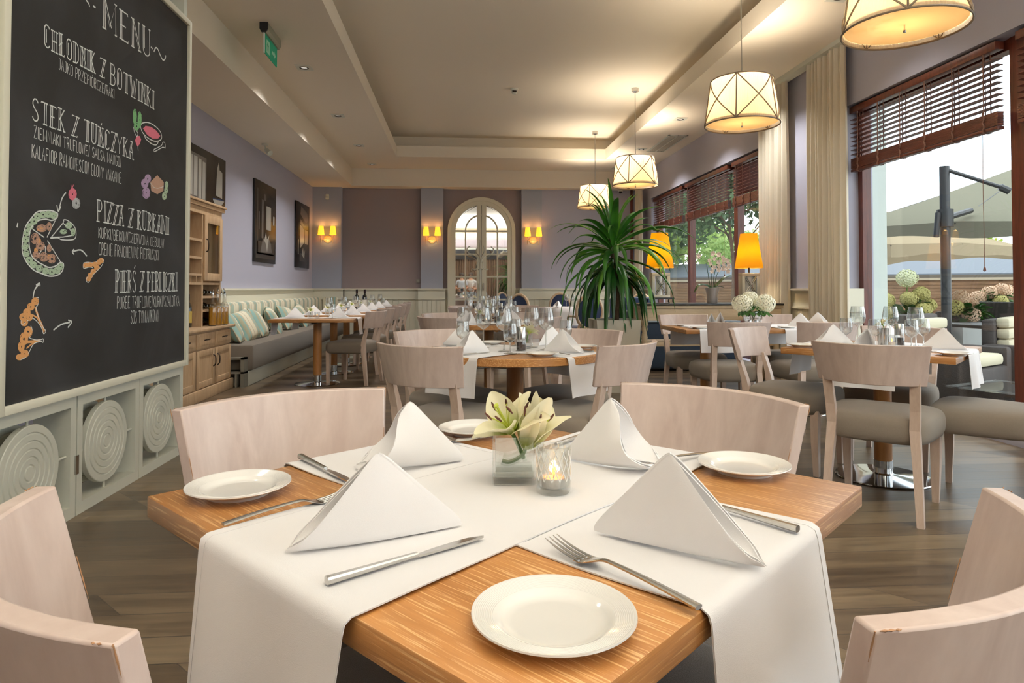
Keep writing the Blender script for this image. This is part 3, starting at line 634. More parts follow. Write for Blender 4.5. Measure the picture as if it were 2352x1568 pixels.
draw('potato', CH['lilac'], lambda g: scrib(g, 335, 443, 9, 12, 6, .005, 5))
draw('steak', CH['brown'], lambda g: (FILL(g, [(345, 418), (361, 402), (376, 418), (375, 438), (361, 446), (347, 438)])))
draw('steak_line', W_, lambda g: PL3(g, [(345, 420), (352, 429), (362, 432), (375, 428)], .003))
draw('herb_sprig', CH['pale'], lambda g: (scrib(g, 382, 424, 4, 7, 3, .005, 31), scrib(g, 381, 437, 4, 7, 3, .005, 32), scrib(g, 377, 450, 5, 8, 3, .005, 33)))
draw('mushroom_cap', CH['orange'], lambda g: [scrib(g, x, y, 8, 8, 4, .004, 40+k) for k, (x, y) in enumerate([(52, 728), (61, 717), (70, 704), (80, 692), (55, 740), (66, 728)])])
draw('mushroom_stem', CH['orange'], lambda g: (PL3(g, [(80, 705), (88, 730), (96, 748), (101, 762)], .012), PL3(g, [(70, 722), (84, 730), (98, 756)], .007)))
draw('mushroom_outline', W_, lambda g: (PL3(g, [(82, 684), (88, 684), (86, 700), (82, 706), (86, 725), (96, 748), (104, 760), (99, 766), (94, 752), (84, 738), (72, 730), (60, 738), (50, 746), (47, 736)], .004)))
draw('mushroom_cap', CH['orange'], lambda g: [scrib(g, x, y, rx, ry, 5, .004, 90+k) for k, (x, y, rx, ry) in enumerate([(64, 762, 9, 12), (54, 778, 9, 14), (48, 796, 7, 12), (56, 812, 9, 8), (44, 820, 8, 6)])])
draw('mushroom_stem', CH['orange'], lambda g: (PL3(g, [(62, 785), (75, 784), (92, 781)], .012), PL3(g, [(60, 800), (72, 790), (82, 786)], .007)))
draw('mushroom_outline', W_, lambda g: PL3(g, [(70, 748), (73, 760), (66, 774), (80, 780), (92, 780), (98, 778), (98, 786), (92, 784), (76, 790), (66, 808), (58, 820), (46, 826)], .004))
draw('mushroom_piece', CH['orange'], lambda g: [scrib(g, x, y, 6, 5, 4, .004, 110+k) for k, (x, y) in enumerate([(196, 609), (206, 608), (217, 607), (227, 602), (232, 598), (222, 614), (214, 623), (207, 632), (203, 640)])])
draw('mushroom_piece_outline', W_, lambda g: PL3(g, [(191, 604), (200, 602), (212, 603), (224, 600), (230, 594), (237, 598), (234, 608), (226, 618), (214, 630), (203, 648), (197, 642), (206, 628), (213, 616), (204, 613), (191, 616), (191, 604)], .004))

# ---- dresser cabinet behind the divider
cab = wood('bleached_oak', (178, 146, 112), (200, 170, 134), 'Z', 1.5, 9, .5, .1, ring=5)
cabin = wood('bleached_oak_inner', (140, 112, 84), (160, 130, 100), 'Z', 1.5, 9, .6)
CX0, CXL, CXU = XL+.04, -2.5, -2.62; CY0, CY1 = 5.55, 7.5; CZ = .70; CT = 1.95
dc = empty('dresser_cabinet', (CXL, (CY0+CY1)/2, 0), 0, 'bleached oak dresser with drawers, pigeonholes and a glazed door behind the chalkboard', 'cabinet')
def dl(): q = MB(); q.M = Matrix.Translation((-CXL, -(CY0+CY1)/2, 0)); return q
q = dl(); q.box(CX0, CXL-.02, CY0, CY1, .0, CZ-.03); q.box(CX0, CXL+.02, CY0-.02, CY1+.02, 0, .11, .006)
q.build('base', cab, dc)
dl().box(CX0, CXL+.03, CY0-.03, CY1+.04, CZ-.03, CZ, .006).build('counter', cab, dc)
yy = [CY0+.0, 6.04, 6.53, 7.02, CY1]
for i in range(4):
    a, b = yy[i]+.012, yy[i+1]-.012
    q = dl(); q.box(CXL-.02, CXL, a, b, .5, CZ-.05, .004); q.box(CXL-.001, CXL+.004, a+.05, b-.05, .53, CZ-.08, .003); dr = q.build('drawer', cab, dc)
    q = dl(); ym = (a+b)/2; q.tube([(CXL+.004, ym-.06, .58), (CXL+.02, ym-.05, .585), (CXL+.02, ym+.05, .585), (CXL+.004, ym+.06, .58)], .006, 8); q.build('handle', M['darkmetal'], dr)
    q = dl(); q.box(CXL-.02, CXL-.006, a, b, .12, .485)
    for bb in ((a, a+.06, .12, .485), (b-.06, b, .12, .485), (a+.061, b-.061, .12, .18), (a+.061, b-.061, .425, .485)): q.box(CXL-.02, CXL+.002, *bb, .003)
    do = q.build('door', cab, dc)
    yh = b-.045 if i % 2 == 0 else a+.045
    q = dl(); q.tube(smooth_pts([(CXL+.002, yh, .30), (CXL+.025, yh, .325), (CXL+.025, yh, .395), (CXL+.002, yh, .42)], 4), .006, 8); q.build('handle', M['darkmetal'], do)
# upper hutch carcass with pigeonholes
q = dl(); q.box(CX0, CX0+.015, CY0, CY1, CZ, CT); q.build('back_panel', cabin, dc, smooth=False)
q = dl()
posts = [CY0, 6.03, 6.08, 6.42, 6.98, CY1-.03]
q.box(CX0, CXU, CY1-.03, CY1, CZ, CT); q.box(CX0, CXU, CY0, CY0+.03, CZ, CT); q.box(CX0, CXU, CY0, CY1, CT-.03, CT)
for y in (6.42, 6.98): q.box(CX0, CXU-.0007, y-.02, y+.02, CZ+.001, CT-.001)
q.box(CX0, CXU+.005, CY0, CY1, CT-.10, CT-.03); q.box(CX0, CXU+.03, CY0-.03, CY1+.03, CT-.03, CT+.01, .006); q.box(CX0, CXU+.05, CY0-.04, CY1+.04, CT+.01, CT+.035, .006)
for z in (1.14, 1.23, 1.40, 1.58): q.box(CX0, CXU-.0015, CY0, 6.98, z-.012, z+.012)
for y in (6.42+.14, 6.42+.28, 6.42+.42, 5.98, 6.12, 6.26): q.box(CX0, CXU-.003, y-.008, y+.008, 1.141, 1.229)
for z in (.86, 1.0, 1.14): q.box(CX0, CXU-.0022, 6.98, CY1, z-.012, z+.012)
q.build('hutch', cab, dc, smooth=False)
q = dl(); a, b, z0, z1 = 6.99, CY1-.01, 1.17, CT-.1
for bb in ((a, a+.075, z0, z1), (b-.075, b, z0, z1), (a+.0755, b-.0755, z0, z0+.08), (a+.0755, b-.0755, z1-.08, z1)): q.box(CXU, CXU+.02, *bb, .003)
gd = q.build('glazed_door', cab, dc)
dl().box(CXU+.006, CXU+.01, a+.07, b-.07, z0+.07, z1-.07).build('pane', M['pane'], gd, smooth=False)
q = dl(); q.tube(smooth_pts([(CXU+.02, a+.035, 1.47), (CXU+.04, a+.035, 1.49), (CXU+.04, a+.035, 1.58), (CXU+.02, a+.035, 1.60)], 4), .006, 8); q.build('handle', M['darkmetal'], gd)
# bottles
def bottle(name, glass, label, cat, h=.30, r=.036, foil=None, lab=None, pourer=None, fill=None):
    o = empty(name, (0, 0, 0), 0, label, cat)
    MB().lathe([(0, 0), (r*.9, 0), (r, .006), (r, h*.6), (r*.8, h*.68), (r*.38, h*.76), (r*.36, h*.97), (r*.42, h*.975), (r*.42, h), (0, h)], 20).build('body', glass, o)
    if foil: MB().lathe([(r*.4, h*.82), (r*.44, h*.83), (r*.44, h*1.003), (0, h*1.003)], 16).build('foil', foil, o)
    if lab: MB().lathe([(r*1.01, h*.14), (r*1.015, h*.15), (r*1.015, h*.48), (r*1.01, h*.49)], 20).build('paper_label', lab, o)
    if fill: MB().lathe([(0, .008), (r*.9, .008), (r*.9, h*.58), (0, h*.58)], 18).build('oil', fill, o)
    if pourer: MB().tube([(0, 0, h), (0, 0, h+.03), (.012, 0, h+.06)], [.010, .006, .003], 8).build('pourer', pourer, o)
    return o
M['winebottle'] = mat('dark_bottle_glass', (14, 16, 12), .08, coat=.8); M['label'] = mat('black_gold_label', (34, 30, 22), .5); M['gold'] = mat('gold_print', (186, 160, 70), .4)
M['cream_label'] = mat('cream_paper', (225, 220, 205), .6); M['redfoil'] = mat('dark_foil', (40, 22, 26), .3, .5)
m_, n_, b_ = newmat('golden_oil'); b_.inputs['Base Color'].default_value = lin((212, 150, 10)); b_.inputs['Roughness'].default_value = .1; b_.inputs['Transmission Weight'].default_value = .25; b_.inputs['Emission Color'].default_value = lin((200, 140, 0)); b_.inputs['Emission Strength'].default_value = 0; M['oil'] = m_
pb = bottle('wine_bottle', M['winebottle'], '', 'bottle', .33, .036, M['black'], M['gold']); PW = Proto(pb)
for i, y in enumerate((6.55, 6.64, 6.73, 6.83)): PW.put((CXU-.1+.02*(i % 2), y, CZ+.001), 0, 'black wine bottle with a gold label upright in the dresser niche, %s' % ('leftmost', 'second from left', 'third from left', 'rightmost')[i], 'bottle', 'upright wine bottles in the dresser niche')
plb = bottle('wine_bottle', M['winebottle'], '', 'bottle', .29, .036); PLb = Proto(plb)
for rk, z in (('lowest', .712), ('middle', .872), ('top', 1.012)):
    for i, y in enumerate((7.06, 7.15, 7.24, 7.33)): PLb.put((CXU-.02-.28, y, z+.038), 0, 'dark wine bottle lying in the %s rack at the dresser end, %s' % (rk, ('leftmost', 'second', 'third', 'rightmost')[i]), 'bottle', 'wine bottles lying in the dresser racks', rot=(0, PI/2, 0))
ob = bottle('oil_bottle', M['winepane'], '', 'bottle', .33, .04, None, None, M['chrome'], M['oil']); PO = Proto(ob)
for i, (x, y) in enumerate(((-2.56, 7.1), (-2.54, 7.19), (-2.535, 7.28), (-2.53, 7.37), (-2.56, 7.44), (-2.60, 7.35))):
    PO.put((x, y, CZ+.001), i, 'clear bottle of golden oil on the dresser counter, ' + ('leftmost', 'second from the left in front', 'third in front', 'fourth in front', 'rightmost at the dresser end', 'behind the others')[i], 'bottle', 'oil bottles on the dresser counter')

# ---- bench seat with striped backs and cushions
bn = empty('bench_seat', (-2.66, 7.6, 0), 0, 'long upholstered bench along the left wall, taupe seat on a white plinth', 'bench')
def bl(): q = MB(); q.M = Matrix.Translation((2.66, -7.6, 0)); return q
BYS, BYE = 7.62, YB-.2
q = bl(); q.box(XL+.05, -2.35, BYS+.02, BYE, .0, .165, .004); q.build('plinth', M['white_paint'], bn)
q = bl(); q.box(XL+.05, -2.30, BYS, BYE, .17, .46, .035); q.build('seat', M['seatfab'], bn)
q = bl(); q.box(XL+.05, -2.42, BYS+.06, BYE, .0, .2); q.build('carcass', M['black'], bn, smooth=False)
q = bl(); grey = mat('grey_edge_board', (120, 116, 104), .6)
for (x0, x1, z0, z1) in ((XL+.05, -2.36, .305, .325), (-2.40, -2.36, .0, .325), (XL+.05, -2.36, .15, .17), (-2.46, -2.44, .0, .15)): q.box(x0, x1, BYS-.12, BYS+.02, z0, z1)
q.build('end_shelf', grey, bn, smooth=False)
def stripemat(name, axis, sc):
    m, n, b = newmat(name); L = n.links.new; b.inputs['Roughness'].default_value = .9
    t = n.nodes.new('ShaderNodeTexCoord'); sp = n.nodes.new('ShaderNodeSeparateXYZ'); L(t.outputs['Object'], sp.inputs[0])
    mu = n.nodes.new('ShaderNodeMath'); mu.operation = 'MULTIPLY'; mu.inputs[1].default_value = sc; L(sp.outputs[axis], mu.inputs[0])
    fr = n.nodes.new('ShaderNodeMath'); fr.operation = 'FRACT'; L(mu.outputs[0], fr.inputs[0])
    r = n.nodes.new('ShaderNodeValToRGB'); r.color_ramp.interpolation = 'CONSTANT'; e = r.color_ramp.elements
    cols = [(0, (226, 220, 196)), (.18, (196, 184, 156)), (.26, (150, 186, 180)), (.34, (176, 176, 150)), (.50, (150, 186, 180)), (.58, (196, 184, 156)), (.66, (226, 220, 196)), (.84, (200, 188, 160)), (.9, (226, 220, 196))]
    e[0].position = 0; e[0].color = lin(cols[0][1]); e[1].position = cols[1][0]; e[1].color = lin(cols[1][1])
    for p, c in cols[2:]: x = e.new(p); x.color = lin(c)
    L(fr.outputs[0], r.inputs[0]); L(r.outputs[0], b.inputs['Base Color']); return m
M['stripeY'] = stripemat('striped_fabric', 'Y', 3.2); M['stripeX'] = stripemat('striped_cushion_fabric', 'X', 3.6)
n = 5; seg = (BYE-BYS)/n
for i in range(n):
    q = bl(); q.box(XL+.04, XL+.2, BYS+i*seg+.004, BYS+(i+1)*seg-.004, .47, .92, .05); q.build('back_cushion', M['stripeY'], bn)
q = bl(); q.box(XL+.22, -2.45, BYE-.02, BYE+.12, .47, .92, .04); q.build('back_cushion', M['stripeX'], bn)
def pillow(w, h, t, mm):
    mb = MB()
    def f(s):
        def g(u, v):
            a, b = 2*u-1, 2*v-1; k = (1-abs(a)**3.5)*(1-abs(b)**3.5); pin = .93+.07*max(abs(a), abs(b))**2
            return (a*w/2*(1-.10*(1-abs(b))*0+.0)*(.92+.08*b*b), s*t/2*max(0, k)**.55, b*h/2*(.92+.08*a*a))
        return g
    mb.grid(f(1), 16, 16); mb.grid(f(-1), 16, 16); return mb.mesh('cushion', mm, ang=80)
pm = pillow(.45, .42, .16, M['stripeX']); labs = ['nearest the dresser', 'second from the dresser', 'third from the dresser', 'fourth from the dresser', 'behind the second table', 'farthest one']
for i, (y, a) in enumerate(((7.93, .25), (8.4, -.1), (8.9, .12), (9.6, .3), (10.4, -.15), (11.3, .1))):
    o = bpy.data.objects.new('striped_cushion', pm); COL.objects.link(o); o.location = (-2.63, y, .63); o.rotation_euler = (-.5, .12*(-1)**i, PI/2+a)
    tag(o, 'striped scatter cushion leaning on the bench back, '+labs[i], 'cushion', 'striped scatter cushions on the bench')

# ---- pictures on the left wall
def photo_mat(name, f):
    m, n, b = newmat(name); b.inputs['Roughness'].default_value = .25; b.inputs['Coat Weight'].default_value = .3; return m
blackprint = mat('black_print', (22, 20, 19), .3); midp = mat('dark_grey_print', (58, 54, 50), .3); lightp = mat('pale_grey_print', (168, 166, 158), .3); greyp = mat('mid_grey_print', (104, 100, 96), .3)
def picture(name, y0, y1, z0, z1, label, shapes):
    o = empty(name, (XL+.004, (y0+y1)/2, z0), 0, label, 'picture')
    mk = lambda: MB()
    q = mk(); q.box(.0, .03, -(y1-y0)/2, (y1-y0)/2, 0, z1-z0, .003); q.build('canvas', blackprint, o)
    for k, (mt, polys) in enumerate(shapes):
        q = MB()
        for p in polys:
            pts = [(.031+.0004*k, (u-.5)*(y1-y0), v*(z1-z0)) for u, v in p]; q.add(pts, [tuple(range(len(pts)))])
        q.build('print', mt, o, smooth=False, fixn=False)
    return o
rc = lambda a, b, c, d: [(a, c), (b, c), (b, d), (a, d)]
picture('framed_photograph', 9.78, 10.87, 1.48, 2.69, 'tall black and white photograph of a room with a bright window, nearest the dresser', [
    (midp, [rc(.05, .95, .05, .12), [(.3, .93), (.9, .85), (.6, .83), (.45, .86)], rc(.08, .14, .1, .9), rc(.1, .9, .1, .26)]), (greyp, [rc(.3, .38, .3, .78), rc(.16, .2, .4, .62), [(.25, .12), (.8, .14), (.7, .3), (.35, .3)], rc(.4, .5, .78, .86)]),
    (lightp, [rc(.52, .74, .42, .72), rc(.85, .92, .5, .62), [(.42, .28), (.5, .38), (.56, .30), (.66, .36), (.62, .26), (.56, .14), (.5, .24)]])])
picture('framed_photograph', 12.2, 13.25, 1.48, 2.69, 'tall black and white photograph of a sunlit hall, beside the corner wall lamp', [
    (greyp, [[(.35, .95), (.8, .88), (.9, .76), (.7, .72), (.3, .82)], [(.3, .75), (.6, .66), (.9, .68), (.9, .62), (.6, .6), (.3, .68)]]), (midp, [rc(.25, .85, .1, .22)]),
    (lightp, [[(.28, .66), (.6, .6), (.6, .4), (.3, .3)], rc(.64, .88, .38, .6), rc(.12, .17, .2, .42), [(.4, .2), (.5, .32), (.56, .22), (.66, .3), (.6, .14)]])])
picture('framed_photograph', 6.9, 8.57, 2.08, 2.70, 'wide dark photograph of a model sailing ship beside a window, above the dresser', [
    (greyp, [rc(.32, .62, .05, .85)]), (lightp, [rc(.34, .38, .08, .8), rc(.40, .46, .08, .8), rc(.48, .53, .06, .78), rc(.55, .6, .06, .76), [(.80, .22), (.82, .75), (.86, .92), (.87, .75), (.93, .72), (.93, .2)], [(.74, .13), (.97, .16), (.9, .02), (.8, .02)]]),
    (mat('blue_print', (50, 62, 100), .4), [[(.74, .155), (.97, .185), (.97, .165), (.74, .13)]])])
# track spotlight on the bulkhead
t = empty('ceiling_spotlight', (-2.78, 9.66, H1), 0, 'small white swivel spotlight under the lowered ceiling at left', 'spotlight')
MB().cyl((0, 0, -.02), .045, .02, 20).build('base', M['white_paint'], t)
MB().tube([(0, 0, -.02), (.01, 0, -.06), (.03, -.02, -.09)], .008, 8).build('arm', M['white_paint'], t)
q = MB(); q.M = Matrix.Translation((.05, -.03, -.11)) @ Matrix.Rotation(math.radians(125), 4, Vector((.5, .6, 0))); q.lathe([(0, -.05), (.03, -.05), (.033, -.03), (.04, .07), (.034, .07), (.03, .06), (0, .05)], 24); q.build('lamp_head', M['white_paint'], t)
# ================================================================== CHAIRS AND TABLES
def make_chair():
    r = empty('dining_chair', (0, 0, 0), 0, '', 'chair')
    # seat: domed upholstered pad, local +Y is where the sitter looks
    mb = MB(); N = 22
    def side(a):  # superellipse outline, wider at the front
        c, s = math.cos(a), math.sin(a); e = .42
        x = (abs(c)**e)*(1 if c > 0 else -1)*.255; y = (abs(s)**e)*(1 if s > 0 else -1)*.245
        return x*(1+.10*(y/.245))*.97, y+.01
    prof = [(.0, .350), (.84, .350), (.95, .358), (.99, .385), (1.0, .41), (1.0, .435), (.985, .458), (.94, .475), (.84, .487), (.6, .496), (.3, .501), (0, .502)]
    seg = 48; vs = []; fs = []
    for k, z in prof:
        for i in range(seg): x, y = side(2*PI*i/seg); vs.append((x*k, y*k, z))
    for j in range(len(prof)-1):
        for i in range(seg): a, b = j*seg+i, j*seg+(i+1) % seg; fs.append((a, b, b+seg, a+seg))
    mb.add(vs, fs); mb.build('seat', M['seatfab'], r, ang=60)
    # curved backrest board
    mb = MB(); nU, nV = 24, 4; t = .026; lean = .055
    def face(off):
        def f(u, v):
            a = (u-.5)*2; z = .64+.19*v; hw = .218+.024*v
            sag = .095*(1-a*a)
            x = a*hw; y = -.225-sag-lean*(z-.64)/.19*.8
            nx, ny = a*.75, -1; l = math.hypot(nx, ny)
            zz = z-(.012*(1-v))*(a*a)*0
            return (x+off*nx/l, y+off*ny/l, zz)
        return f
    A, Bf = face(0), face(t)
    vs = [A(i/nU, j/nV) for i in range(nU+1) for j in range(nV+1)]+[Bf(i/nU, j/nV) for i in range(nU+1) for j in range(nV+1)]
    o = (nU+1)*(nV+1); g = lambda i, j: i*(nV+1)+j; fs = []
    for i in range(nU):
        for j in range(nV): fs.append((g(i, j), g(i+1, j), g(i+1, j+1), g(i, j+1))); fs.append((o+g(i, j+1), o+g(i+1, j+1), o+g(i+1, j), o+g(i, j)))
        fs.append((g(i, 0), o+g(i, 0), o+g(i+1, 0), g(i+1, 0))); fs.append((g(i, nV), g(i+1, nV), o+g(i+1, nV), o+g(i, nV)))
    for j in range(nV): fs.append((g(0, j), g(0, j+1), o+g(0, j+1), o+g(0, j))); fs.append((g(nU, j+1), g(nU, j), o+g(nU, j), o+g(nU, j+1)))
    mb.add(vs, fs); bo = mb.build('backrest', M['chairwood'], r, ang=30)
    bv = bo.modifiers.new('soft_edges', 'BEVEL'); bv.width = .003; bv.segments = 2; bv.limit_method = 'ANGLE'
    # worn chips along the top edge, where the paint has gone
    mb = MB(); rnd = random.Random(5)
    for _ in range(11):
        u = rnd.choice([rnd.uniform(.0, .03), rnd.uniform(.97, 1), rnd.uniform(.05, .95)]); w = rnd.uniform(.004, .014)
        p = Vector(Bf(u, 1)); q = Vector(Bf(min(1, u+w), 1)); mb.tube([p, (p+q)/2, q], [.0003, .0011, .0003], 5)
    for u in (0, 1):
        for off, z0, z1 in ((Bf, .86, 1), (A, .2, .5)):
            mb.tube([off(u, z0), off(u, (z0+z1)/2), off(u, z1)], [.0002, .0009, .0006], 5)
    mb.build('worn_edge', M['chip'], r)
    for s in (-1, 1):
        mb = MB(); mb.quadbar([(s*.205, .205, .38), (s*.205, .205, .2), (s*.203, .21, 0)], [(.046, .046), (.040, .040), (.030, .030)]); mb.build('leg', M['chairleg'], r, smooth=False)
        ys = -.225-.095*(1-(.19/.22)**2)
        mb = MB(); mb.quadbar([(s*.203, -.265, 0), (s*.19, -.235, .24), (s*.178, -.213, .43), (s*.182, -.226, .52), (s*.187, ys-.0125, .645), (s*.187, ys-.0145, .66)], [(.030, .034), (.036, .042), (.042, .048), (.042, .036), (.044, .0225), (.044, .020)])
        mb.build('leg', M['chairleg'], r, smooth=False)
    return r
CHAIR = Proto(make_chair())
def chair_at(ends, toward, label, group, shift=0):
    """ends: the two top corners of the backrest on the floor plan; toward: point the sitter faces"""
    a, b = Vector(ends[0]), Vector(ends[1]); m = (a+b)/2; d = b-a; n = Vector((-d.y, d.x)).normalized()
    if (Vector(toward)-m).dot(n) < 0: n = -n
    p = m+n*(.225+.06+shift)
    return CHAIR.put((p.x, p.y, 0), math.atan2(-n.x, n.y), label, 'chair', group)
def chair_dir(cx, cy, ang, dist, label, group):
    """chair around a table centre; ang = direction from the centre to the chair, dist to the backrest ends"""
    n = Vector((-math.cos(ang), -math.sin(ang))); p = Vector((cx, cy))-n*dist+n*.285
    return CHAIR.put((p.x, p.y, 0), math.atan2(-n.x, n.y), label, 'chair', group)

def make_table(kind):
    r = empty('round_dining_table' if kind == 'round' else 'square_dining_table', (0, 0, 0), 0, '', 'table')
    mb = MB()
    if kind == 'round': mb.lathe([(0, .708), (.494, .708), (.5, .712), (.5, .746), (.496, .75), (0, .75)], 72)
    elif kind == 'square': mb.box(-.425, .425, -.425, .425, .715, .75, .0025)
    elif kind == 'row': mb.box(-.46, .46, -.36, .36, .715, .75, .0025)
    elif kind == 'long': mb.box(-.72, .72, -.36, .36, .715, .75, .0025)
    tt = mb.build('tabletop', [M['oak'], M['oakx']], r, ang=30)
    for p in tt.data.polygons:
        if abs(p.normal.y) > .9: p.material_index = 1
    for x in ((0,) if kind != 'long' else (-.42, .42)):
        MB().cyl((x, 0, .09), .047, .62, 28).build('column', M['oakplain'], r)
        MB().lathe([(0, 0), (.25, 0), (.255, .004), (.25, .009), (.10, .02), (.056, .024), (.05, .03), (.05, .10), (0, .10)], 48, (x, 0, 0)).build('base', M['chrome'], r)
        q = MB(); q.box(x-.2, x+.2, -.03, .03, .695, .715); q.box(x-.03, x+.03, -.2, .2, .695, .714); q.build('top_bracket', M['black'], r, smooth=False)
    return r
T_SQ, T_RD, T_ROW, T_LONG = (Proto(make_table(k)) for k in ('square', 'round', 'row', 'long'))

def runner(cx, cy, ang, half, over, width, z, label, group=None, drop=(.22, .22), wav=.012, seed=0, lift=0.0):
    """linen runner lying along a direction and hanging over both table edges"""
    rnd = random.Random(seed); L1, L2 = half+drop[0], half+drop[1]; R = .012
    def path(s):   # distance from centre -> (horizontal, z, hanging fraction)
        e = half+over; a = abs(s); sg = 1 if s >= 0 else -1
        if a <= e: return sg*a, 0, 0
        d = a-e; q = R*PI/2
        if d < q: t = d/R; return sg*(e+R*math.sin(t)), -(R-R*math.cos(t)), 0
        k = (d-q); return sg*(e+R+.05*k+.0), -R-k, k/.22
    ph = [rnd.uniform(0, 6) for _ in range(4)]
    def f(u, v):
        s = -L1+(L1+L2)*u; h, dz, hang = path(s); w = (v-.5)*width
        amp = wav*min(1, hang*1.2)
        h += (1 if s > 0 else -1)*amp*(1+math.sin(v*9+ph[0]+(2 if s > 0 else 0)))*.8
        w *= 1-.04*hang
        zz = z+dz+.0009*math.sin(u*21+ph[1])*math.sin(v*6+ph[2])*(1-min(1, hang*3))
        if dz == 0:
            ex = (min(v, 1-v)*width); zz += .0012*math.exp(-(ex/.012)**2)*(.5+.5*math.sin(u*26+ph[3]))
        return (h, w+.004*math.sin(u*14+ph[3])*(1 if dz == 0 else .4), zz+.0022)
    mb = MB(); mb.grid(f, 120, 26)
    o = mb.build('table_runner', M['linen'], solid=.0012, ang=80)
    # hem stitched along both long sides and the ends
    hm = MB()
    def lift_(p, k=.0012): return p
    for v0, v1 in ((0.0, .045), (.955, 1.0)):
        hm.grid(lambda u, v, v0=v0, v1=v1: tuple(a+b for a, b in zip(f(u, v0+(v1-v0)*v), (0, 0, .0006))) if abs(-L1+(L1+L2)*u) < half+over else
                (lambda p: (p[0]+(.0008 if p[0] > 0 else -.0008), p[1], p[2]+.0003))(f(u, v0+(v1-v0)*v)), 120, 1)
    for u0, u1 in ((0.0, .018), (.982, 1.0)):
        hm.grid(lambda u, v, u0=u0, u1=u1: (lambda p: (p[0]+(.0008 if p[0] > 0 else -.0008), p[1], p[2]))(f(u0+(u1-u0)*u, v)), 2, 24)
    hm.build('hem', M['linen'], o, solid=.0004, ang=80)
    o.location = (cx, cy, 0); o.rotation_euler = (0, 0, ang)
    return tag(o, label, 'table runner', group)

def napkin_mesh(L=.245, h=.118, W=.022, b=.010, seed=0, ym=.5, curl=0.0):
    """pyramid fold: a ridge climbs from the closed foot (origin) to the peak; two wings open like a narrow mouth
    from the peak down to the other foot, where the cloth turns round in a U"""
    mb = MB(); yM = L*ym; nu, nv = 36, 26; rnd = random.Random(seed); zr = .26*h; p1 = rnd.uniform(0, 6)
    def hw(s, z):
        q = z/h; U = math.sqrt(max(0, 1-(1-min(1, z/zr))**2)); top = max(0, 1-max(0, (q-.25)/.75)**1.6)
        return W*(.12+.88*U)*top*s**1.15+b*math.sin(PI*min(1, s))**.8*(1-q)**.7+.0006*math.sin(s*11+p1)*(1-q)
    for sg in (-1, 1):
        for lay_ in (0, 1):
            def f(u, v):
                z = h*v; q = v; yr = yM*q+.010*math.exp(-(z/.007)); yf = L-(L-yM)*q
                s = u if not lay_ else .62+.37*u
                nose = max(0, 1-z/zr)            # the U at the foot
                yy = yr+(yf-yr)*s-.012*(1-math.sqrt(max(0, 1-s**6)))*(1-nose)*(1-q)*.6
                x = hw(s, z)-(.0042 if lay_ else 0); zz = z-.005*math.exp(-((1-q)/.05))
                x += curl*s*s*math.sin(PI*min(1, q*1.25))*(1-q)*.6
                yy -= curl*.6*s*s*(1-q)*math.sin(PI*min(1, q*1.25))
                if s > .98 and z < .012: x *= max(.05, z/.012)
                return (sg*max(.0012*(0 if s < .02 else 1)+.0004, x), yy-(.003 if lay_ else 0), zz*(1 if not lay_ else .985)+.0018+(.004 if lay_ else 0)*(1-q))
            mb.grid(f, nu if not lay_ else 14, nv)
    return mb.mesh('napkin', M['napkin'], ang=75, solid=.0018, fixn=False)
def napkin(mesh, foot, opening, z, label, group, sx=1):
    o = bpy.data.objects.new('napkin', mesh); COL.objects.link(o); a, b = Vector(foot), Vector(opening); d = b-a
    o.location = (a.x, a.y, z); o.rotation_euler = (0, 0, math.atan2(-d.x, d.y)); o.scale = (sx, 1, 1)
    return tag(o, label, 'napkin', group)

# cutlery, lying along +Y, handle end at the origin
def fork_root(name='fork'):
    r = empty(name, (0, 0, 0), 0, '', 'fork'); mb = MB(); L = .205
    def sec(y):  # half width, z centre, half thickness
        if y < .115: t = y/.115; return .0052-.0024*t, .0045+.004*math.sin(t*PI*.5)*1.6, .0022-.0004*t
        t = (y-.115)/.035; t = min(1, t); e = t*t*(3-2*t)
        return .0028+.0098*e, .0109-.0085*e+.002*0, .0018-.0009*e
    n = 40; Y = [.155*i/n for i in range(n+1)]; vs = []; fs = []
    for y in Y:
        hw, zc, ht = sec(y)
        for k in range(8): a = 2*PI*k/8+PI/8; vs.append((hw*max(-1, min(1, 1.25*math.cos(a))), y, zc+ht*max(-1, min(1, 1.25*math.sin(a)))))
    for i in range(n):
        for k in range(8): fs.append((i*8+k, i*8+(k+1) % 8, (i+1)*8+(k+1) % 8, (i+1)*8+k))
    fs.append(tuple(range(8))[::-1]); fs.append(tuple(n*8+k for k in range(8))); mb.add(vs, fs); mb.build('handle', M['steel'], r, ang=40)
    tn = MB()
    for k in range(4):
        x = -.0094+k*.00627; pts = [(x*1.0, .150+.055*t,   .0024+.009*t*t+.0005) for t in [i/8 for i in range(9)]]
        tn.tube(pts, [.0019]*5+[.0016, .0013, .0010, .0005], 8, flat=.65)
    tn.build('tines', M['steel'], r, ang=50); return r
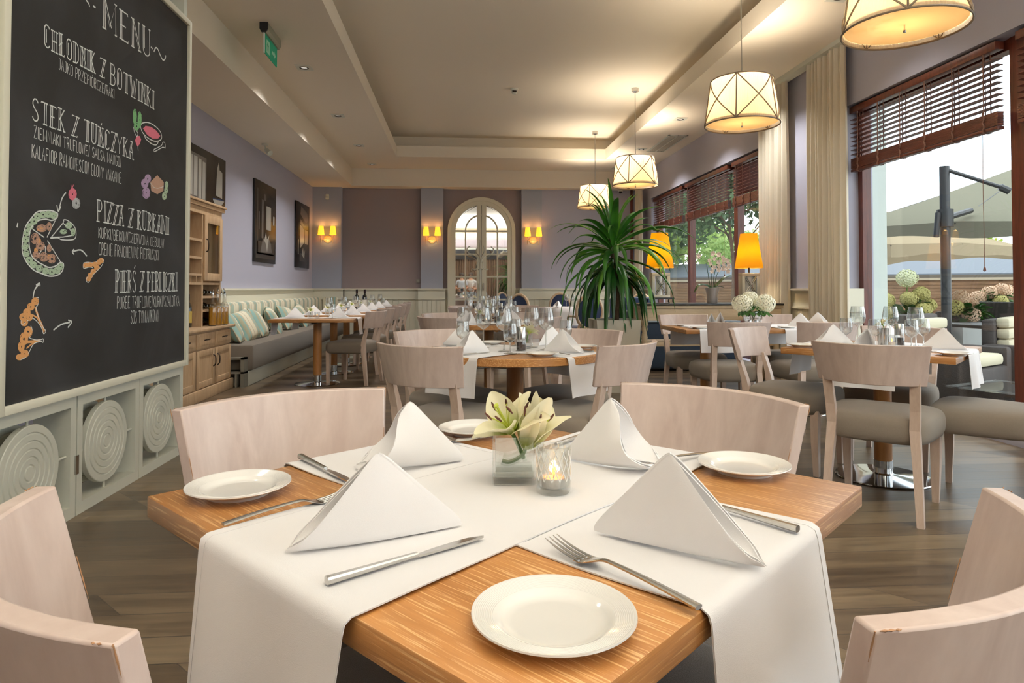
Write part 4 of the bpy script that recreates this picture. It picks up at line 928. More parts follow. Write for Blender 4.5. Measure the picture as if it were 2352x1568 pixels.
def knife_root():
    r = empty('knife', (0, 0, 0), 0, '', 'knife')
    mb = MB(); mb.quadbar([(0, 0, .0015), (0, 0, .0085)], [(.010, .001), (.010, .001)]) if False else None
    mb = MB(); vs = []; fs = []; n = 10
    for i in range(n+1):
        t = i/n; hw = .0058-.0022*t; ht = .0045-.0018*t; y = .118*t; zc = .0048
        for (a, b) in ((-1, -.5), (-.6, -1), (.6, -1), (1, -.5), (1, .5), (.6, 1), (-.6, 1), (-1, .5)): vs.append((hw*a, y, zc+ht*b))
    for i in range(n):
        for k in range(8): fs.append((i*8+k, i*8+(k+1) % 8, (i+1)*8+(k+1) % 8, (i+1)*8+k))
    fs.append(tuple(range(8))[::-1]); fs.append(tuple(n*8+k for k in range(8))); mb.add(vs, fs); mb.build('handle', M['steel'], r, ang=35)
    mb = MB(); prof = [(.118, -.0030, .0036), (.124, -.0052, .0046), (.15, -.0078, .0054), (.18, -.0088, .0054), (.20, -.0080, .0048), (.214, -.004, .004), (.219, .0012, .0026)]
    vs = []
    for y, xa, xb in prof: vs += [(xa, y, .0035), (xb, y, .0052), (xb, y, .0022)]
    fs = []
    for i in range(len(prof)-1):
        for k in range(3): fs.append((3*i+k, 3*i+(k+1) % 3, 3*i+3+(k+1) % 3, 3*i+3+k))
    fs += [(2, 1, 0), (3*len(prof)-3, 3*len(prof)-2, 3*len(prof)-1)]; mb.add(vs, fs); mb.build('blade', M['steel'], r, ang=30); return r
FORK, KNIFE = Proto(fork_root()), Proto(knife_root())
def lay(proto, a, b, z, label, cat, group, scale=1):
    d = Vector(b)-Vector(a); return proto.put((a[0], a[1], z), math.atan2(-d.x, d.y), label, cat, group, scale)
def plate_mesh(R=.083):
    p = [(0, .004), (R*.50, .004), (R*.56, .003), (R*.56, 0), (R*.60, 0), (R*.62, .004), (R*.70, .0085), (R*.97, .0145), (R, .0165), (R*.995, .0182)]
    n = 12; r0, r1 = R*.97, R*.72
    for i in range(n): t = i/n; r = r0+(r1-r0)*t; p += [(r, .0180-.0048*t), (r-(r0-r1)/n*.72, .0180-.0048*(t+.7/n)-.00025)]
    p += [(R*.70, .0122), (R*.66, .0095), (R*.60, .0068), (R*.5, .0062), (0, .0058)]
    return MB().lathe(p, 96).mesh('plate', M['china'], ang=28)
PLATE = plate_mesh()
def plate(x, y, z, label, group, s=1):
    o = bpy.data.objects.new('side_plate', PLATE); COL.objects.link(o); o.location = (x, y, z); o.scale = (s,)*3; return tag(o, label, 'plate', group)
def wineglass(h, rb, stem=.09, tulip=.8, name='wine_glass'):
    r = empty(name, (0, 0, 0), 0, '', 'glass')
    MB().lathe([(0, .0), (.034, .0), (.035, .0012), (.02, .003), (.006, .007), (.0036, .016), (.0034, stem-.01), (.006, stem)], 24).build('foot_and_stem', M['thinthick'], r)
    b = h-stem; out = [(.006, stem), (rb*.5, stem+.05*b+.004), (rb*.86, stem+.2*b), (rb, stem+.42*b), (rb*.95, stem+.66*b), (rb*tulip, h)]
    sp = smooth_pts([(a, c, 0) for a, c in out], 4); o_ = [(p.x, p.y) for p in sp]
    MB().lathe(o_+[(rb*tulip-.0012, h+.0006)]+[(max(.0005, a-.0016), c+.0012) for a, c in o_[::-1]], 28).build('bowl', M['winepane'], r)
    return r
WG_BIG, WG_SM = Proto(wineglass(.225, .044, .105)), Proto(wineglass(.155, .036, .055, .86, 'water_glass'))
# ================================================================== FOREGROUND TABLE
TA = math.radians(43); FC = (.091, 1.112); TZ = .75
T_SQ.put((FC[0], FC[1], 0), TA, 'square oak table in the foreground, set with crossed white runners', 'table')
chair_at([(-.543, .913), (-.256, .523)], FC, 'pale wooden chair cut off at the bottom left, nearest the camera', 'chairs at the foreground table')
chair_at([(.697, .81), (.321, .494)], FC, 'pale wooden chair cut off at the bottom right, nearest the camera', 'chairs at the foreground table')
chair_at([(-.606, 1.478), (-.199, 1.758)], FC, 'pale wooden chair at the far left side of the foreground table', 'chairs at the foreground table')
chair_at([(.451, 1.803), (.771, 1.421)], FC, 'pale wooden chair at the far right side of the foreground table, chipped at its edge', 'chairs at the foreground table')
cs, sn = math.cos(TA), math.sin(TA)
def tl(u, v): return (FC[0]+u*cs-v*sn, FC[1]+u*sn+v*cs)
runner(*tl(0, .005), TA+PI/2, .425, .004, .345, TZ, 'lower white runner on the foreground table, hanging over its near right edge', 'runners on the foreground table', (.24, .2), .012, 3)
runner(*tl(0, .005), TA, .425, .0055, .345, TZ+.0018, 'upper white runner on the foreground table, hanging over its near left edge', 'runners on the foreground table', (.27, .2), .012, 1)
TN = TZ+.0052
nm1 = napkin_mesh(.245, .116, .020, .009, 1, .52); nm2 = napkin_mesh(.235, .124, .022, .009, 2, .5); nm3 = napkin_mesh(.215, .120, .048, .020, 3, .52, .06); nm4 = napkin_mesh(.205, .126, .055, .024, 4, .50, .06)
GN = 'folded napkins on the foreground table'
napkin(nm1, (.012, .945), (-.216, .868), TN, 'white folded napkin standing on the runner at the near left place', GN)
napkin(nm2, (.178, .910), (.352, .782), TN, 'white folded napkin at the near right place, largest in view', GN)
napkin(nm3, (.016, 1.299), (-.160, 1.27), TN, 'white folded napkin at the far left place with its wings curled open', GN)
napkin(nm4, (.200, 1.300), (.350, 1.225), TN, 'white folded napkin at the far right place with its wings curled open', GN)
GF, GK = 'forks on the foreground table', 'knives on the foreground table'
lay(FORK, (.248, .673), (.118, .861), TN, 'steel fork lying in full view behind the nearest plate', 'fork', GF, 1.1)
lay(KNIFE, (-.149, .767), (.026, .887), TN, 'steel knife lying in full view before the near left napkin', 'knife', GK)
lay(FORK, (-.33, .962), (-.17, 1.10), TN, 'steel fork half hidden behind the near left napkin', 'fork', GF)
lay(KNIFE, (.464, .879), (.345, 1.05), TN, 'steel knife handle showing right of the near right napkin', 'knife', GK)
lay(KNIFE, (-.312, 1.338), (-.188, 1.163), TN, 'steel knife beside the far left napkin, handle towards the left plate', 'knife', GK)
lay(FORK, (-.15, 1.50), (.045, 1.447), TN, 'steel fork whose tines show right of the far left napkin', 'fork', GF)
lay(FORK, (.505, 1.30), (.340, 1.213), TN, 'steel fork between the far right napkin and the right plate', 'fork', GF, .95)
lay(KNIFE, (.286, 1.484), (.155, 1.345), TN, 'steel knife partly hidden behind the far right napkin', 'knife', GK)
GP = 'side plates on the foreground table'
plate(.095, .663, TZ, 'cream side plate with ringed rim nearest the camera', GP)
plate(-.364, 1.135, TZ, 'cream side plate on the left corner of the foreground table', GP)
plate(.528, 1.196, TZ, 'cream side plate on the right corner of the foreground table', GP)
plate(.035, 1.556, TZ, 'cream side plate behind the lilies at the back corner of the foreground table', GP)
# glass cube vase with two lilies
VX, VY = .0965, 1.163
v = empty('glass_vase', (VX, VY, TN), math.radians(-3), 'square clear glass vase in the middle of the foreground table', 'vase')
mb = MB(); w = .0375
def ringbox(mb, w, z, r=.004): return [(a*(w-r)+r*math.cos(t)*1, b*(w-r)+r*math.sin(t)*1, z) for a, b, t0 in ((1, 1, 0), (-1, 1, 90), (-1, -1, 180), (1, -1, 270)) for t in (math.radians(t0), math.radians(t0+45), math.radians(t0+90))]
rings = [ringbox(mb, w-.002, 0), ringbox(mb, w, .002), ringbox(mb, w, .079), ringbox(mb, w-.001, .08), ringbox(mb, w-.004, .08, .002), ringbox(mb, w-.0045, .079, .002), ringbox(mb, w-.0045, .012, .002), ringbox(mb, w-.008, .009, .002)]
vs = sum(rings, []); fs = []
for j in range(len(rings)-1):
    for i in range(12): fs.append((j*12+i, j*12+(i+1) % 12, (j+1)*12+(i+1) % 12, (j+1)*12+i))
fs.append(tuple(range(12))[::-1]); fs.append(tuple((len(rings)-1)*12+i for i in range(12))); mb.add(vs, fs); mb.build('glass_body', M['thick'], v, ang=30)
mw = solidglass('water', (.97, .99, .98), .4)
MB().box(-w+.0055, w-.0055, -w+.0055, w-.0055, .0125, .022).build('water', mw, v)
def petal(mb, base, direc, up, L, W, curl, cup, seed=0):
    d = Vector(direc).normalized(); u = Vector(up); u = (u-d*u.dot(d)).normalized(); s = d.cross(u)
    def f(a, b):
        t = a; x = (b-.5)*2; wd = W*math.sin(PI*min(1, t*.93+.05))**.75*(1-.15*t)
        bend = curl*t*t; p = Vector(base)+d*L*t*(1-.18*abs(curl)*t)-u*L*bend*.55+s*x*wd
        p += u*(cup*wd*(x*x)-.0016*math.cos(x*PI)*(1-t)); p += u*.0012*math.sin(t*14+seed)*x
        return tuple(p)
    mb.grid(f, 16, 8)
m_, n_, b_ = newmat('lily_petal'); L_ = n_.links.new; b_.inputs['Base Color'].default_value = lin((240, 236, 200)); b_.inputs['Roughness'].default_value = .5
at = n_.nodes.new('ShaderNodeTexCoord'); gl = n_.nodes.new('ShaderNodeVectorMath'); gl.operation = 'LENGTH'; L_(at.outputs['Object'], gl.inputs[0])
rr = n_.nodes.new('ShaderNodeValToRGB'); rr.color_ramp.elements[0].position = .012; rr.color_ramp.elements[0].color = lin((196, 206, 84)); rr.color_ramp.elements[1].position = .040; rr.color_ramp.elements[1].color = lin((248, 244, 218))
L_(gl.outputs['Value'], rr.inputs[0]); L_(rr.outputs[0], b_.inputs['Base Color']); tl_ = n_.nodes.new('ShaderNodeBsdfTranslucent'); L_(rr.outputs[0], tl_.inputs[0])
mx = n_.nodes.new('ShaderNodeMixShader'); mx.inputs[0].default_value = .35; L_(b_.outputs[0], mx.inputs[1]); L_(tl_.outputs[0], mx.inputs[2]); L_(mx.outputs[0], n_.nodes['Material Output'].inputs[0]); M['lily'] = m_
M['stemgreen'] = mat('stem_green', (92, 130, 50), .5); M['stamen'] = mat('stamen_yellow_green', (170, 180, 60), .5); M['anther'] = mat('brown_anther', (74, 36, 20), .8)
def lily(name, base, axis, L, opens, label, group, n=6, phase=0, stem_to=None, scale=1):
    r = empty(name, base, 0, label, 'flower', group); ax = Vector(axis).normalized()
    a0 = ax.cross(Vector((0, 0, 1)) if abs(ax.z) < .95 else Vector((1, 0, 0))).normalized(); b0 = ax.cross(a0)
    for k in range(n):
        t = phase+2*PI*k/n; rad = a0*math.cos(t)+b0*math.sin(t); mb = MB(); op = opens if not isinstance(opens, (list, tuple)) else opens[k]
        petal(mb, rad*.003, ax*math.cos(op)+rad*math.sin(op), ax*math.sin(op)-rad*math.cos(op), L*(1 if k % 2 else .93), L*.27*(1.2 if k % 2 else .85), .22+op*.55 if op > .3 else -.25, .35, k)
        mb.build('petal', M['lily'], r, solid=.0006, ang=80)
    mb = MB(); mb.tube([ax*.0, ax*L*.75], .0022, 8); mb.tube([ax*L*.74, ax*L*.78], .0042, 8); mb.build('pistil', M['stamen'], r)
    for k in range(5):
        t = phase+.5+2*PI*k/5; rad = a0*math.cos(t)+b0*math.sin(t); e = ax*L*.62+rad*L*.24
        mb = MB(); mb.tube([Vector((0, 0, 0)), ax*L*.3+rad*L*.06, e], .0011, 6); st = mb.build('stamen', M['stamen'], r)
        q = ax*.9+rad*.4*math.sin(k*2.1)+a0*.4*math.cos(k); q.normalize(); MB().tube([e-q*.009, e, e+q*.009], [.0012, .0024, .0012], 6).build('anther', M['anther'], st)
    if stem_to:
        e = Vector(stem_to)-Vector(base); MB().tube(smooth_pts([Vector((0, 0, 0)), -ax*.012+e*.1, e*.6-ax*.012, e], 5), .0036, 10).build('stem', M['stemgreen'], r)
    return r
GL = 'lilies in the glass vase'
lily('lily', (VX-.004, VY-.004, TN+.082), (-.5, -.45, .9), .086, [1.05, .5, .5, .9, .75, .55], 'open pale yellow lily with brown stamens, left in the vase', GL, 6, .4, (VX+.018, VY+.01, TN+.033))
lily('lily', (VX+.02, VY-.006, TN+.055), (.30, -.15, 1), .108, [.22, .3, .42, .5, .32, .25], 'half open cream lily, taller, right in the vase', GL, 6, .1, (VX-.02, VY+.008, TN+.031))
# patterned tealight glass
ch = empty('candle_holder', (.1555, 1.088, TN), 0, 'round glass tealight holder with a frosted lattice in front of the vase', 'candle holder')
MB().lathe([(0, 0), (.026, 0), (.028, .003), (.0285, .075), (.0278, .0765), (.0265, .0755), (.0262, .012), (.024, .009), (0, .0085)], 48).build('glass_body', M['thick'], ch, ang=40)
fro = mat('frosted_lattice', (225, 228, 226), .6); mb = MB(); R = .0289
for k in range(14):
    for s in (-1, 1):
        pts = []
        for i in range(13): z = .022+.049*i/12; a = 2*PI*k/14+s*(z-.022)*14.5; pts.append((R*math.cos(a), R*math.sin(a), z))
        mb.tube(pts, .00075, 4, caps=False)
mb.build('lattice', fro, ch)
tlt = empty('tealight_candle', (.1555, 1.088, TN+.009), 0, 'lit tealight burning inside the patterned glass', 'candle')
MB().lathe([(0, 0), (.0195, 0), (.0198, .015), (.0192, .0155), (.019, .0125), (0, .0125)], 36).build('cup', mat('tealight_cup', (205, 200, 195), .35, .6), tlt)
mwx, nx_, bx_ = newmat('wax'); bx_.inputs['Base Color'].default_value = lin((240, 190, 150)); bx_.inputs['Roughness'].default_value = .3; bx_.inputs['Emission Color'].default_value = lin((230, 130, 70)); bx_.inputs['Emission Strength'].default_value = .15
MB().lathe([(0, .0126), (.0188, .0128), (.0188, .012)], 30).build('wax', mwx, tlt)
MB().tube([(0, 0, .012), (.001, 0, .020)], .0007, 6).build('wick', M['black'], tlt)
FLAME = glow('candle_flame', (255, 170, 70), 4.5)
MB().lathe([(0, 0), (.0022, .004), (.0030, .008), (.0018, .014), (0, .021)], 14, (.001, 0, .019)).build('flame', FLAME, tlt)
lamp('tealight_lamp', 'POINT', (.1565, 1.088, TN+.04), .12, (1, .55, .22), .006)

# ================================================================== OTHER TABLES
simp = {}
def small_nap(k=0):
    if k not in simp: simp[k] = napkin_mesh(.235, .12, .03+.012*k, .014, 10+k, .5, .02)
    return simp[k]
def mini_vase(x, y, z, label, group, kind='lily'):
    o = empty('flower_vase', (x, y, z), 0, label, 'vase', group); MB().lathe([(0, 0), (.03, 0), (.032, .004), (.032, .075), (.03, .075), (.03, .01), (0, .01)], 20).build('glass_body', M['winepane'], o)
    return o
def tealight(x, y, z, label, group):
    o = TEAL.put((x, y, z), 0, label, 'candle holder', group); return o
tr = empty('candle_holder', (0, 0, 0), 0, '', 'candle holder'); MB().lathe([(0, 0), (.027, 0), (.029, .07), (.027, .07), (.025, .012), (0, .012)], 24).build('glass_body', M['winepane'], tr)
q = MB().lathe([(0, .012), (.019, .012), (.019, .027), (0, .027)], 20).build('tealight', mat('tealight_side', (230, 210, 190), .5), tr); MB().lathe([(0, 0), (.004, .005), (.0035, .012), (0, .022)], 10, (0, 0, .03)).build('flame', FLAME, q)
TEAL = Proto(tr)
mill = empty('pepper_mill', (0, 0, 0), 0, '', 'mill')
MB().lathe([(0, 0), (.028, 0), (.029, .003), (.027, .055), (.024, .062), (0, .062)], 28).build('glass_body', M['winepane'], mill)
MB().lathe([(0, .003), (.024, .003), (.0235, .045), (0, .045)], 24).build('peppercorns', mat('peppercorns', (50, 36, 30), .9, bump=1, bscale=300, var=.5, vscale=300), mill)
MB().lathe([(0, .06), (.025, .06), (.025, .125), (.023, .128), (0, .128)], 28).build('steel_cap', M['steel'], mill)
MILL = Proto(mill)
def rot(cx, cy, a, u, v): return (cx+u*math.cos(a)-v*math.sin(a), cy+u*math.sin(a)+v*math.cos(a))
lilyproto = {}
def small_lily(x, y, z, label, group, s=.8, axis=(-.3, -.4, .8)):
    if not lilyproto:
        lilyproto['p'] = Proto(lily('lily', (0, 0, 0), (-.2, -.5, .8), .07, .75, '', '', 6, .3, (.01, 0, -.05)))
    return lilyproto['p'].put((x, y, z), x*7, label, 'flower', group, s)

def crossed(cx, cy, ang, half, name, group, hang=.2, width=.34):
    runner(cx, cy, ang+PI/2, half, .004, width, TZ, 'lower white runner crossing '+name, group, (hang, hang), .012, 5)
    runner(cx, cy, ang, half, .0055, width, TZ+.0018, 'upper white runner crossing '+name, group, (hang, hang), .014, 6)

# ---- round table in the middle
MC = (.31, 3.67); MA = math.radians(45)
T_RD.put((MC[0], MC[1], 0), .3, 'round oak table with wine glasses just behind the foreground table', 'table')
G2 = 'chairs at the nearest round table'
chair_at([(-.40, 3.25), (.02, 2.95)], MC, 'pale wooden chair seen from behind at the near left of the first round table', G2)
chair_at([(.626, 2.94), (.99, 3.29)], MC, 'pale wooden chair with curved back at the near right of the first round table', G2)
chair_at([(-.39, 4.0), (.02, 4.30)], MC, 'pale wooden chair at the far left of the first round table, facing us', G2)
chair_at([(.62, 4.30), (.99, 3.98)], MC, 'pale wooden chair at the far right of the first round table, before the planter', G2)
crossed(MC[0], MC[1], MA, .47, 'the nearest round table', 'runners on the nearest round table', .21)
GM = 'things on the nearest round table'
GN2 = 'napkins on the nearest round table'
napkin(small_nap(0), (.165, 3.50), (.00, 3.40), TN, 'folded napkin at the near left place of the nearest round table', GN2)
napkin(small_nap(1), (.445, 3.52), (.64, 3.40), TN, 'folded napkin at the near right place of the nearest round table', GN2)
napkin(small_nap(1), (.12, 3.85), (-.06, 3.93), TN, 'folded napkin at the far left place of the nearest round table', GN2)
napkin(small_nap(0), (.46, 3.84), (.60, 3.98), TN, 'folded napkin at the far right place of the nearest round table', GN2)
g = 'wine glasses on the nearest round table'
WG_BIG.put((.137, 3.74, TN), 0, 'tall wine glass left of the middle of the nearest round table', 'glass', g)
WG_BIG.put((.240, 3.53, TN), 0, 'tall wine glass in the centre of the nearest round table', 'glass', g)
WG_BIG.put((.415, 3.76, TN), 0, 'tall wine glass behind the pepper mill', 'glass', g)
WG_BIG.put((.475, 3.60, TN), 0, 'tall wine glass right of the pepper mill', 'glass', g)
g = 'water glasses on the nearest round table'
WG_SM.put((.262, 3.40, TN), 0, 'low water glass just left of the pepper mill, nearest us', 'glass', g)
WG_SM.put((.02, 3.64, TN), 0, 'low water glass behind the near left napkin of the round table', 'glass', g)
WG_SM.put((.60, 3.70, TN), 0, 'low water glass behind the near right napkin of the round table', 'glass', g)
WG_SM.put((.33, 3.86, TN), 0, 'low water glass farthest back on the nearest round table', 'glass', g)
MILL.put((.335, 3.56, TN), 0, 'clear and steel pepper mill in the middle of the nearest round table', 'mill')
mini_vase(.372, 3.68, TN, 'small glass vase behind the pepper mill', 'small table vases')
small_lily(.385, 3.66, TN+.085, 'cream lily right behind the pepper mill', 'lilies on the tables', 1.0)
g = 'plates on the nearest round table'
plate(.419, 3.30, TZ, 'side plate on the near edge of the nearest round table', g); plate(.20, 4.03, TZ, 'side plate at the back of the nearest round table', g); plate(.70, 3.72, TZ, 'side plate at the right edge of the nearest round table', g)
g = 'cutlery on the nearest round table'
lay(KNIFE, (.0, 3.30), (.15, 3.44), TN, 'knife before the near left napkin of the nearest round table', 'knife', g)
lay(FORK, (.55, 3.27), (.40, 3.42), TN, 'fork before the near right napkin of the nearest round table', 'fork', g)
lay(KNIFE, (.70, 3.42), (.56, 3.57), TN, 'knife right of the near right napkin of the nearest round table', 'knife', g)
lay(KNIFE, (-.07, 3.76), (.07, 3.62), TN, 'knife left of the far left napkin of the nearest round table', 'knife', g)
lay(FORK, (.10, 4.0), (.22, 3.86), TN, 'fork beside the far left napkin of the nearest round table', 'fork', g)

# ---- two more round tables behind it
def far_round(cx, cy, name, group):
    T_RD.put((cx, cy, 0), .7, 'round oak table, '+name, 'table', 'round tables down the middle of the room')
    for a, w in ((225, 'near left'), (135, 'far left'), (45, 'far right'), (-45, 'near right')):
        chair_dir(cx, cy, math.radians(a), .70, 'pale wooden chair at the %s of the round table %s' % (w, name), group[0])
    crossed(cx, cy, MA, .47, 'the round table '+name, group[1], .2)
    for a, w in ((225, 'near left'), (135, 'far left'), (45, 'far right'), (-45, 'near right')):
        t = math.radians(a); napkin(small_nap(1 if a in (135, -45) else 0), (cx+.17*math.cos(t), cy+.17*math.sin(t)), (cx+.37*math.cos(t+.12), cy+.37*math.sin(t+.12)), TN, 'folded napkin at the %s place of the round table %s' % (w, name), group[2])
        for k, (P_, rr, da) in enumerate(((WG_BIG, .20, .6), (WG_SM, .27, .85))):
            P_.put((cx+rr*math.cos(t+da), cy+rr*math.sin(t+da), TN), 0, '%s glass by the %s place of the round table %s' % (('tall wine', 'low water')[k], w, name), 'glass', group[3])
        plate(cx+.38*math.cos(t-PI/4), cy+.38*math.sin(t-PI/4), TZ, 'side plate by the %s place of the round table %s' % (w, name), group[4])
    TEAL.put((cx-.03, cy-.08, TN), 0, 'glass with a burning tealight on the round table '+name, 'candle holder', 'tealight holders on the farther tables')
    MILL.put((cx+.08, cy-.03, TN), 0, 'pepper mill on the round table '+name, 'mill')
    mini_vase(cx-.1, cy+.02, TN, 'small vase with a lily on the round table '+name, 'small table vases'); small_lily(cx-.1, cy, TN+.085, 'pale lily in the vase of the round table '+name, 'lilies on the tables', 1)
far_round(.29, 6.5, 'second from the camera', ['chairs at the second round table', 'runners on the second round table', 'napkins on the second round table', 'glasses on the second round table', 'plates on the second round table'])
far_round(.52, 9.5, 'nearest the mirrored door', ['chairs at the farthest round table', 'runners on the farthest round table', 'napkins on the farthest round table', 'glasses on the farthest round table', 'plates on the farthest round table'])

# ---- right: square table by the near window
AC = (2.45, 3.66); AA = math.radians(43)
T_SQ.put((AC[0], AC[1], 0), AA, 'square oak table beside the near window with a chrome disc base', 'table')
G3 = 'chairs at the table by the near window'
chair_at([(1.762, 3.168), (2.115, 2.826)], AC, 'pale wooden chair with its back to us at the near window table', G3)
chair_at([(1.72, 4.05), (2.07, 4.36)], AC, 'pale wooden chair at the left of the near window table', G3)
chair_at([(2.815, 4.395), (3.137, 4.067)], AC, 'pale wooden chair by the window behind the near window table', G3)
chair_at([(3.12, 3.20), (2.78, 2.87)], AC, 'chair at the right picture edge of which mostly the taupe seat shows', G3)
runner(*rot(*AC, AA, 0, 0), AA, .425, .004, .34, TZ, 'lower white runner on the near window table', 'runners on the near window table', (.2, .2), .012, 8)
runner(*rot(*AC, AA, 0, 0), AA+PI/2, .425, .0055, .34, TZ+.0018, 'upper white runner on the near window table', 'runners on the near window table', (.2, .2), .012, 9)
g = 'napkins on the near window table'
napkin(small_nap(0), (2.37, 3.80), (2.16, 3.86), TN, 'folded napkin at the left corner of the near window table', g)
napkin(small_nap(1), (2.30, 3.52), (2.16, 3.38), TN, 'folded napkin behind the front chair of the near window table', g)
napkin(small_nap(0), (2.56, 3.50), (2.72, 3.40), TN, 'folded napkin at the right end of the near window table', g)
napkin(small_nap(1), (2.58, 3.85), (2.73, 3.98), TN, 'folded napkin on the window side of the near window table', g)
g = 'wine glasses on the near window table'
WG_BIG.put((2.43, 3.86, TN), 0, 'tall wine glass left of the steel flower cup', 'glass', g); WG_BIG.put((2.63, 3.62, TN), 0, 'tall wine glass just right of the steel flower cup', 'glass', g); WG_BIG.put((2.60, 3.80, TN), 0, 'tall wine glass behind the others on the near window table', 'glass', g)
g = 'water glasses on the near window table'
WG_SM.put((2.33, 3.82, TN), 0, 'low glass leftmost on the near window table', 'glass', g); WG_SM.put((2.42, 3.68, TN), 0, 'low glass in front of the tall left one on the near window table', 'glass', g); WG_SM.put((2.56, 3.50+.06, TN), 0, 'low glass near the right napkin of the near window table', 'glass', g); WG_SM.put((2.72, 3.68, TN), 0, 'low glass rightmost on the near window table', 'glass', g)
v = empty('flower_cup', (2.50, 3.72, TN), 0, 'steel cup holding cream flowers on the near window table', 'vase'); MB().lathe([(0, 0), (.03, 0), (.032, .10), (.030, .10), (.028, .01), (0, .01)], 24).build('cup', M['steel'], v)
small_lily(2.49, 3.71, TN+.12, 'cream flower in the steel cup', 'lilies on the tables', .7)
MILL.put((2.585, 3.70, TN), 0, 'dark pepper mill on the near window table', 'mill'); TEAL.put((2.47, 3.60, TN), 0, 'clear candle glass on the near window table', 'candle holder', 'tealight holders on the farther tables')
g = 'plates on the near window table'
plate(1.99, 3.70, TZ, 'side plate on the left corner of the near window table', g); plate(2.50, 3.16, TZ, 'side plate on the right corner of the near window table', g)
lay(KNIFE, (2.06, 3.80), (2.20, 3.66), TN, 'knife on the left of the near window table', 'knife', 'cutlery on the near window table'); lay(FORK, (2.36, 3.20), (2.50, 3.34), TN, 'fork at the front of the near window table', 'fork', 'cutlery on the near window table')

# ---- long table before the console
BC = (2.58, 5.66)
T_LONG.put((BC[0], BC[1], 0), 0, 'long oak table with hydrangeas in front of the console', 'table')
G4 = 'chairs at the long hydrangea table'
chair_at([(1.94, 4.99), (2.40, 4.97)], BC, 'pale wooden chair with its back to us at the left of the hydrangea table', G4)
CHAIR.put((2.86, 5.21, 0), 0, 'pale wooden chair with its back to us at the right of the hydrangea table', 'chair', G4)
CHAIR.put((2.21, 6.10, 0), PI, 'pale wooden chair behind the left end of the hydrangea table, facing us', 'chair', G4)
CHAIR.put((3.08, 6.10, 0), PI, 'pale wooden chair behind the right end of the hydrangea table, facing us', 'chair', G4)
for i, x in enumerate((2.17, 2.90)): runner(x, BC[1], PI/2, .36, .004, .4, TZ, 'white runner across the %s half of the hydrangea table' % ('left', 'right')[i], 'runners on the hydrangea table', (.2, .2), .012, 12+i)
g = 'napkins on the hydrangea table'
for (a, b, l) in (((2.20, 5.62), (2.12, 5.42), 'nearest us at the left'), ((2.42, 5.95), (2.34, 5.78), 'left of the hydrangeas'), ((2.90, 5.66), (3.08, 5.50), 'right of the hydrangeas'), ((3.18, 5.86), (3.30, 5.70), 'at the far right end')):
    napkin(small_nap(0), a, b, TN, 'folded napkin on the hydrangea table, '+l, g)
g = 'plates on the hydrangea table'
plate(2.02, 5.42, TZ, 'side plate at the left front of the hydrangea table', g); plate(2.80, 5.44, TZ, 'side plate at the right front of the hydrangea table', g); plate(3.16, 5.56, TZ, 'side plate at the right end of the hydrangea table', g)
lay(KNIFE, (1.95, 5.78), (1.98, 5.56), TN, 'knife at the left end of the hydrangea table', 'knife', 'cutlery on the hydrangea table'); lay(FORK, (3.22, 5.40), (3.20, 5.62), TN, 'fork at the right of the hydrangea table', 'fork', 'cutlery on the hydrangea table')
for x in (2.50, 2.56): 
    sh = empty('salt_shaker', (x, 5.52, TN), 0, 'small glass shaker before the hydrangeas, the %s of the pair' % ('left' if x < 2.53 else 'right'), 'shaker', 'shakers in front of the hydrangeas'); MB().lathe([(0, 0), (.018, 0), (.016, .045), (0, .045)], 16).build('glass_body', M['winepane'], sh); MB().lathe([(0, .045), (.017, .045), (.015, .06), (0, .062)], 16).build('steel_cap', M['chrome'], sh)

# ---- row of tables along the bench
ROWY = [7.74, 8.72, 9.68, 10.62, 11.56, 12.7]
nth = ['first', 'second', 'third', 'fourth', 'fifth', 'sixth']
for i, y in enumerate(ROWY):
    T_ROW.put((-1.62, y, 0), 0, 'small oak table along the bench, %s from the dresser' % nth[i], 'table', 'row of tables along the bench')
    n = Vector((-.95, .31)); p = Vector((-.955, y-.02)) + n*.285
    if i == 5: n = Vector((-.99, .1)); p = Vector((-1.02, y+.1))+n*.285
    CHAIR.put((p.x, p.y, 0), math.atan2(-n.x, n.y), 'pale wooden chair facing the bench, %s in its row from the camera' % nth[i], 'chair', 'row of chairs facing the bench')
    runner(-1.62, y, 0, .46, .004, .3, TZ, 'white runner across the %s table of the bench row' % nth[i], 'runners on the bench row tables', (.2, .2), .010, 20+i)
    napkin(small_nap(0), (-1.50, y-.02), (-1.27, y-.0), TN, 'folded napkin on the chair side of the %s bench row table' % nth[i], 'napkins on the bench row tables')
    napkin(small_nap(1), (-1.76, y+.02), (-1.98, y+.0), TN, 'folded napkin on the bench side of the %s bench row table' % nth[i], 'napkins on the bench row tables')
    WG_BIG.put((-1.52, y+.15, TN), 0, 'tall wine glass on the %s bench row table' % nth[i], 'glass', 'wine glasses on the bench row tables')
    WG_SM.put((-1.43, y-.12, TN), 0, 'low glass on the %s bench row table' % nth[i], 'glass', 'low glasses on the bench row tables')
    if i < 5: TEAL.put((-1.60, y-.13, TN), 0, 'glass with a burning tealight on the %s bench row table' % nth[i], 'candle holder', 'tealight holders on the bench row')
    mini_vase(-1.68, y-.10, TN, 'small flower vase on the %s bench row table' % nth[i], 'small table vases'); small_lily(-1.68, y-.11, TN+.08, 'pale flower on the %s bench row table' % nth[i], 'lilies on the tables', .8)
wbp = bottle('wine_bottle', M['winebottle'], '', 'bottle', .32, .038, M['redfoil'], M['cream_label']); WB = Proto(wbp)
WB.put((-1.60, 10.50, TN), 0, 'dark wine bottle on the bench row, left of the pair', 'bottle', 'pair of wine bottles on the bench row')
WB.put((-1.50, 10.66, TN), 1, 'dark wine bottle with pale label on the bench row, right of the pair', 'bottle', 'pair of wine bottles on the bench row')
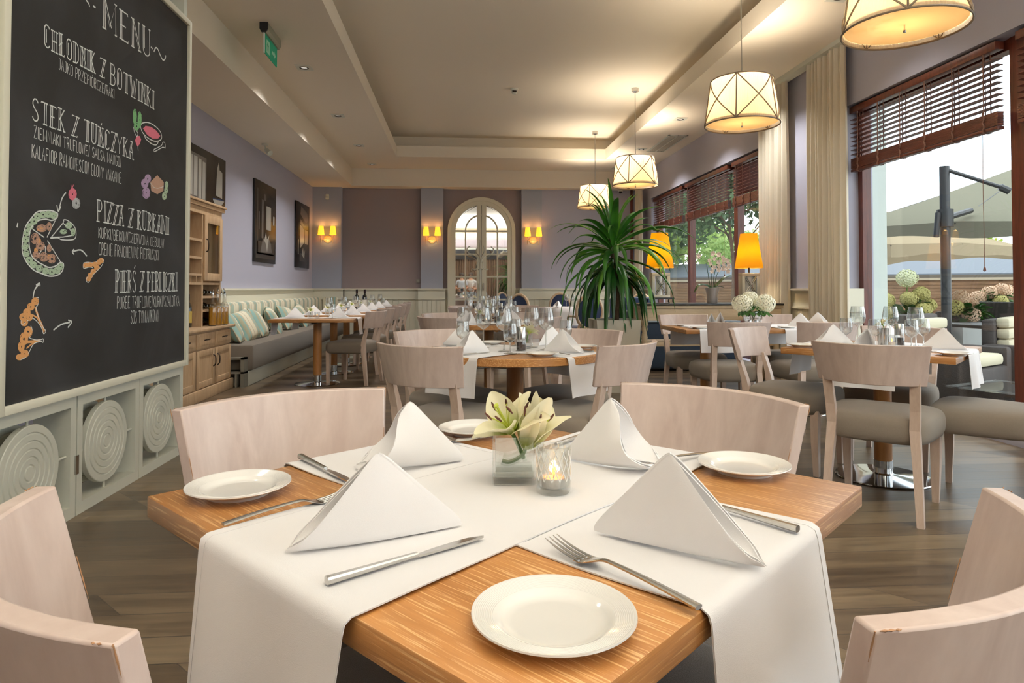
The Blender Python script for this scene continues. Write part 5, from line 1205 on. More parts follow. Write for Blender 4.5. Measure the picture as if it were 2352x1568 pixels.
# ================================================================== LAMPS
M['pshade'] = shade_mat('pleated_cream_shade', (250, 232, 200), .6); M['trimwire'] = mat('taupe_trim', (120, 104, 84), .6)
M['bulb'] = glow('bulb', (255, 214, 150), 14); M['diffuser'] = shade_mat('opal_diffuser', (250, 236, 208), .75)
def make_pendant():
    r = empty('pendant_lamp', (0, 0, 0), 0, '', 'pendant lamp'); R1, R0, Hh = .262, .318, .40   # top, bottom radius, height; origin at shade bottom centre
    n = 220; mb = MB(); vs = []
    for z, R in ((0, R0), (Hh, R1)):
        for k in range(n): a = 2*PI*k/n; q = R+.0022*(k % 2); vs.append((q*math.cos(a), q*math.sin(a), z))
    mb.add(vs, [(k, (k+1) % n, n+(k+1) % n, n+k) for k in range(n)]); mb.build('lamp_shade', M['pshade'], r, smooth=False)
    mb = MB()
    for z, R in ((0, R0+.003), (Hh, R1+.003)): mb.tube([(R*math.cos(2*PI*k/64), R*math.sin(2*PI*k/64), z) for k in range(64)], .006, 6, closed=True)
    N = 5
    for k in range(N):
        a0, a1 = 2*PI*(k+.3)/N, 2*PI*(k+1.3)/N; rr = lambda t: R0+(R1-R0)*t+.005
        for (s, e) in ((a0, a1), (a1, a0)): mb.tube([(rr(t/16)*math.cos(s+(e-s)*t/16), rr(t/16)*math.sin(s+(e-s)*t/16), Hh*t/16) for t in range(17)], .0058, 5)
        mb.tube([(rr(0)*math.cos(a0), rr(0)*math.sin(a0), 0), (rr(1)*math.cos(a0), rr(1)*math.sin(a0), Hh)], .0058, 5)
    mb.build('trim_band', M['trimwire'], r)
    MB().lathe([(0, .025), (R0-.012, .025), (R0-.012, .03), (0, .03)], 64).build('diffuser', M['diffuser'], r)
    MB().lathe([(0, -.022), (.008, -.018), (.010, -.008), (.004, 0), (.004, .03), (0, .03)], 16).build('finial', M['steel'], r)
    mb = MB(); top = H3-2.15
    mb.cyl((0, 0, .03), .006, 1.4-.04, 10); mb.lathe([(0, 1.33), (.05, 1.35), (.05, 1.4), (0, 1.4)], 24); mb.build('rod', M['steel'], r)
    mb = MB()
    for a in (0, 2.1, 4.2): mb.tube([(0, 0, .3), (R1*.99*math.cos(a), R1*.99*math.sin(a), Hh-.01)], .003, 5)
    mb.build('spider_frame', M['steel'], r)
    for a in (.5, 2.6, 4.7): MB().lathe([(0, 0), (.022, .015), (.028, .035), (.02, .06), (.012, .075), (0, .08)], 16, (.09*math.cos(a), .09*math.sin(a), .13)).build('bulb', M['bulb'], r)
    return r
PEND = Proto(make_pendant())
pz = 2.548
for (x, y, s, l) in ((2.50, 3.50, 1, 'cream pleated drum pendant lamp cut off by the top edge, nearest us'), (2.52, 5.69, 1, 'cream pleated drum pendant lamp in front of the near curtains, second from us'), (2.50, 9.2, 1, 'cream pleated drum pendant lamp above the palm, third from us'), (2.46, 11.8, 1, 'cream pleated drum pendant lamp farthest away, just over the palm leaves')):
    PEND.put((x, y, H3-1.4), 0, l, 'pendant lamp', 'drum pendants in a row')
    lamp('pendant_bulb_light', 'POINT', (x, y, pz+.19), 12, (1, .76, .46), .07); lamp('pendant_fill_uplight', 'SPOT', (x, y, pz+.33), 36 if y < 8 else 52, (1, .90, .76), .2, (PI, 0, 0), spot_size=math.radians(172), spot_blend=1.0)  # the upward spot is extra, added inside the shade to brighten the ceiling
    if y < 4: continue
# wall lamps on the pilasters
M['wshade'] = glow('amber_wall_shade', (255, 176, 40), 1.5, (250, 190, 90))
def make_sconce():
    r = empty('wall_lamp', (0, 0, 0), 0, '', 'wall lamp')
    mb = MB(); mb.M = Matrix.Rotation(PI/2, 4, 'X'); mb.lathe([(0, 0), (.075, 0), (.078, .01), (.06, .022), (0, .025)], 28); mb.build('backplate', M['steel_w'], r)
    for s in (-1, 1):
        ar = MB(); ar.tube(smooth_pts([(0, -.02, 0), (s*.05, -.07, -.015), (s*.118, -.09, .0), (s*.118, -.09, .06)], 5), .008, 8); ar.tube([(s*.118, -.09, -.09), (s*.118, -.09, .0)], [.004, .014], 8); ar.lathe([(0, .055), (.02, .058), (.024, .07), (0, .072)], 16, (s*.118, -.09, 0)); a = ar.build('arm', M['steel_w'], r)
        MB().lathe([(.066, .085), (.046, .262)], 28, (s*.118, -.09, 0)).build('lamp_shade', M['wshade'], a, solid=.002)
    return r
M['steel_w'] = mat('cream_lamp_metal', (224, 206, 160), .35, .1)
SC = Proto(make_sconce())
for x, l in ((-2.67, 'double wall lamp with amber shades in the left corner of the back wall'), (-.562, 'double wall lamp with amber shades on the pilaster left of the mirrored door'), (1.53, 'double wall lamp with amber shades on the pilaster right of the mirrored door')):
    SC.put((x, YB-.13, 2.09), 0, l, 'wall lamp', 'double wall lamps on the pilasters')
    for s in (-1, 1): lamp('wall_lamp_bulb', 'POINT', (x+s*.118, YB-.13-.09, 2.09+.24), 1.0, (1, .6, .2), .04); 
    lamp('wall_lamp_bulb', 'POINT', (x, YB-.13-.10, 2.06), .5, (1, .6, .2), .05)

for k, x in enumerate((-.3, 1.9)):  # channels and wires built around the added ceiling fill uplights
    r = empty('fill_uplight_housing', (x, -1.7, 2.6), 0, 'long linear fill uplight added behind the camera, %s of two, seen only in the mirror' % ('left', 'right')[k], 'pendant lamp')
    q = MB(); q.box(-.10, .10, -2.35, 2.35, -.03, 0); q.box(-.10, -.09, -2.35, 2.35, 0, .05); q.box(.09, .10, -2.35, 2.35, 0, .05); q.build('channel', M['white_paint'], r, smooth=False)
    q = MB()
    for y in (-2.1, 0, 1.6): q.tube([(-.095, y, .04), (-.095, y, .91)], .002, 5); q.tube([(.095, y, .04), (.095, y, .91)], .002, 5)
    q.build('wires', M['steel'], r)
# ---- coat stand before the mirrored door
cs_ = empty('coat_stand', (.42, 13.2, 0), 0, 'white bentwood coat stand in front of the mirrored door', 'coat stand')
MB().lathe([(0, 0), (.02, 0), (.02, 1.95), (.012, 2.06), (0, 2.08)], 16).build('pole', M['white_paint'], cs_)
for k in range(4):
    a = k*PI/2+.25; ca, sa = math.cos(a), math.sin(a)
    P_ = [(.02, 1.62), (.05, 1.70), (.14, 1.76), (.25, 1.80), (.275, 1.88), (.22, 1.93)]
    MB().tube(smooth_pts([(r*ca, r*sa, z) for r, z in P_], 5), .011, 8).build('hook', M['white_paint'], cs_)
    P_ = [(.02, 1.66), (.06, 1.58), (.06, 1.50), (.12, 1.47), (.17, 1.48)]
    MB().tube(smooth_pts([(r*ca, r*sa, z) for r, z in P_], 5), .010, 8).build('lower_hook', M['white_paint'], cs_)
    P_ = [(.02, .35), (.12, .28), (.22, .10), (.30, .015)]
    MB().tube(smooth_pts([(r*ca, r*sa, z) for r, z in P_], 5), .012, 8).build('leg', M['white_paint'], cs_)

# ---- ceiling fittings
def square_dl():
    r = empty('recessed_downlight', (0, 0, 0), 0, '', 'downlight')
    mb = MB(); 
    for a in ((-.085, .085, -.085, -.05), (-.085, .085, .05, .085), (-.085, -.05, -.05, .05), (.05, .085, -.05, .05)): mb.box(a[0], a[1], a[2], a[3], -.008, 0)
    mb.lathe([(.05, -.009), (.072, -.009), (.072, -.002), (.05, -.002)], 28); mb.build('frame', M['white_paint'], r)
    MB().lathe([(.036, -.011), (.05, -.011), (.05, -.004), (.036, -.004)], 28).build('ring', M['darkmetal'], r)
    MB().lathe([(0, -.004), (.036, -.004)], 24).build('lens', M['lens'], r); return r
M['lens'] = glow('downlight_lens', (200, 195, 185), .7)
DLP = Proto(square_dl())
wh = ['nearest the exit sign', 'second behind the exit sign', 'third behind the exit sign', 'farthest back', 'above the chalkboard', 'nearest the camera']
for i, (x, y) in enumerate(DL_LEFT): DLP.put((x, y, H2), 0, 'square white downlight on the left side of the ceiling, '+wh[i], 'downlight', 'downlights along the left ceiling')
wh = ['beside the nearest pendant lamp', 'over the near curtains', 'left of the air vent', 'right beside the third pendant', 'farthest back', 'nearest the camera']
for i, (x, y) in enumerate(DL_RIGHT): DLP.put((x, y, H2), 0, 'square white downlight on the window side of the ceiling, '+wh[i], 'downlight', 'downlights along the window side ceiling')
vt = empty('air_vent', (3.45, 10.75, H2), 0, 'slatted air vent in the ceiling beside the window wall', 'air vent')
q = MB(); 
for a in ((-.16, .16, -.62, -.59), (-.16, .16, .59, .62), (-.16, -.13, -.62, .62), (.13, .16, -.62, .62), (-.01, .01, -.62, .62)): q.box(a[0], a[1], a[2], a[3], -.012, 0)
q.build('frame', M['white_paint'], vt, smooth=False)
MB().box(-.13, .13, -.59, .59, -.003, 0).build('backing', M['darkmetal'], vt, smooth=False)
q = MB()
for i in range(8): q.M = Matrix.Translation((-.12+.031*i+(.01 if i > 3 else 0), 0, -.006)) @ Matrix.Rotation(.6, 4, 'Y'); q.box(-.011, .011, -.59, .59, -.001, .001)
q.build('slats', mat('vent_slat', (170, 164, 150), .5), vt, smooth=False)
sd = empty('smoke_detector', (.78, 9.36, H3), 0, 'round white smoke detector in the middle of the ceiling tray', 'smoke detector')
MB().lathe([(0, -.02), (.055, -.02), (.06, 0)], 28).build('base', M['white_paint'], sd); MB().lathe([(0, -.075), (.03, -.075), (.04, -.05), (.045, -.02), (0, -.02)], 28).build('sensor_head', M['white_paint'], sd)
MB().box(-.03, .03, -.046, -.035, -.06, -.035).build('grille', M['darkmetal'], sd)
al = empty('motion_sensor', (-2.68, YB-.13, 2.99), 0, 'small cream motion sensor high in the back left corner', 'sensor'); MB().box(-.035, .035, -.05, 0, -.09, .02, .015).build('housing', M['sage'], al); MB().box(-.025, .025, -.058, -.045, -.07, -.03, .01).build('lens', M['white_paint'], al)
dc_ = empty('dome_camera', (3.2, 13.35, H1+.0), 0, 'small black and white dome camera over the palm', 'camera'); MB().lathe([(0, -.03), (.05, -.03), (.055, 0), (0, 0)], 24).build('base', M['white_paint'], dc_); MB().lathe([(0, -.075), (.025, -.065), (.038, -.03), (0, -.03)], 24).build('dome', M['black'], dc_)
dc_.location = (3.38, 13.62, H1)
sw = empty('wall_switch', (-.85, YB, 1.245), 0, 'square grey switch plate on the back wall above the dado', 'switch'); MB().box(-.04, .04, -.012, 0, -.04, .04, .004).build('plate', mat('grey_switch', (150, 146, 140), .5), sw); MB().box(-.028, .028, -.016, -.01, -.028, .028, .002).build('rocker', mat('grey_rocker', (165, 160, 152), .5), sw)
# exit sign hanging edge-on
ex = empty('exit_sign', (-1.78, 6.35, H2), 0, 'green emergency exit sign hung edge-on from the ceiling at left', 'sign')
q = MB(); q.M = Matrix.Rotation(PI/2, 4, 'X'); 
prof = [(-.036, 0), (.036, 0), (.036, -.06), (.02, -.09), (-.02, -.09), (-.036, -.06)]
q = MB(); q.prism([(x, z) for x, z in prof], 'Y', -.22, .22); q.build('housing', mat('grey_green_housing', (150, 148, 128), .5), ex, smooth=False)
q = MB(); q.prism([(x*1.02, z) for x, z in prof], 'Y', -.235, -.22); q.build('end_cap', M['black'], ex, smooth=False)
MB().box(-.004, .004, -.20, .20, -.27, -.085).build('panel', glow('green_exit_panel', (28, 120, 86), .25), ex, smooth=False)
MB().box(-.008, .006, -.222, -.205, -.275, -.09, .002).build('edge_strip', M['white_paint'], ex)
q = MB(); pal = glow('pale_exit_mark', (120, 160, 130), .25)
q.box(.0041, .0046, -.15, -.05, -.245, -.125); q.add([(.0048, .02, -.17), (.0048, .10, -.17), (.0048, .10, -.15), (.0048, .15, -.185), (.0048, .10, -.22), (.0048, .10, -.20), (.0048, .02, -.20)], [(0, 1, 2, 3, 4, 5, 6)]); q.build('arrow_mark', pal, ex, smooth=False)
q = MB(); q.add([(.0049, -.12, -.14), (.0049, -.105, -.14), (.0049, -.1, -.16), (.0049, -.075, -.175), (.0049, -.1, -.18), (.0049, -.08, -.23), (.0049, -.105, -.2), (.0049, -.13, -.235), (.0049, -.12, -.19), (.0049, -.14, -.175)], [tuple(range(10))]); q.build('running_figure', mat('green_mark', (28, 120, 86), .5), ex, smooth=False)

# ================================================================== CONSOLE WITH TABLE LAMPS
beech = wood('limed_beech', (196, 172, 138), (216, 196, 164), 'X', 1.5, 9, .5, .1, ring=5); blacktop = mat('black_tray_top', (26, 24, 24), .35)
KY0, KY1, KX0, KX1, KZ = 7.22, 7.68, 2.02, 3.66, .90
ko = empty('console_table', (2.88, 7.45, 0), 0, 'long limed wood console with turned legs and a black top, before the window', 'console')
def kl(): q = MB(); q.M = Matrix.Translation((-2.88, -7.45, 0)); return q
kl().box(KX0-.04, KX1, KY0-.03, KY1+.03, KZ, KZ+.022, .003).build('black_top', blacktop, ko)
q = kl(); q.box(KX0-.02, KX1, KY0-.015, KY1+.015, KZ-.03, KZ, .004); q.box(KX0+.02, KX1-.02, KY0+.01, KY0+.035, KZ-.17, KZ-.03); q.box(KX0+.02, KX1-.02, KY1-.035, KY1-.01, KZ-.17, KZ-.03); q.box(KX0+.01, KX0+.035, KY0+.02, KY1-.02, KZ-.17, KZ-.03); q.box(KX1-.04, KX1-.01, KY0+.02, KY1-.02, KZ-.17, KZ-.03)
q.build('apron', beech, ko, smooth=False)
for x0 in (KX0+.9,): q = kl(); q.box(x0, x0+.72, KY0+.004, KY0+.02, KZ-.16, KZ-.04, .003); q.build('drawer', beech, ko)
q = kl(); q.box(KX0+.05, KX1-.05, KY0+.03, KY1-.03, .44, .49, .004); q.build('lower_shelf', beech, ko)
lp = [(.0, 0), (.03, 0), (.036, .03), (.036, .40), (.03, .42), (.03, .52), (.036, .54), (.030, .58), (.026, .60), (.036, .635), (.030, .66), (.040, .69), (.044, .73), (0, .73)]
for x in (KX0+.05, KX1-.06):
    for y in (KY0+.045, KY1-.045): kl().lathe(lp, 20, (x, y, 0)).build('leg', beech, ko)
M['amber'] = glow('amber_lamp_shade', (255, 150, 12), 1.15, (240, 160, 60))
def amber_mat():
    m, n, b = newmat('amber_fabric_shade'); L = n.links.new; b.inputs['Base Color'].default_value = lin((235, 160, 60)); b.inputs['Roughness'].default_value = .8
    tl = n.nodes.new('ShaderNodeBsdfTranslucent'); tl.inputs[0].default_value = (1, .80, .07, 1)
    mx = n.nodes.new('ShaderNodeMixShader'); mx.inputs[0].default_value = .7; L(b.outputs[0], mx.inputs[1]); L(tl.outputs[0], mx.inputs[2]); L(mx.outputs[0], n.nodes['Material Output'].inputs[0]); return m
M['ambershade'] = amber_mat(); M['mirror'] = mat('mirror_inset', (220, 222, 220), .03, 1)
def table_lamp(x, y, label):
    z = KZ+.022; r = empty('table_lamp', (x, y, z), 0, label, 'table lamp', 'amber table lamps on the console')
    q = MB(); w, h, t, d = .105, .29, .034, .055
    st = MB(); 
    st.box(-.14, .14, -.09, .09, .045, .055); st.box(-.14, .14, -.092, -.084, .055, .066)
    for sx in (-1, 1): st.tube(smooth_pts([(sx*.13, -.07, .045), (sx*.125, -.08, .02), (sx*.14, -.085, 0)], 4), .007, 6); st.tube(smooth_pts([(sx*.13, .07, .045), (sx*.125, .08, .02), (sx*.14, .085, 0)], 4), .007, 6)
    st.build('tray_foot', blacktop, r)
    z0 = .055
    for a in ((-w, w, z0, z0+t), (-w, w, z0+h-t, z0+h), (-w, -w+t, z0+t, z0+h-t), (w-t, w, z0+t, z0+h-t)): q.box(a[0], a[1], -d, d, a[2], a[3], .002)
    q.build('square_frame', M['sage'], r)
    MB().cyl((0, .01, z0+t), .042, h-2*t, 24).build('inner_cylinder', M['china'], r)
    q = MB()
    for o in (-.014, .014):
        q.tube([(-w+t, -d+.01, z0+t+o), (w-t, -d+.01, z0+h-t+o)], .0042, 6); q.tube([(w-t, -d+.01, z0+t+o), (-w+t, -d+.01, z0+h-t+o)], .0042, 6)
    for a in ((-w+t, z0+t, -w+t, z0+h-t), (w-t, z0+t, w-t, z0+h-t), (-w+t, z0+t, w-t, z0+t), (-w+t, z0+h-t, w-t, z0+h-t)): q.tube([(a[0], -d+.01, a[1]), (a[2], -d+.01, a[3])], .003, 6)
    q.build('lattice', M['chrome'], r)
    MB().cyl((0, 0, z0+h), .009, .12, 12).build('stem', M['darkmetal'], r)
    s0 = z0+h+.06; MB().lathe([(.158, 0), (.094, .40)], 40, (0, 0, s0)).build('lamp_shade', M['ambershade'], r, solid=.002)
    MB().lathe([(0, 0), (.02, .015), (.028, .045), (.014, .08), (0, .085)], 16, (0, 0, s0+.12)).build('bulb', M['bulb'], r)
    lamp('table_lamp_bulb', 'POINT', (x, y, z+s0+.17), 24, (1, .8, .5), .05)
table_lamp(2.30, 7.43, 'amber table lamp on the console beside the palm leaves'); table_lamp(3.36, 7.43, 'amber table lamp on the console in front of the curtain')
# orchid
op = empty('potted_orchid', (2.92, 7.43, KZ+.022), 0, 'pale pink orchid in a silver pot between the two table lamps', 'plant')
MB().lathe([(0, 0), (.055, 0), (.058, .004), (.062, .10), (.078, .165), (.08, .18), (.073, .18), (.07, .16), (0, .155)], 32).build('pot', mat('silver_pot', (196, 192, 192), .3, .5), op)
m1 = leafmat('orchid_leaf', (30, 66, 26), (46, 88, 34), .35); m2 = mat('orchid_petal', (240, 224, 212), .6, sheen=.2)
def strap(mb, pts, wds, side, cup=.15):
    P = smooth_pts(pts, 4); n = len(P)-1; s = Vector(side).normalized()
    def f(u, v):
        i = min(n, int(round(u*n))); w = wds(u); a = (v-.5)*2; return tuple(P[i]+s*a*w+Vector((0, 0, cup*w*a*a)))
    mb.grid(f, n, 4)
for (pts, sd) in (([(0, 0, .16), (-.10, -.03, .21), (-.18, -.05, .20), (-.24, -.06, .12)], (0, 1, .2)), ([(0, 0, .16), (.06, -.02, .22), (.13, -.03, .29), (.22, -.03, .32)], (0, 1, .2)), ([(0, 0, .16), (.09, .03, .19), (.16, .05, .18)], (.2, 1, 0)), ([(0, 0, .16), (-.06, .06, .21), (-.12, .1, .2)], (1, .5, 0))):
    q = MB(); strap(q, pts, lambda u: .036*math.sin(PI*min(1, u*.93+.06))**.6, sd); q.build('leaf', m1, op, solid=.002)
rnd = random.Random(4)
def bloom(c, s):
    q = MB(); a0 = rnd.uniform(0, 6)
    for k in range(5):
        a = a0+2*PI*k/5; d = Vector((math.cos(a), -.2, math.sin(a))); petal(q, Vector(c), d, (0, -1, .1), s, s*.42, .1, .1, k)
    q.build('bloom', m2, op, ang=80)
for k, (sx, top, lean) in enumerate(((-.05, .50, -.02), (-.015, .52, .01), (.02, .54, .045), (.05, .50, .07))):
    P_ = [(sx*.4, 0, .16), (sx, -.01, .32), (sx+lean, -.015, top-.05), (sx+lean+.02, -.02, top), (sx+lean+.045, -.03, top-.05), (sx+lean+.06, -.03, top-.15)]
    sp = smooth_pts(P_, 5); MB().tube(sp, .0032, 6).build('flower_stem', m1, op)
    for i in (17, 20, 22, 24): p = sp[min(i, len(sp)-1)]; bloom((p.x+rnd.uniform(-.02, .02), p.y-.015, p.z), rnd.uniform(.026, .034))
for c in ((-.17, -.02, .54), (.0, -.02, .57), (.07, -.02, .56), (.13, -.03, .50), (.12, -.03, .40)): bloom(c, .036)

# ---- hydrangeas on the long table
M['hyd'] = mat('hydrangea_petal', (240, 238, 214), .6, sheen=.2); M['hleaf'] = leafmat('hydrangea_leaf', (34, 76, 26), (66, 112, 40), .5)
def floret_ball(mb, c, R, n, s, rnd, squash=.9):
    for i in range(n):
        z = 1-2*(i+.5)/n; a = i*2.39996; q = math.sqrt(1-z*z); d = Vector((q*math.cos(a), q*math.sin(a), z*squash)); p = Vector(c)+d*R*rnd.uniform(.9, 1.06)
        d.normalize(); u = d.cross(Vector((0, 0, 1)) if abs(d.z) < .9 else Vector((1, 0, 0))).normalized(); w = d.cross(u); t = rnd.uniform(0, 6)
        for k in range(4):
            b = t+k*PI/2; e = u*math.cos(b)+w*math.sin(b); f = u*math.cos(b+PI/2)+w*math.sin(b+PI/2)
            mb.add([tuple(p), tuple(p+e*s*.6+f*s*.5+d*s*.2), tuple(p+e*s*1.15+d*s*.05), tuple(p+e*s*.6-f*s*.5+d*s*.2)], [(0, 1, 2, 3)])
def leaf(mb, p, d, L, W, droop=.3):
    d = Vector(d).normalized(); s = d.cross(Vector((0, 0, 1)))
    s = s.normalized() if s.length > .01 else Vector((1, 0, 0))
    mb.grid(lambda u, v: tuple(Vector(p)+d*L*u-Vector((0, 0, 1))*L*droop*u*u+s*(v-.5)*2*W*math.sin(PI*min(1, u*.96+.04))**.8+Vector((0, 0, 1))*abs(v-.5)*W*.5), 8, 4)
hv = empty('flower_vase', (2.60, 5.68, TN), 0, 'round glass vase holding white hydrangeas on the long table', 'vase')
MB().lathe([(0, 0), (.05, 0), (.075, .03), (.082, .08), (.075, .13), (.072, .13), (.078, .08), (.07, .03), (.045, .008), (0, .008)], 32).build('glass_body', M['winepane'], hv)
MB().lathe([(0, .01), (.045, .01), (.068, .03), (.074, .07), (0, .07)], 24).build('water', M['winepane'], hv)
rnd = random.Random(9)
for (c, R, l) in (((-.10, -.01, .20), .085, 'white hydrangea head at the left of the vase'), ((.10, -.02, .20), .09, 'white hydrangea head at the right of the vase'), ((.0, .05, .245), .07, 'smaller white hydrangea head at the back of the vase')):
    o = empty('hydrangea', (2.60, 5.68, TN), 0, l, 'flower', 'hydrangeas in the vase'); q = MB(); floret_ball(q, c, R, 170, .0125, rnd); q.build('flower_head', M['hyd'], o, smooth=False, fixn=False)
    MB().tube(smooth_pts([(c[0]*.9, c[1], c[2]-.03), (c[0]*.35, c[1], .13), (-c[0]*.3, c[1], .02)], 5), .004, 6).build('stem', M['stemgreen'], o)
    q = MB()
    for k in range(7): a = rnd.uniform(0, 6.28); leaf(q, (c[0]*.6+.03*math.cos(a), c[1]+.03*math.sin(a), c[2]-.07), (math.cos(a), math.sin(a)-.4, -.2), .09, .028, .35)
    q.build('leaves', M['hleaf'], o, ang=80)

# ---- the big palm-like plant
PX, PY = 1.66, 7.0
pl = empty('planter_box', (PX, PY, 0), 0, 'tall square pale planter box holding the palm', 'planter'); pmat = mat('pale_planter', (206, 200, 184), .55, bump=.05)
q = MB(); vs = []
for z, w in ((0, .19), (.76, .235), (.76, .215), (.70, .213)): vs += [(-w, -w, z), (w, -w, z), (w, w, z), (-w, w, z)]
fs = [(3, 2, 1, 0)]
for j in range(3):
    for i in range(4): fs.append((j*4+i, j*4+(i+1) % 4, j*4+4+(i+1) % 4, j*4+4+i))
q.add(vs, fs); q.build('box', pmat, pl, smooth=False); MB().box(-.21, .21, -.21, .21, .66, .705).build('soil', mat('dark_soil', (48, 38, 30), .95, bump=1, bscale=60), pl)
pm_ = empty('palm_plant', (PX, PY, .70), 0, 'large palm with long drooping sword leaves beside the console', 'plant')
trunkm = mat('shaggy_trunk', (78, 60, 42), .9, bump=1, bscale=40, var=.3, vscale=30)
MB().tube(smooth_pts([(.02, 0, 0), (.03, 0, .35), (.0, 0, .7), (-.02, 0, .95)], 6), [.035]*7+[.032]*6+[.03]*6, 12).build('trunk', trunkm, pm_) if False else MB().tube(smooth_pts([(.02, 0, 0), (.03, 0, .35), (.0, 0, .7), (-.02, 0, .95)], 6), .034, 12).build('trunk', trunkm, pm_)
lm = [leafmat('palm_leaf_%s' % k, a, b, .38, .2, 4) for k, a, b in (('deep', (22, 60, 20), (38, 92, 26)), ('mid', (36, 84, 26), (64, 126, 38)), ('young', (70, 128, 40), (110, 166, 56)))]
rnd = random.Random(21)
for i in range(99):
    t = i/98; a = i*2.39996+rnd.uniform(-.3, .3); h0 = .55+.42*t+rnd.uniform(-.05, .05)
    el = math.radians(-30+ 112*t**1.5+rnd.uniform(-12, 12)); L = rnd.uniform(.66, .98)*(1 if t < .8 else .72); ax = rnd.uniform(.012, .02)
    dr = .95*(1-t)**.5+.42; w0 = .036*rnd.uniform(.8, 1.15)
    base = Vector((.03*math.cos(a), .03*math.sin(a), h0)); hd2 = Vector((math.cos(a), math.sin(a), 0)); up = Vector((0, 0, 1)); side = hd2.cross(up)
    pts = []; p = base.copy(); e = el; n = 16
    for k in range(n+1):
        pts.append(p.copy()); e -= dr*2.3/n*(k/n+.25); e = max(e, -1.45); p = p+(hd2*math.cos(e)+up*math.sin(e))*L/n
    q = MB(); yaw = rnd.uniform(-.5, .5); sd = (side*math.cos(yaw)+up*math.sin(yaw)).normalized()
    def f(u, v, pts=pts, sd=sd, w0=w0, n=n):
        k = min(n, int(round(u*n))); w = w0*min(1, .35+u*3)*max(.02, (1-u**2.2))**.8; x = (v-.5)*2
        tn = (pts[min(k+1, n)]-pts[max(k-1, 0)]).normalized(); nn = tn.cross(sd)
        return tuple(pts[k]+sd*x*w+nn*w*.45*(x*x))
    q.grid(f, n, 4); q.build('leaf', lm[0 if t < .35 else (1 if rnd.random() < .75 else 2)] if t < .9 else lm[2 if rnd.random() < .4 else 1], pm_, ang=80, fixn=False)

# ---- medallion chairs, cloth table, sofa behind
navy = mat('navy_upholstery', (28, 46, 82), .8, bump=.5, bscale=700, var=.15, vscale=300, sheen=.3)
def med_chair():
    r = empty('medallion_chair', (0, 0, 0), 0, '', 'chair'); fr = M['medwood']
    q = MB(); a, b, zc = .205, .255, .73; N = 40
    q.tube([(a*math.cos(2*PI*k/N), -.235-.10*(zc+b*math.sin(2*PI*k/N)-.5)*.6, zc+b*math.sin(2*PI*k/N)) for k in range(N)], .026, 8, closed=True); q.build('oval_frame', fr, r)
    q = MB()
    def f(s):
        def g(u, v): rr = u; t = v*2*PI; x = a*.93*rr*math.cos(t); z = zc+b*.93*rr*math.sin(t); return (x, -.235-.06*(z-.5)+s*(.012+.022*(1-rr*rr)), z)
        return g
    q.grid(f(1), 8, 36); q.grid(f(-1), 8, 36); q.build('back_pad', navy, r, ang=80)
    MB().box(-.24, .24, -.22, .24, .40, .50, .035).build('seat', navy, r)
    q = MB(); q.box(-.245, .245, -.23, .245, .36, .41, .01); q.build('seat_rail', fr, r)
    for s in (-1, 1):
        q = MB(); q.tube([(s*.21, .21, .38), (s*.21, .21, .2), (s*.20, .215, 0)], [.024, .02, .014], 10); q.build('leg', fr, r)
        q = MB(); q.tube(smooth_pts([(s*.19, -.29, 0), (s*.18, -.23, .38), (s*.15, -.235, .55)], 4), .02, 8); q.build('leg', fr, r)
        q = MB(); q.tube(smooth_pts([(s*.20, -.24, .66), (s*.25, -.08, .66), (s*.25, .06, .64), (s*.235, .09, .55), (s*.23, .10, .42)], 4), .016, 8); q.build('armrest', fr, r)
    return r
M['medwood'] = wood('pale_limed_frame', (196, 168, 136), (214, 190, 160), 'Z', 2, 6, .5)
MED = Proto(med_chair()); g = 'navy medallion chairs by the cloth table'
for (x, y, a, l) in ((1.95, 10.2, .12, 'navy medallion chair with its back to us, left of the palm'), (1.22, 11.6, -.75, 'navy medallion chair turned sideways beside the pilaster'), (2.0, 13.1, PI-.2, 'navy medallion chair behind the cloth covered table, facing us'), (3.3, 12.1, PI-.6, 'navy medallion chair glimpsed between the palm and the left lamp')):
    MED.put((x, y, 0), a, l, 'chair', g)
ct = empty('cloth_covered_table', (2.05, 12.0, 0), 0, 'round table under a floor length grey white cloth behind the medallion chairs', 'table')
def f(u, v):
    a = u*2*PI
    if v < .35: r_ = .52*v/.35; return (r_*math.cos(a), r_*math.sin(a), .752)
    t = (v-.35)/.65; r_ = .53+.10*t+.03*t*math.sin(a*11); return (r_*math.cos(a), r_*math.sin(a), .745-.70*t)
MB().grid(f, 120, 14).build('cloth', M['linen'], ct, ang=80)
napkin(small_nap(1), (1.85, 11.75), (1.68, 11.6), .755, 'folded napkin on the cloth covered table at the back', 'napkins on the cloth table'); napkin(small_nap(0), (2.2, 11.8), (2.3, 11.6), .755, 'folded napkin on the right of the cloth covered table', 'napkins on the cloth table')
WG_BIG.put((1.98, 12.1, .755), 0, 'wine glass on the cloth covered table at the back, left one', 'glass', 'glasses on the cloth table'); WG_BIG.put((2.12, 12.15, .755), 0, 'wine glass on the cloth covered table at the back, right one', 'glass', 'glasses on the cloth table')
sf = empty('sofa', (2.95, 8.95, 0), 0, 'navy sofa with its back to us behind the console', 'sofa')
navy2 = mat('dark_blue_velvet', (28, 52, 78), .75, var=.25, vscale=6, sheen=.3)
MB().box(-.95, .80, -.42, -.24, .03, .66, .03).build('back', navy2, sf); MB().box(-.95, .80, -.24, .42, .03, .40, .03).build('seat_base', navy2, sf)
MB().box(-.93, .78, -.43, -.41, .645, .66).build('piping', mat('pale_piping', (150, 168, 180), .6), sf)
for s in (-.95, .70): MB().box(s, s+.12, -.3, .42, .03, .58, .03).build('armrest', navy2, sf)
for i in range(2): MB().box(-.80+i*.76, -.06+i*.76, -.26, -.05, .42, .80, .06).build('back_cushion', mat('dark_green_grey_cushion', (48, 58, 58), .8), sf)
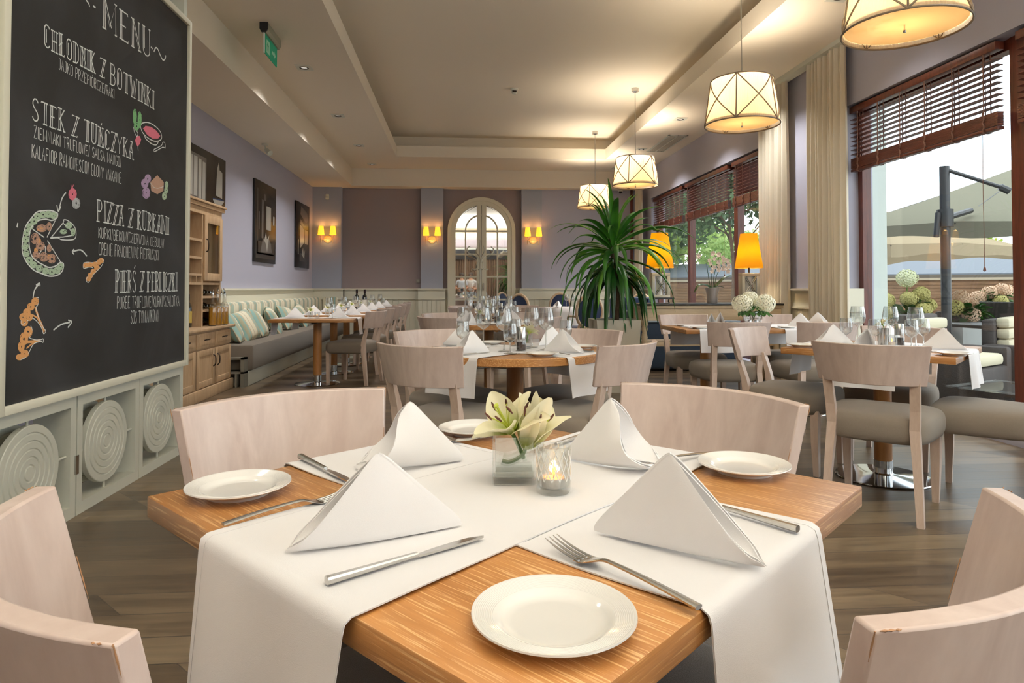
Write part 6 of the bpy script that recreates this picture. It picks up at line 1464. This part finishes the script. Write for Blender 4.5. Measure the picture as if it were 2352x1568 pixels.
# armchair further back
s2 = empty('armchair', (2.9, 10.9, 0), -.3, 'navy armchair glimpsed through the palm leaves', 'armchair'); MB().box(-.36, .36, -.36, -.2, .1, .95, .05).build('back', navy, s2); MB().box(-.36, .36, -.2, .34, .1, .45, .05).build('seat', navy, s2)
for s in (-1, 1): MB().box(s*.36-.04, s*.36+.04, -.36, .34, .1, .62, .03).build('armrest', navy, s2); MB().box(s*.3-.03, s*.3+.03, -.3, -.24, 0, .12).build('leg', M['medwood'], s2); MB().box(s*.3-.03, s*.3+.03, .24, .3, 0, .12).build('leg', M['medwood'], s2)
# ================================================================== OUTSIDE: patio, umbrellas, planters, fence, trees
struct('patio_ground', MB().box(XR+.25, 60, -25, 60, -.16, -.06), mat('grey_paving', (160, 158, 152), .8, var=.15, vscale=2), smooth=False)
struct('outer_pillar', MB().box(4.13, 4.42, 6.50, 6.95, -.06, 4.2), mat('pale_render', (196, 204, 196), .8), smooth=False)
struct('roof_eave', MB().box(XR+.28, XR+.5, YF, 40, 3.6, 3.9), mat('eave_grey', (120, 120, 118), .8), smooth=False)
gm = mat('dark_graphite_metal', (56, 58, 60), .45, .3)
def P2(x, depth):   # point on the plan seen at photo column x, at a depth along the view axis
    r = ray(x, 662); c, s = math.cos(YAW), math.sin(YAW); d = -s*r[0]+c*r[1]; k = depth/d; return Vector((r[0]*k, r[1]*k))
def umbrella(px, depth, px_c, depth_c, half, ze, zp, zpost, ang, canopy, label, valance=.24, tilt=0, arm=None):
    a = P2(px, depth); c = P2(px_c, depth_c); o = empty('patio_umbrella', (a.x, a.y, -.06), 0, label, 'umbrella', 'patio umbrellas')
    def ol(): q = MB(); q.M = Matrix.Translation((-a.x, -a.y, .06)); return q
    q = ol(); q.tube([(a.x, a.y, -.04), (a.x, a.y, zpost)], .052, 12); q.build('post', gm, o)
    q = ol(); q.cyl((a.x, a.y, -.06), .45, .08, 4); q.build('base', gm, o)
    e_ = (Vector((a.x, a.y))*.42+Vector((c.x, c.y))*.58) if arm is None else P2(*arm[:2])
    t = Vector((e_.x, e_.y, arm[2] if arm else zp-.2)); s = Vector((a.x, a.y, zpost-.03))
    q = ol(); q.tube([s, t], .022, 8); q.tube([t-(t-s)*.08, t+Vector((.05, 0, -.03))], .04, 8); q.build('arm', gm, o)
    q = ol(); q.tube([(a.x, a.y, ze-.28), (a.x, a.y, ze-.08)], .085, 12); q.tube([(a.x, a.y, ze-.18), ((a.x*3+c.x)/4, (a.y*3+c.y)/4, ze-.06)], .035, 8); q.tube([(a.x-.10, a.y-.02, ze-.12), (a.x-.13, a.y-.02, ze-.4)], .03, 8); q.build('crank_box', gm, o)
    q = ol(); P = []
    for k in range(8):
        t_ = ang+k*PI/4; r = half*(1/math.cos(PI/4) if k % 2 else 1); P.append(Vector((c.x+r*math.cos(t_), c.y+r*math.sin(t_), ze-(.06 if k % 2 else 0))))
    vd = Vector((c.x, c.y)).normalized()
    for p in P: p.z += tilt*(Vector((p.x-c.x, p.y-c.y)).dot(vd))
    for k in range(8):
        A_, B_ = P[k], P[(k+1) % 8]
        q.grid(lambda u, v, A_=A_, B_=B_: tuple((Vector((c.x, c.y, zp))*(1-u)+(A_*(1-v)+B_*v)*u)-Vector((0, 0, .12*math.sin(PI*u)*(.3+.7*math.sin(PI*v)*0)))), 8, 4)
        q.grid(lambda u, v, A_=A_, B_=B_: tuple((A_*(1-v)+B_*v)-Vector((0, 0, (valance+.03*math.sin(v*PI*2+1))*u))), 2, 10)
    cn = q.build('canopy', canopy, o, ang=20, fixn=False)
    q = ol()
    for k in range(8): q.tube([(c.x, c.y, zp-.06), tuple(P[k]-Vector((0, 0, .03)))], .012, 6)
    q.build('ribs', gm, o); return o
m1 = shade_mat('taupe_canopy', (140, 138, 122), .3); m2 = shade_mat('beige_canopy', (160, 146, 122), .3)
umbrella(2173, 7.6, 2390, 8.6, 1.75, 2.08, 2.78, 2.50, math.radians(20), m1, 'taupe cantilever umbrella with a dark post, nearest outside the window', .17, .12, (2312, 7.3, 2.20))
umbrella(1935, 13.5, 2040, 14.5, 1.75, 1.98, 2.78, 2.75, math.radians(12), m2, 'beige umbrella farther away, lower behind the taupe one', .22)
# fence: boarded fence with a grey roof edge behind
A_, B_ = P2(1450, 26.5), P2(2560, 17.2); d = (B_-A_); Lf = d.length; ang = math.atan2(d.y, d.x)
fe = empty('boarded_fence', (A_.x, A_.y, -.06), ang, 'long timber boarded fence across the back of the patio', 'fence')
brd = wood('weathered_board', (88, 62, 40), (124, 92, 64), 'X', .8, 10, .8, 0, ring=5)
q = MB(); z = .06
while z < 1.36: q.box(0, Lf, -.012, .012, z, z+.088); z += .10
q.box(0, Lf, .012, .02, .05, 1.4)
q.build('boards', brd, fe, smooth=False)
for k in range(13): x = Lf*k/12; MB().box(x-.05, x+.05, .012, .10, 0, 1.4).build('post', brd, fe, smooth=False)
MB().box(0, Lf, -.05, .06, 1.40, 1.47).build('top_rail', mat('pale_rail', (150, 138, 118), .7), fe, smooth=False)
rf = empty('grey_roof_band', (A_.x, A_.y, -.06), ang, 'pale grey sheet roof running above the fence', 'roof')
q = MB(); q.add([(0, .2, 1.53), (Lf, .2, 1.53), (Lf, 1.6, 2.06), (0, 1.6, 2.06), (0, .2, 1.60), (Lf, .2, 1.60), (Lf, 1.6, 2.13), (0, 1.6, 2.13)], [(0, 1, 5, 4), (4, 5, 6, 7), (0, 3, 2, 1), (3, 7, 6, 2), (0, 4, 7, 3), (1, 2, 6, 5)])
q.build('sheet', mat('grey_roof_sheet', (92, 99, 108), .6), rf, smooth=False)
q = MB()
for k in range(9): x = Lf*(k+.5)/9; q.box(x-.06, x+.06, .3, .42, 0, 1.55); q.box(x-.06, x+.06, 1.4, 1.52, 0, 2.0)
q.box(0, Lf, .18, .24, 1.46, 1.56); q.build('supports', mat('dark_eave', (92, 84, 74), .8), rf, smooth=False)
# trees
def crown(mb, c, R, n, s, rnd, flat=.8, clumps=14):
    cl_ = [(Vector(c)+Vector((rnd.gauss(0, .45)*R, rnd.gauss(0, .45)*R, rnd.gauss(0, .4)*R*flat)), R*rnd.uniform(.28, .5)) for _ in range(clumps)]
    for i in range(n):
        cc, r = rnd.choice(cl_); d = Vector((rnd.gauss(0, 1), rnd.gauss(0, 1), rnd.gauss(0, 1)*flat)).normalized(); p = cc+d*r*rnd.uniform(.6, 1.05)
        u = Vector((rnd.gauss(0, 1), rnd.gauss(0, 1), rnd.gauss(0, 1))).normalized(); w = u.cross(d)
        if w.length < .1: continue
        w.normalize(); q = s*rnd.uniform(.6, 1.3); mb.add([tuple(p-u*q-w*q*.5), tuple(p+u*q-w*q*.3), tuple(p+u*q*.8+w*q*.5), tuple(p-u*q*.7+w*q*.4)], [(0, 1, 2, 3)])
def tree(x, depth, z, R, n, s, leafm, trunkh, label, seed, flat=.8, name='leafy_tree', cat='tree'):
    p = P2(x, depth); o = empty(name, (p.x, p.y, -.06), 0, label, cat); rnd = random.Random(seed)
    if trunkh:
        MB().tube(smooth_pts([(0, 0, 0), (.1, .05, z*.4), (-.05, 0, z*.75), (0, 0, z)], 4), [.075-.004*i for i in range(13)], 8).build('trunk', mat('bark', (88, 70, 54), .9), o)
        q = MB()
        for k in range(7): a = k*.9; q.tube([(0, 0, z*(.5+.05*k)), (R*.6*math.cos(a), R*.6*math.sin(a), z+(k % 3-1)*R*.2)], [.03, .012], 6)
        q.build('branches', mat('bark_branch', (78, 62, 48), .9), o)
    q = MB(); crown(q, (0, 0, z), R, n, s, rnd, flat); q.build('foliage', leafm, o, smooth=False, fixn=False); return o
gd_, gl_ = leafmat('pine_foliage', (52, 74, 50), (88, 112, 76), .7, .3, 1), leafmat('light_foliage', (118, 148, 78), (164, 186, 112), .7, .4, 1)
tree(1680, 20, 4.2, 2.5, 6200, .10, gd_, 1, 'dark pine like tree spreading over the far window', 3, .5)
tree(1525, 27, 3.0, 2.2, 3600, .11, gl_, 1, 'light green tree at the left of the far window behind the left lamp', 7)
tree(1620, 38, 3.6, 2.6, 4200, .12, gl_, 1, 'pale green leafy tree in the middle of the far window', 9)
tree(1720, 30, 2.3, .9, 900, .09, gl_, 1, 'small light bush above the grey roof in the far window', 11)
tree(2225, 24, 2.75, .95, 1600, .09, leafmat('yellow_green_foliage', (110, 150, 50), (190, 190, 80), .7, .4, 1), 1, 'yellow green tree showing between the two umbrellas', 13)
tree(2120, 34, 2.2, 1.6, 1800, .10, gl_, 1, 'low green trees under the beige umbrella', 15, .3)
# planters with hydrangeas on the patio
whp = mat('white_planter_plastic', (190, 192, 190), .4)
def patio_planter(x, depth, w, ztop, label, heads, cols, lw=.3, seed=1):
    p = P2(x, depth); o = empty('patio_planter', (p.x, p.y, -.06), YAW, label, 'planter'); q = MB(); q.box(-w*.9, w*.9, -w*.9, w*.9, 0, .02)
    vs = []
    for z, ww in ((0, w*.8), (ztop+.06, w), (ztop+.06, w*.9), (ztop, w*.9)): vs += [(-ww, -ww, z), (ww, -ww, z), (ww, ww, z), (-ww, ww, z)]
    fs = [(3, 2, 1, 0), (12, 13, 14, 15)]
    for j in range(3):
        for i in range(4): fs.append((j*4+i, j*4+(i+1) % 4, j*4+4+(i+1) % 4, j*4+4+i))
    q = MB().add(vs, fs); q.build('box', whp, o, smooth=False)
    rnd = random.Random(seed); h = empty('hydrangea_bush', (p.x, p.y, ztop), YAW, label.replace('planter', 'bush in the planter').replace('white box ', ''), 'plant')
    lq = MB()
    for k in range(110):
        a = rnd.uniform(0, 6.28); el = rnd.uniform(-.2, 1.2); leaf(lq, (.1*math.cos(a), .1*math.sin(a), rnd.uniform(0, lw)), (math.cos(a)*math.cos(el), math.sin(a)*math.cos(el), math.sin(el)), rnd.uniform(.14, .24), .05, .4)
    lq.build('leaves', M['hleaf'], h, ang=80)
    for (c, R), col in zip(heads, cols):
        q = MB(); floret_ball(q, c, R, 120, .022, rnd); q.build('flower_head', col, h, smooth=False, fixn=False)
        MB().tube([(c[0]*.3, c[1]*.3, 0), (c[0], c[1], c[2]-R*.5)], .006, 6).build('stem', M['stemgreen'], h)
cy_, cg_, cp_ = mat('cream_green_floret', (232, 236, 196), .7), mat('lime_floret', (190, 182, 112), .7), mat('pink_floret', (222, 188, 158), .7)
patio_planter(2080, 8.4, .28, .52, 'white box planter with cream and lime hydrangeas beside the pale pillar', [((.02, 0, .70), .12), ((.17, -.05, .50), .10), ((-.02, -.1, .44), .10), ((.29, 0, .36), .09), ((.12, -.15, .30), .10), ((-.25, 0, .42), .10), ((-.32, -.05, .26), .11)], [cy_, cg_, cg_, cg_, cg_, cg_, cg_], .35, 3)
patio_planter(2222, 9.4, .25, .60, 'white box planter with peach hydrangeas right of the umbrella post', [((-.1, 0, .36), .12), ((-.22, -.05, .22), .12), ((-.02, -.1, .12), .12), ((.06, 0, .26), .09)], [cp_, cg_, cp_, cp_], .2, 4)
patio_planter(2285, 11.0, .28, .70, 'white box planter with a wide pink hydrangea near the window post', [((-.28, 0, .24), .12), ((-.12, -.05, .32), .12), ((.05, -.1, .36), .13), ((.2, 0, .34), .12), ((-.05, -.2, .18), .11)], [cp_, cp_, cp_, cp_, cg_], .3, 5)
# patio furniture
wick = mat('dark_wicker', (62, 56, 54), .7, bump=1.5, bscale=120, var=.4, vscale=160); crm = mat('cream_cushion', (196, 188, 162), .8)
def wicker(pt, a, label, back=.62, cush=True, s=1):
    p = Vector(pt); o = empty('wicker_armchair', (p.x, p.y, -.06), a, label, 'armchair', 'wicker armchairs on the patio')
    MB().box(-.36*s, .36*s, -.36*s, .36*s, .04, .38, .03).build('seat_base', wick, o); MB().box(-.36*s, .36*s, -.40*s, -.28*s, .3, back+.1, .03).build('back', wick, o)
    for k in (-1, 1): MB().box(k*.38*s-.06, k*.38*s+.06, -.38*s, .36*s, .04, .56, .03).build('armrest', wick, o)
    for sx in (-1, 1):
        for sy in (-1, 1): MB().box(sx*.33*s-.03, sx*.33*s+.03, sy*.32*s-.03, sy*.32*s+.03, 0, .06).build('foot', gm, o)
    if cush:
        MB().box(-.31*s, .31*s, -.28*s, .34*s, .385, .50, .04).build('seat_cushion', crm, o)
        for k in range(3): MB().box(-.30*s, .30*s, -.285*s, -.16*s, .50+k*.115, .61+k*.115, .03).build('back_cushion', crm, o)
    return o
wicker((5.02, 6.36), -2.62, 'large dark wicker armchair with cream cushions right outside the near window', .78)
wicker((6.1, 6.55), -2.5, 'dark wicker armchair with a cream cushion at the window post', .72)
wicker(P2(2150, 9.9), .2, 'dark wicker armchair behind the large one, past the umbrella post', .72, False)
wicker(P2(2322, 9.6), -.9, 'grey wicker armchair with high back in front of the pink hydrangea', .86, False)
tb = empty('glass_patio_table', (4.72, 5.2, -.06), .4, 'low patio table with a glass top at the foot of the window', 'table'); MB().box(-.4, .4, -.4, .4, .30, .312).build('glass_top', M['thick'], tb, smooth=False); MB().box(-.34, .34, -.34, .34, 0, .30, .02).build('wicker_base', wick, tb)
tb = empty('patio_table', (*P2(2262, 8.4), -.06), .1, 'dark patio table between the wicker armchairs', 'table'); MB().box(-.4, .4, -.4, .4, .66, .70, .01).build('tabletop', gm, tb)
for sx in (-1, 1):
    for sy in (-1, 1): MB().box(sx*.36-.025, sx*.36+.025, sy*.36-.025, sy*.36+.025, 0, .67).build('leg', gm, tb)
# ================================================================== PEOPLE: the photo crew behind the camera, seen in the mirrored door
skinm = mat('skin', (206, 160, 132), .55); hairm = mat('dark_brown_hair', (48, 34, 26), .7); lightsh = mat('pale_blue_shirt', (206, 216, 230), .85); whitesh = mat('white_shirt', (232, 232, 232), .85)
redsh = mat('red_dress', (178, 24, 34), .85); darkp = mat('black_trousers', (30, 30, 36), .85); bagm = mat('grey_brown_bag', (118, 100, 92), .8)
def skinned(name, pts, edges, radii, m, parent, sub=2):
    me = bpy.data.meshes.new(name); me.from_pydata(pts, edges, []); o = bpy.data.objects.new(name, me); COL.objects.link(o); o.parent = parent
    sk = o.modifiers.new('skin', 'SKIN'); d = me.skin_vertices[0].data
    for i, r in enumerate(radii): d[i].radius = (r, r*.8) if isinstance(r, float) else r
    d[0].use_root = True; ss = o.modifiers.new('subdivision', 'SUBSURF'); ss.levels = ss.render_levels = sub; me.materials.append(m)
    for p in me.polygons: p.use_smooth = True
    sk.use_smooth_shade = True; return o
def person(x, y, rz, h, top, bottom, label, hold=.95, longhair=False):
    r = empty('person', (x, y, 0), rz, label, 'person', 'people reflected in the mirrored door'); k = h/1.75
    V = lambda *p: tuple(a*k for a in p)
    pts = [V(0, 0, .95), V(0, 0, 1.12), V(0, 0, 1.30), V(0, 0, 1.43), V(0, .01, 1.52), V(0, .02, 1.62), V(0, .02, 1.70)]
    ed = [(i, i+1) for i in range(6)]; ra = [.15*k, .135*k, .16*k, .10*k, .055*k, .088*k, .07*k]
    for s in (-1, 1):
        b = len(pts); pts += [V(s*.19, 0, 1.40), V(s*.25, -.02, 1.14), V(s*.16, .22, 1.08), V(s*.06, .32, 1.12)]; ra += [.055*k, .043*k, .034*k, .028*k]; ed += [(3, b), (b, b+1), (b+1, b+2), (b+2, b+3)]
        for f in range(5): pts.append(V(s*.06-s*.012*(f-2)*1.2, .385-(.03 if f == 4 else .004*abs(f-2)), 1.13+.010*(f-2))); ra.append(.009*k); ed.append((b+3, len(pts)-1))
        b = len(pts); pts += [V(s*.10, 0, .86), V(s*.11, .01, .48), V(s*.12, 0, .09), V(s*.13, .16, .04)]; ra += [.085*k, .056*k, .040*k, .034*k]; ed += [(0, b), (b, b+1), (b+1, b+2), (b+2, b+3)]
    skinned('body', pts, ed, ra, skinm, r)
    P_ = [V(0, 0, .90), V(0, 0, 1.12), V(0, 0, 1.30), V(0, 0, 1.44)]; E_ = [(0, 1), (1, 2), (2, 3)]; R_ = [.165*k, .152*k, .175*k, .10*k]
    for s in (-1, 1): b = len(P_); P_ += [V(s*.19, 0, 1.40), V(s*.235, -.014, 1.22)]; R_ += [.070*k, .066*k]; E_ += [(3, b), (b, b+1)]
    skinned('shirt', P_, E_, R_, top, r)
    P_ = [V(0, 0, .95)]; E_ = []; R_ = [.158*k]
    for s in (-1, 1): b = len(P_); P_ += [V(s*.10, 0, .86), V(s*.11, .01, .48), V(s*.12, 0, .08)]; R_ += [.098*k, .070*k, .060*k]; E_ += [(0, b), (b, b+1), (b+1, b+2)]
    skinned('trousers', P_, E_, R_, bottom, r)
    q = MB(); q.lathe([(.0, .135), (.05, .125), (.09, .085), (.102, .03), (.098, -.02), (.07, -.05 if not longhair else -.16), (.0, -.05 if not longhair else -.2)], 24, (0, -.012*k, 1.655*k)); q.build('hair', hairm, r)
    q = MB()
    for s in (-1, 1): q.tube([(s*.032, .092, 1.655*k), (s*.032, .099, 1.655*k)], .008, 8)
    q.build('eyes', darkp, r); MB().tube([(0, .085, 1.66*k), (0, .115, 1.63*k), (0, .09, 1.615*k)], [.006, .012, .01], 8).build('nose', skinm, r)
    MB().tube([(-.02, .092, 1.59*k), (0, .098, 1.587*k), (.02, .092, 1.59*k)], .005, 6).build('mouth', mat('lips', (160, 90, 80), .6), r); return r
person(.10, -1.05, 0, 1.74, lightsh, darkp, 'person in a pale blue shirt and black trousers standing behind the tripod')
person(.50, -1.35, .1, 1.76, whitesh, darkp, 'person in a white t-shirt with hands held in front')
p_ = person(.86, -1.0, .25, 1.68, whitesh, darkp, 'person in a white shirt with a bag strap across the chest', longhair=True)
MB().tube(smooth_pts([(.13, .02, 1.42), (.05, .18, 1.2), (-.12, .17, 1.0), (-.22, .05, .92)], 5), .014, 6).build('bag_strap', darkp, p_); MB().box(-.38, -.16, -.04, .1, .74, .96, .03).build('bag', bagm, p_)
person(-.38, -1.25, -.1, 1.66, redsh, darkp, 'person in red at the left edge of the mirror')
tp = empty('camera_tripod', (.12, -.50, 0), 0, 'black tripod with a camera in front of the people in the mirror', 'tripod')
for a in (PI/2+PI, .5, PI-.5): MB().tube([(0, 0, .82), (.33*math.cos(a), .33*math.sin(a)*.8, .0)], [.014, .009], 8).build('leg', M['black'], tp)
MB().tube([(0, 0, .78), (0, 0, 1.0)], .016, 10).build('centre_column', M['black'], tp); MB().box(-.06, .06, -.03, .03, 1.0, 1.09, .01).build('camera_body', M['black'], tp)
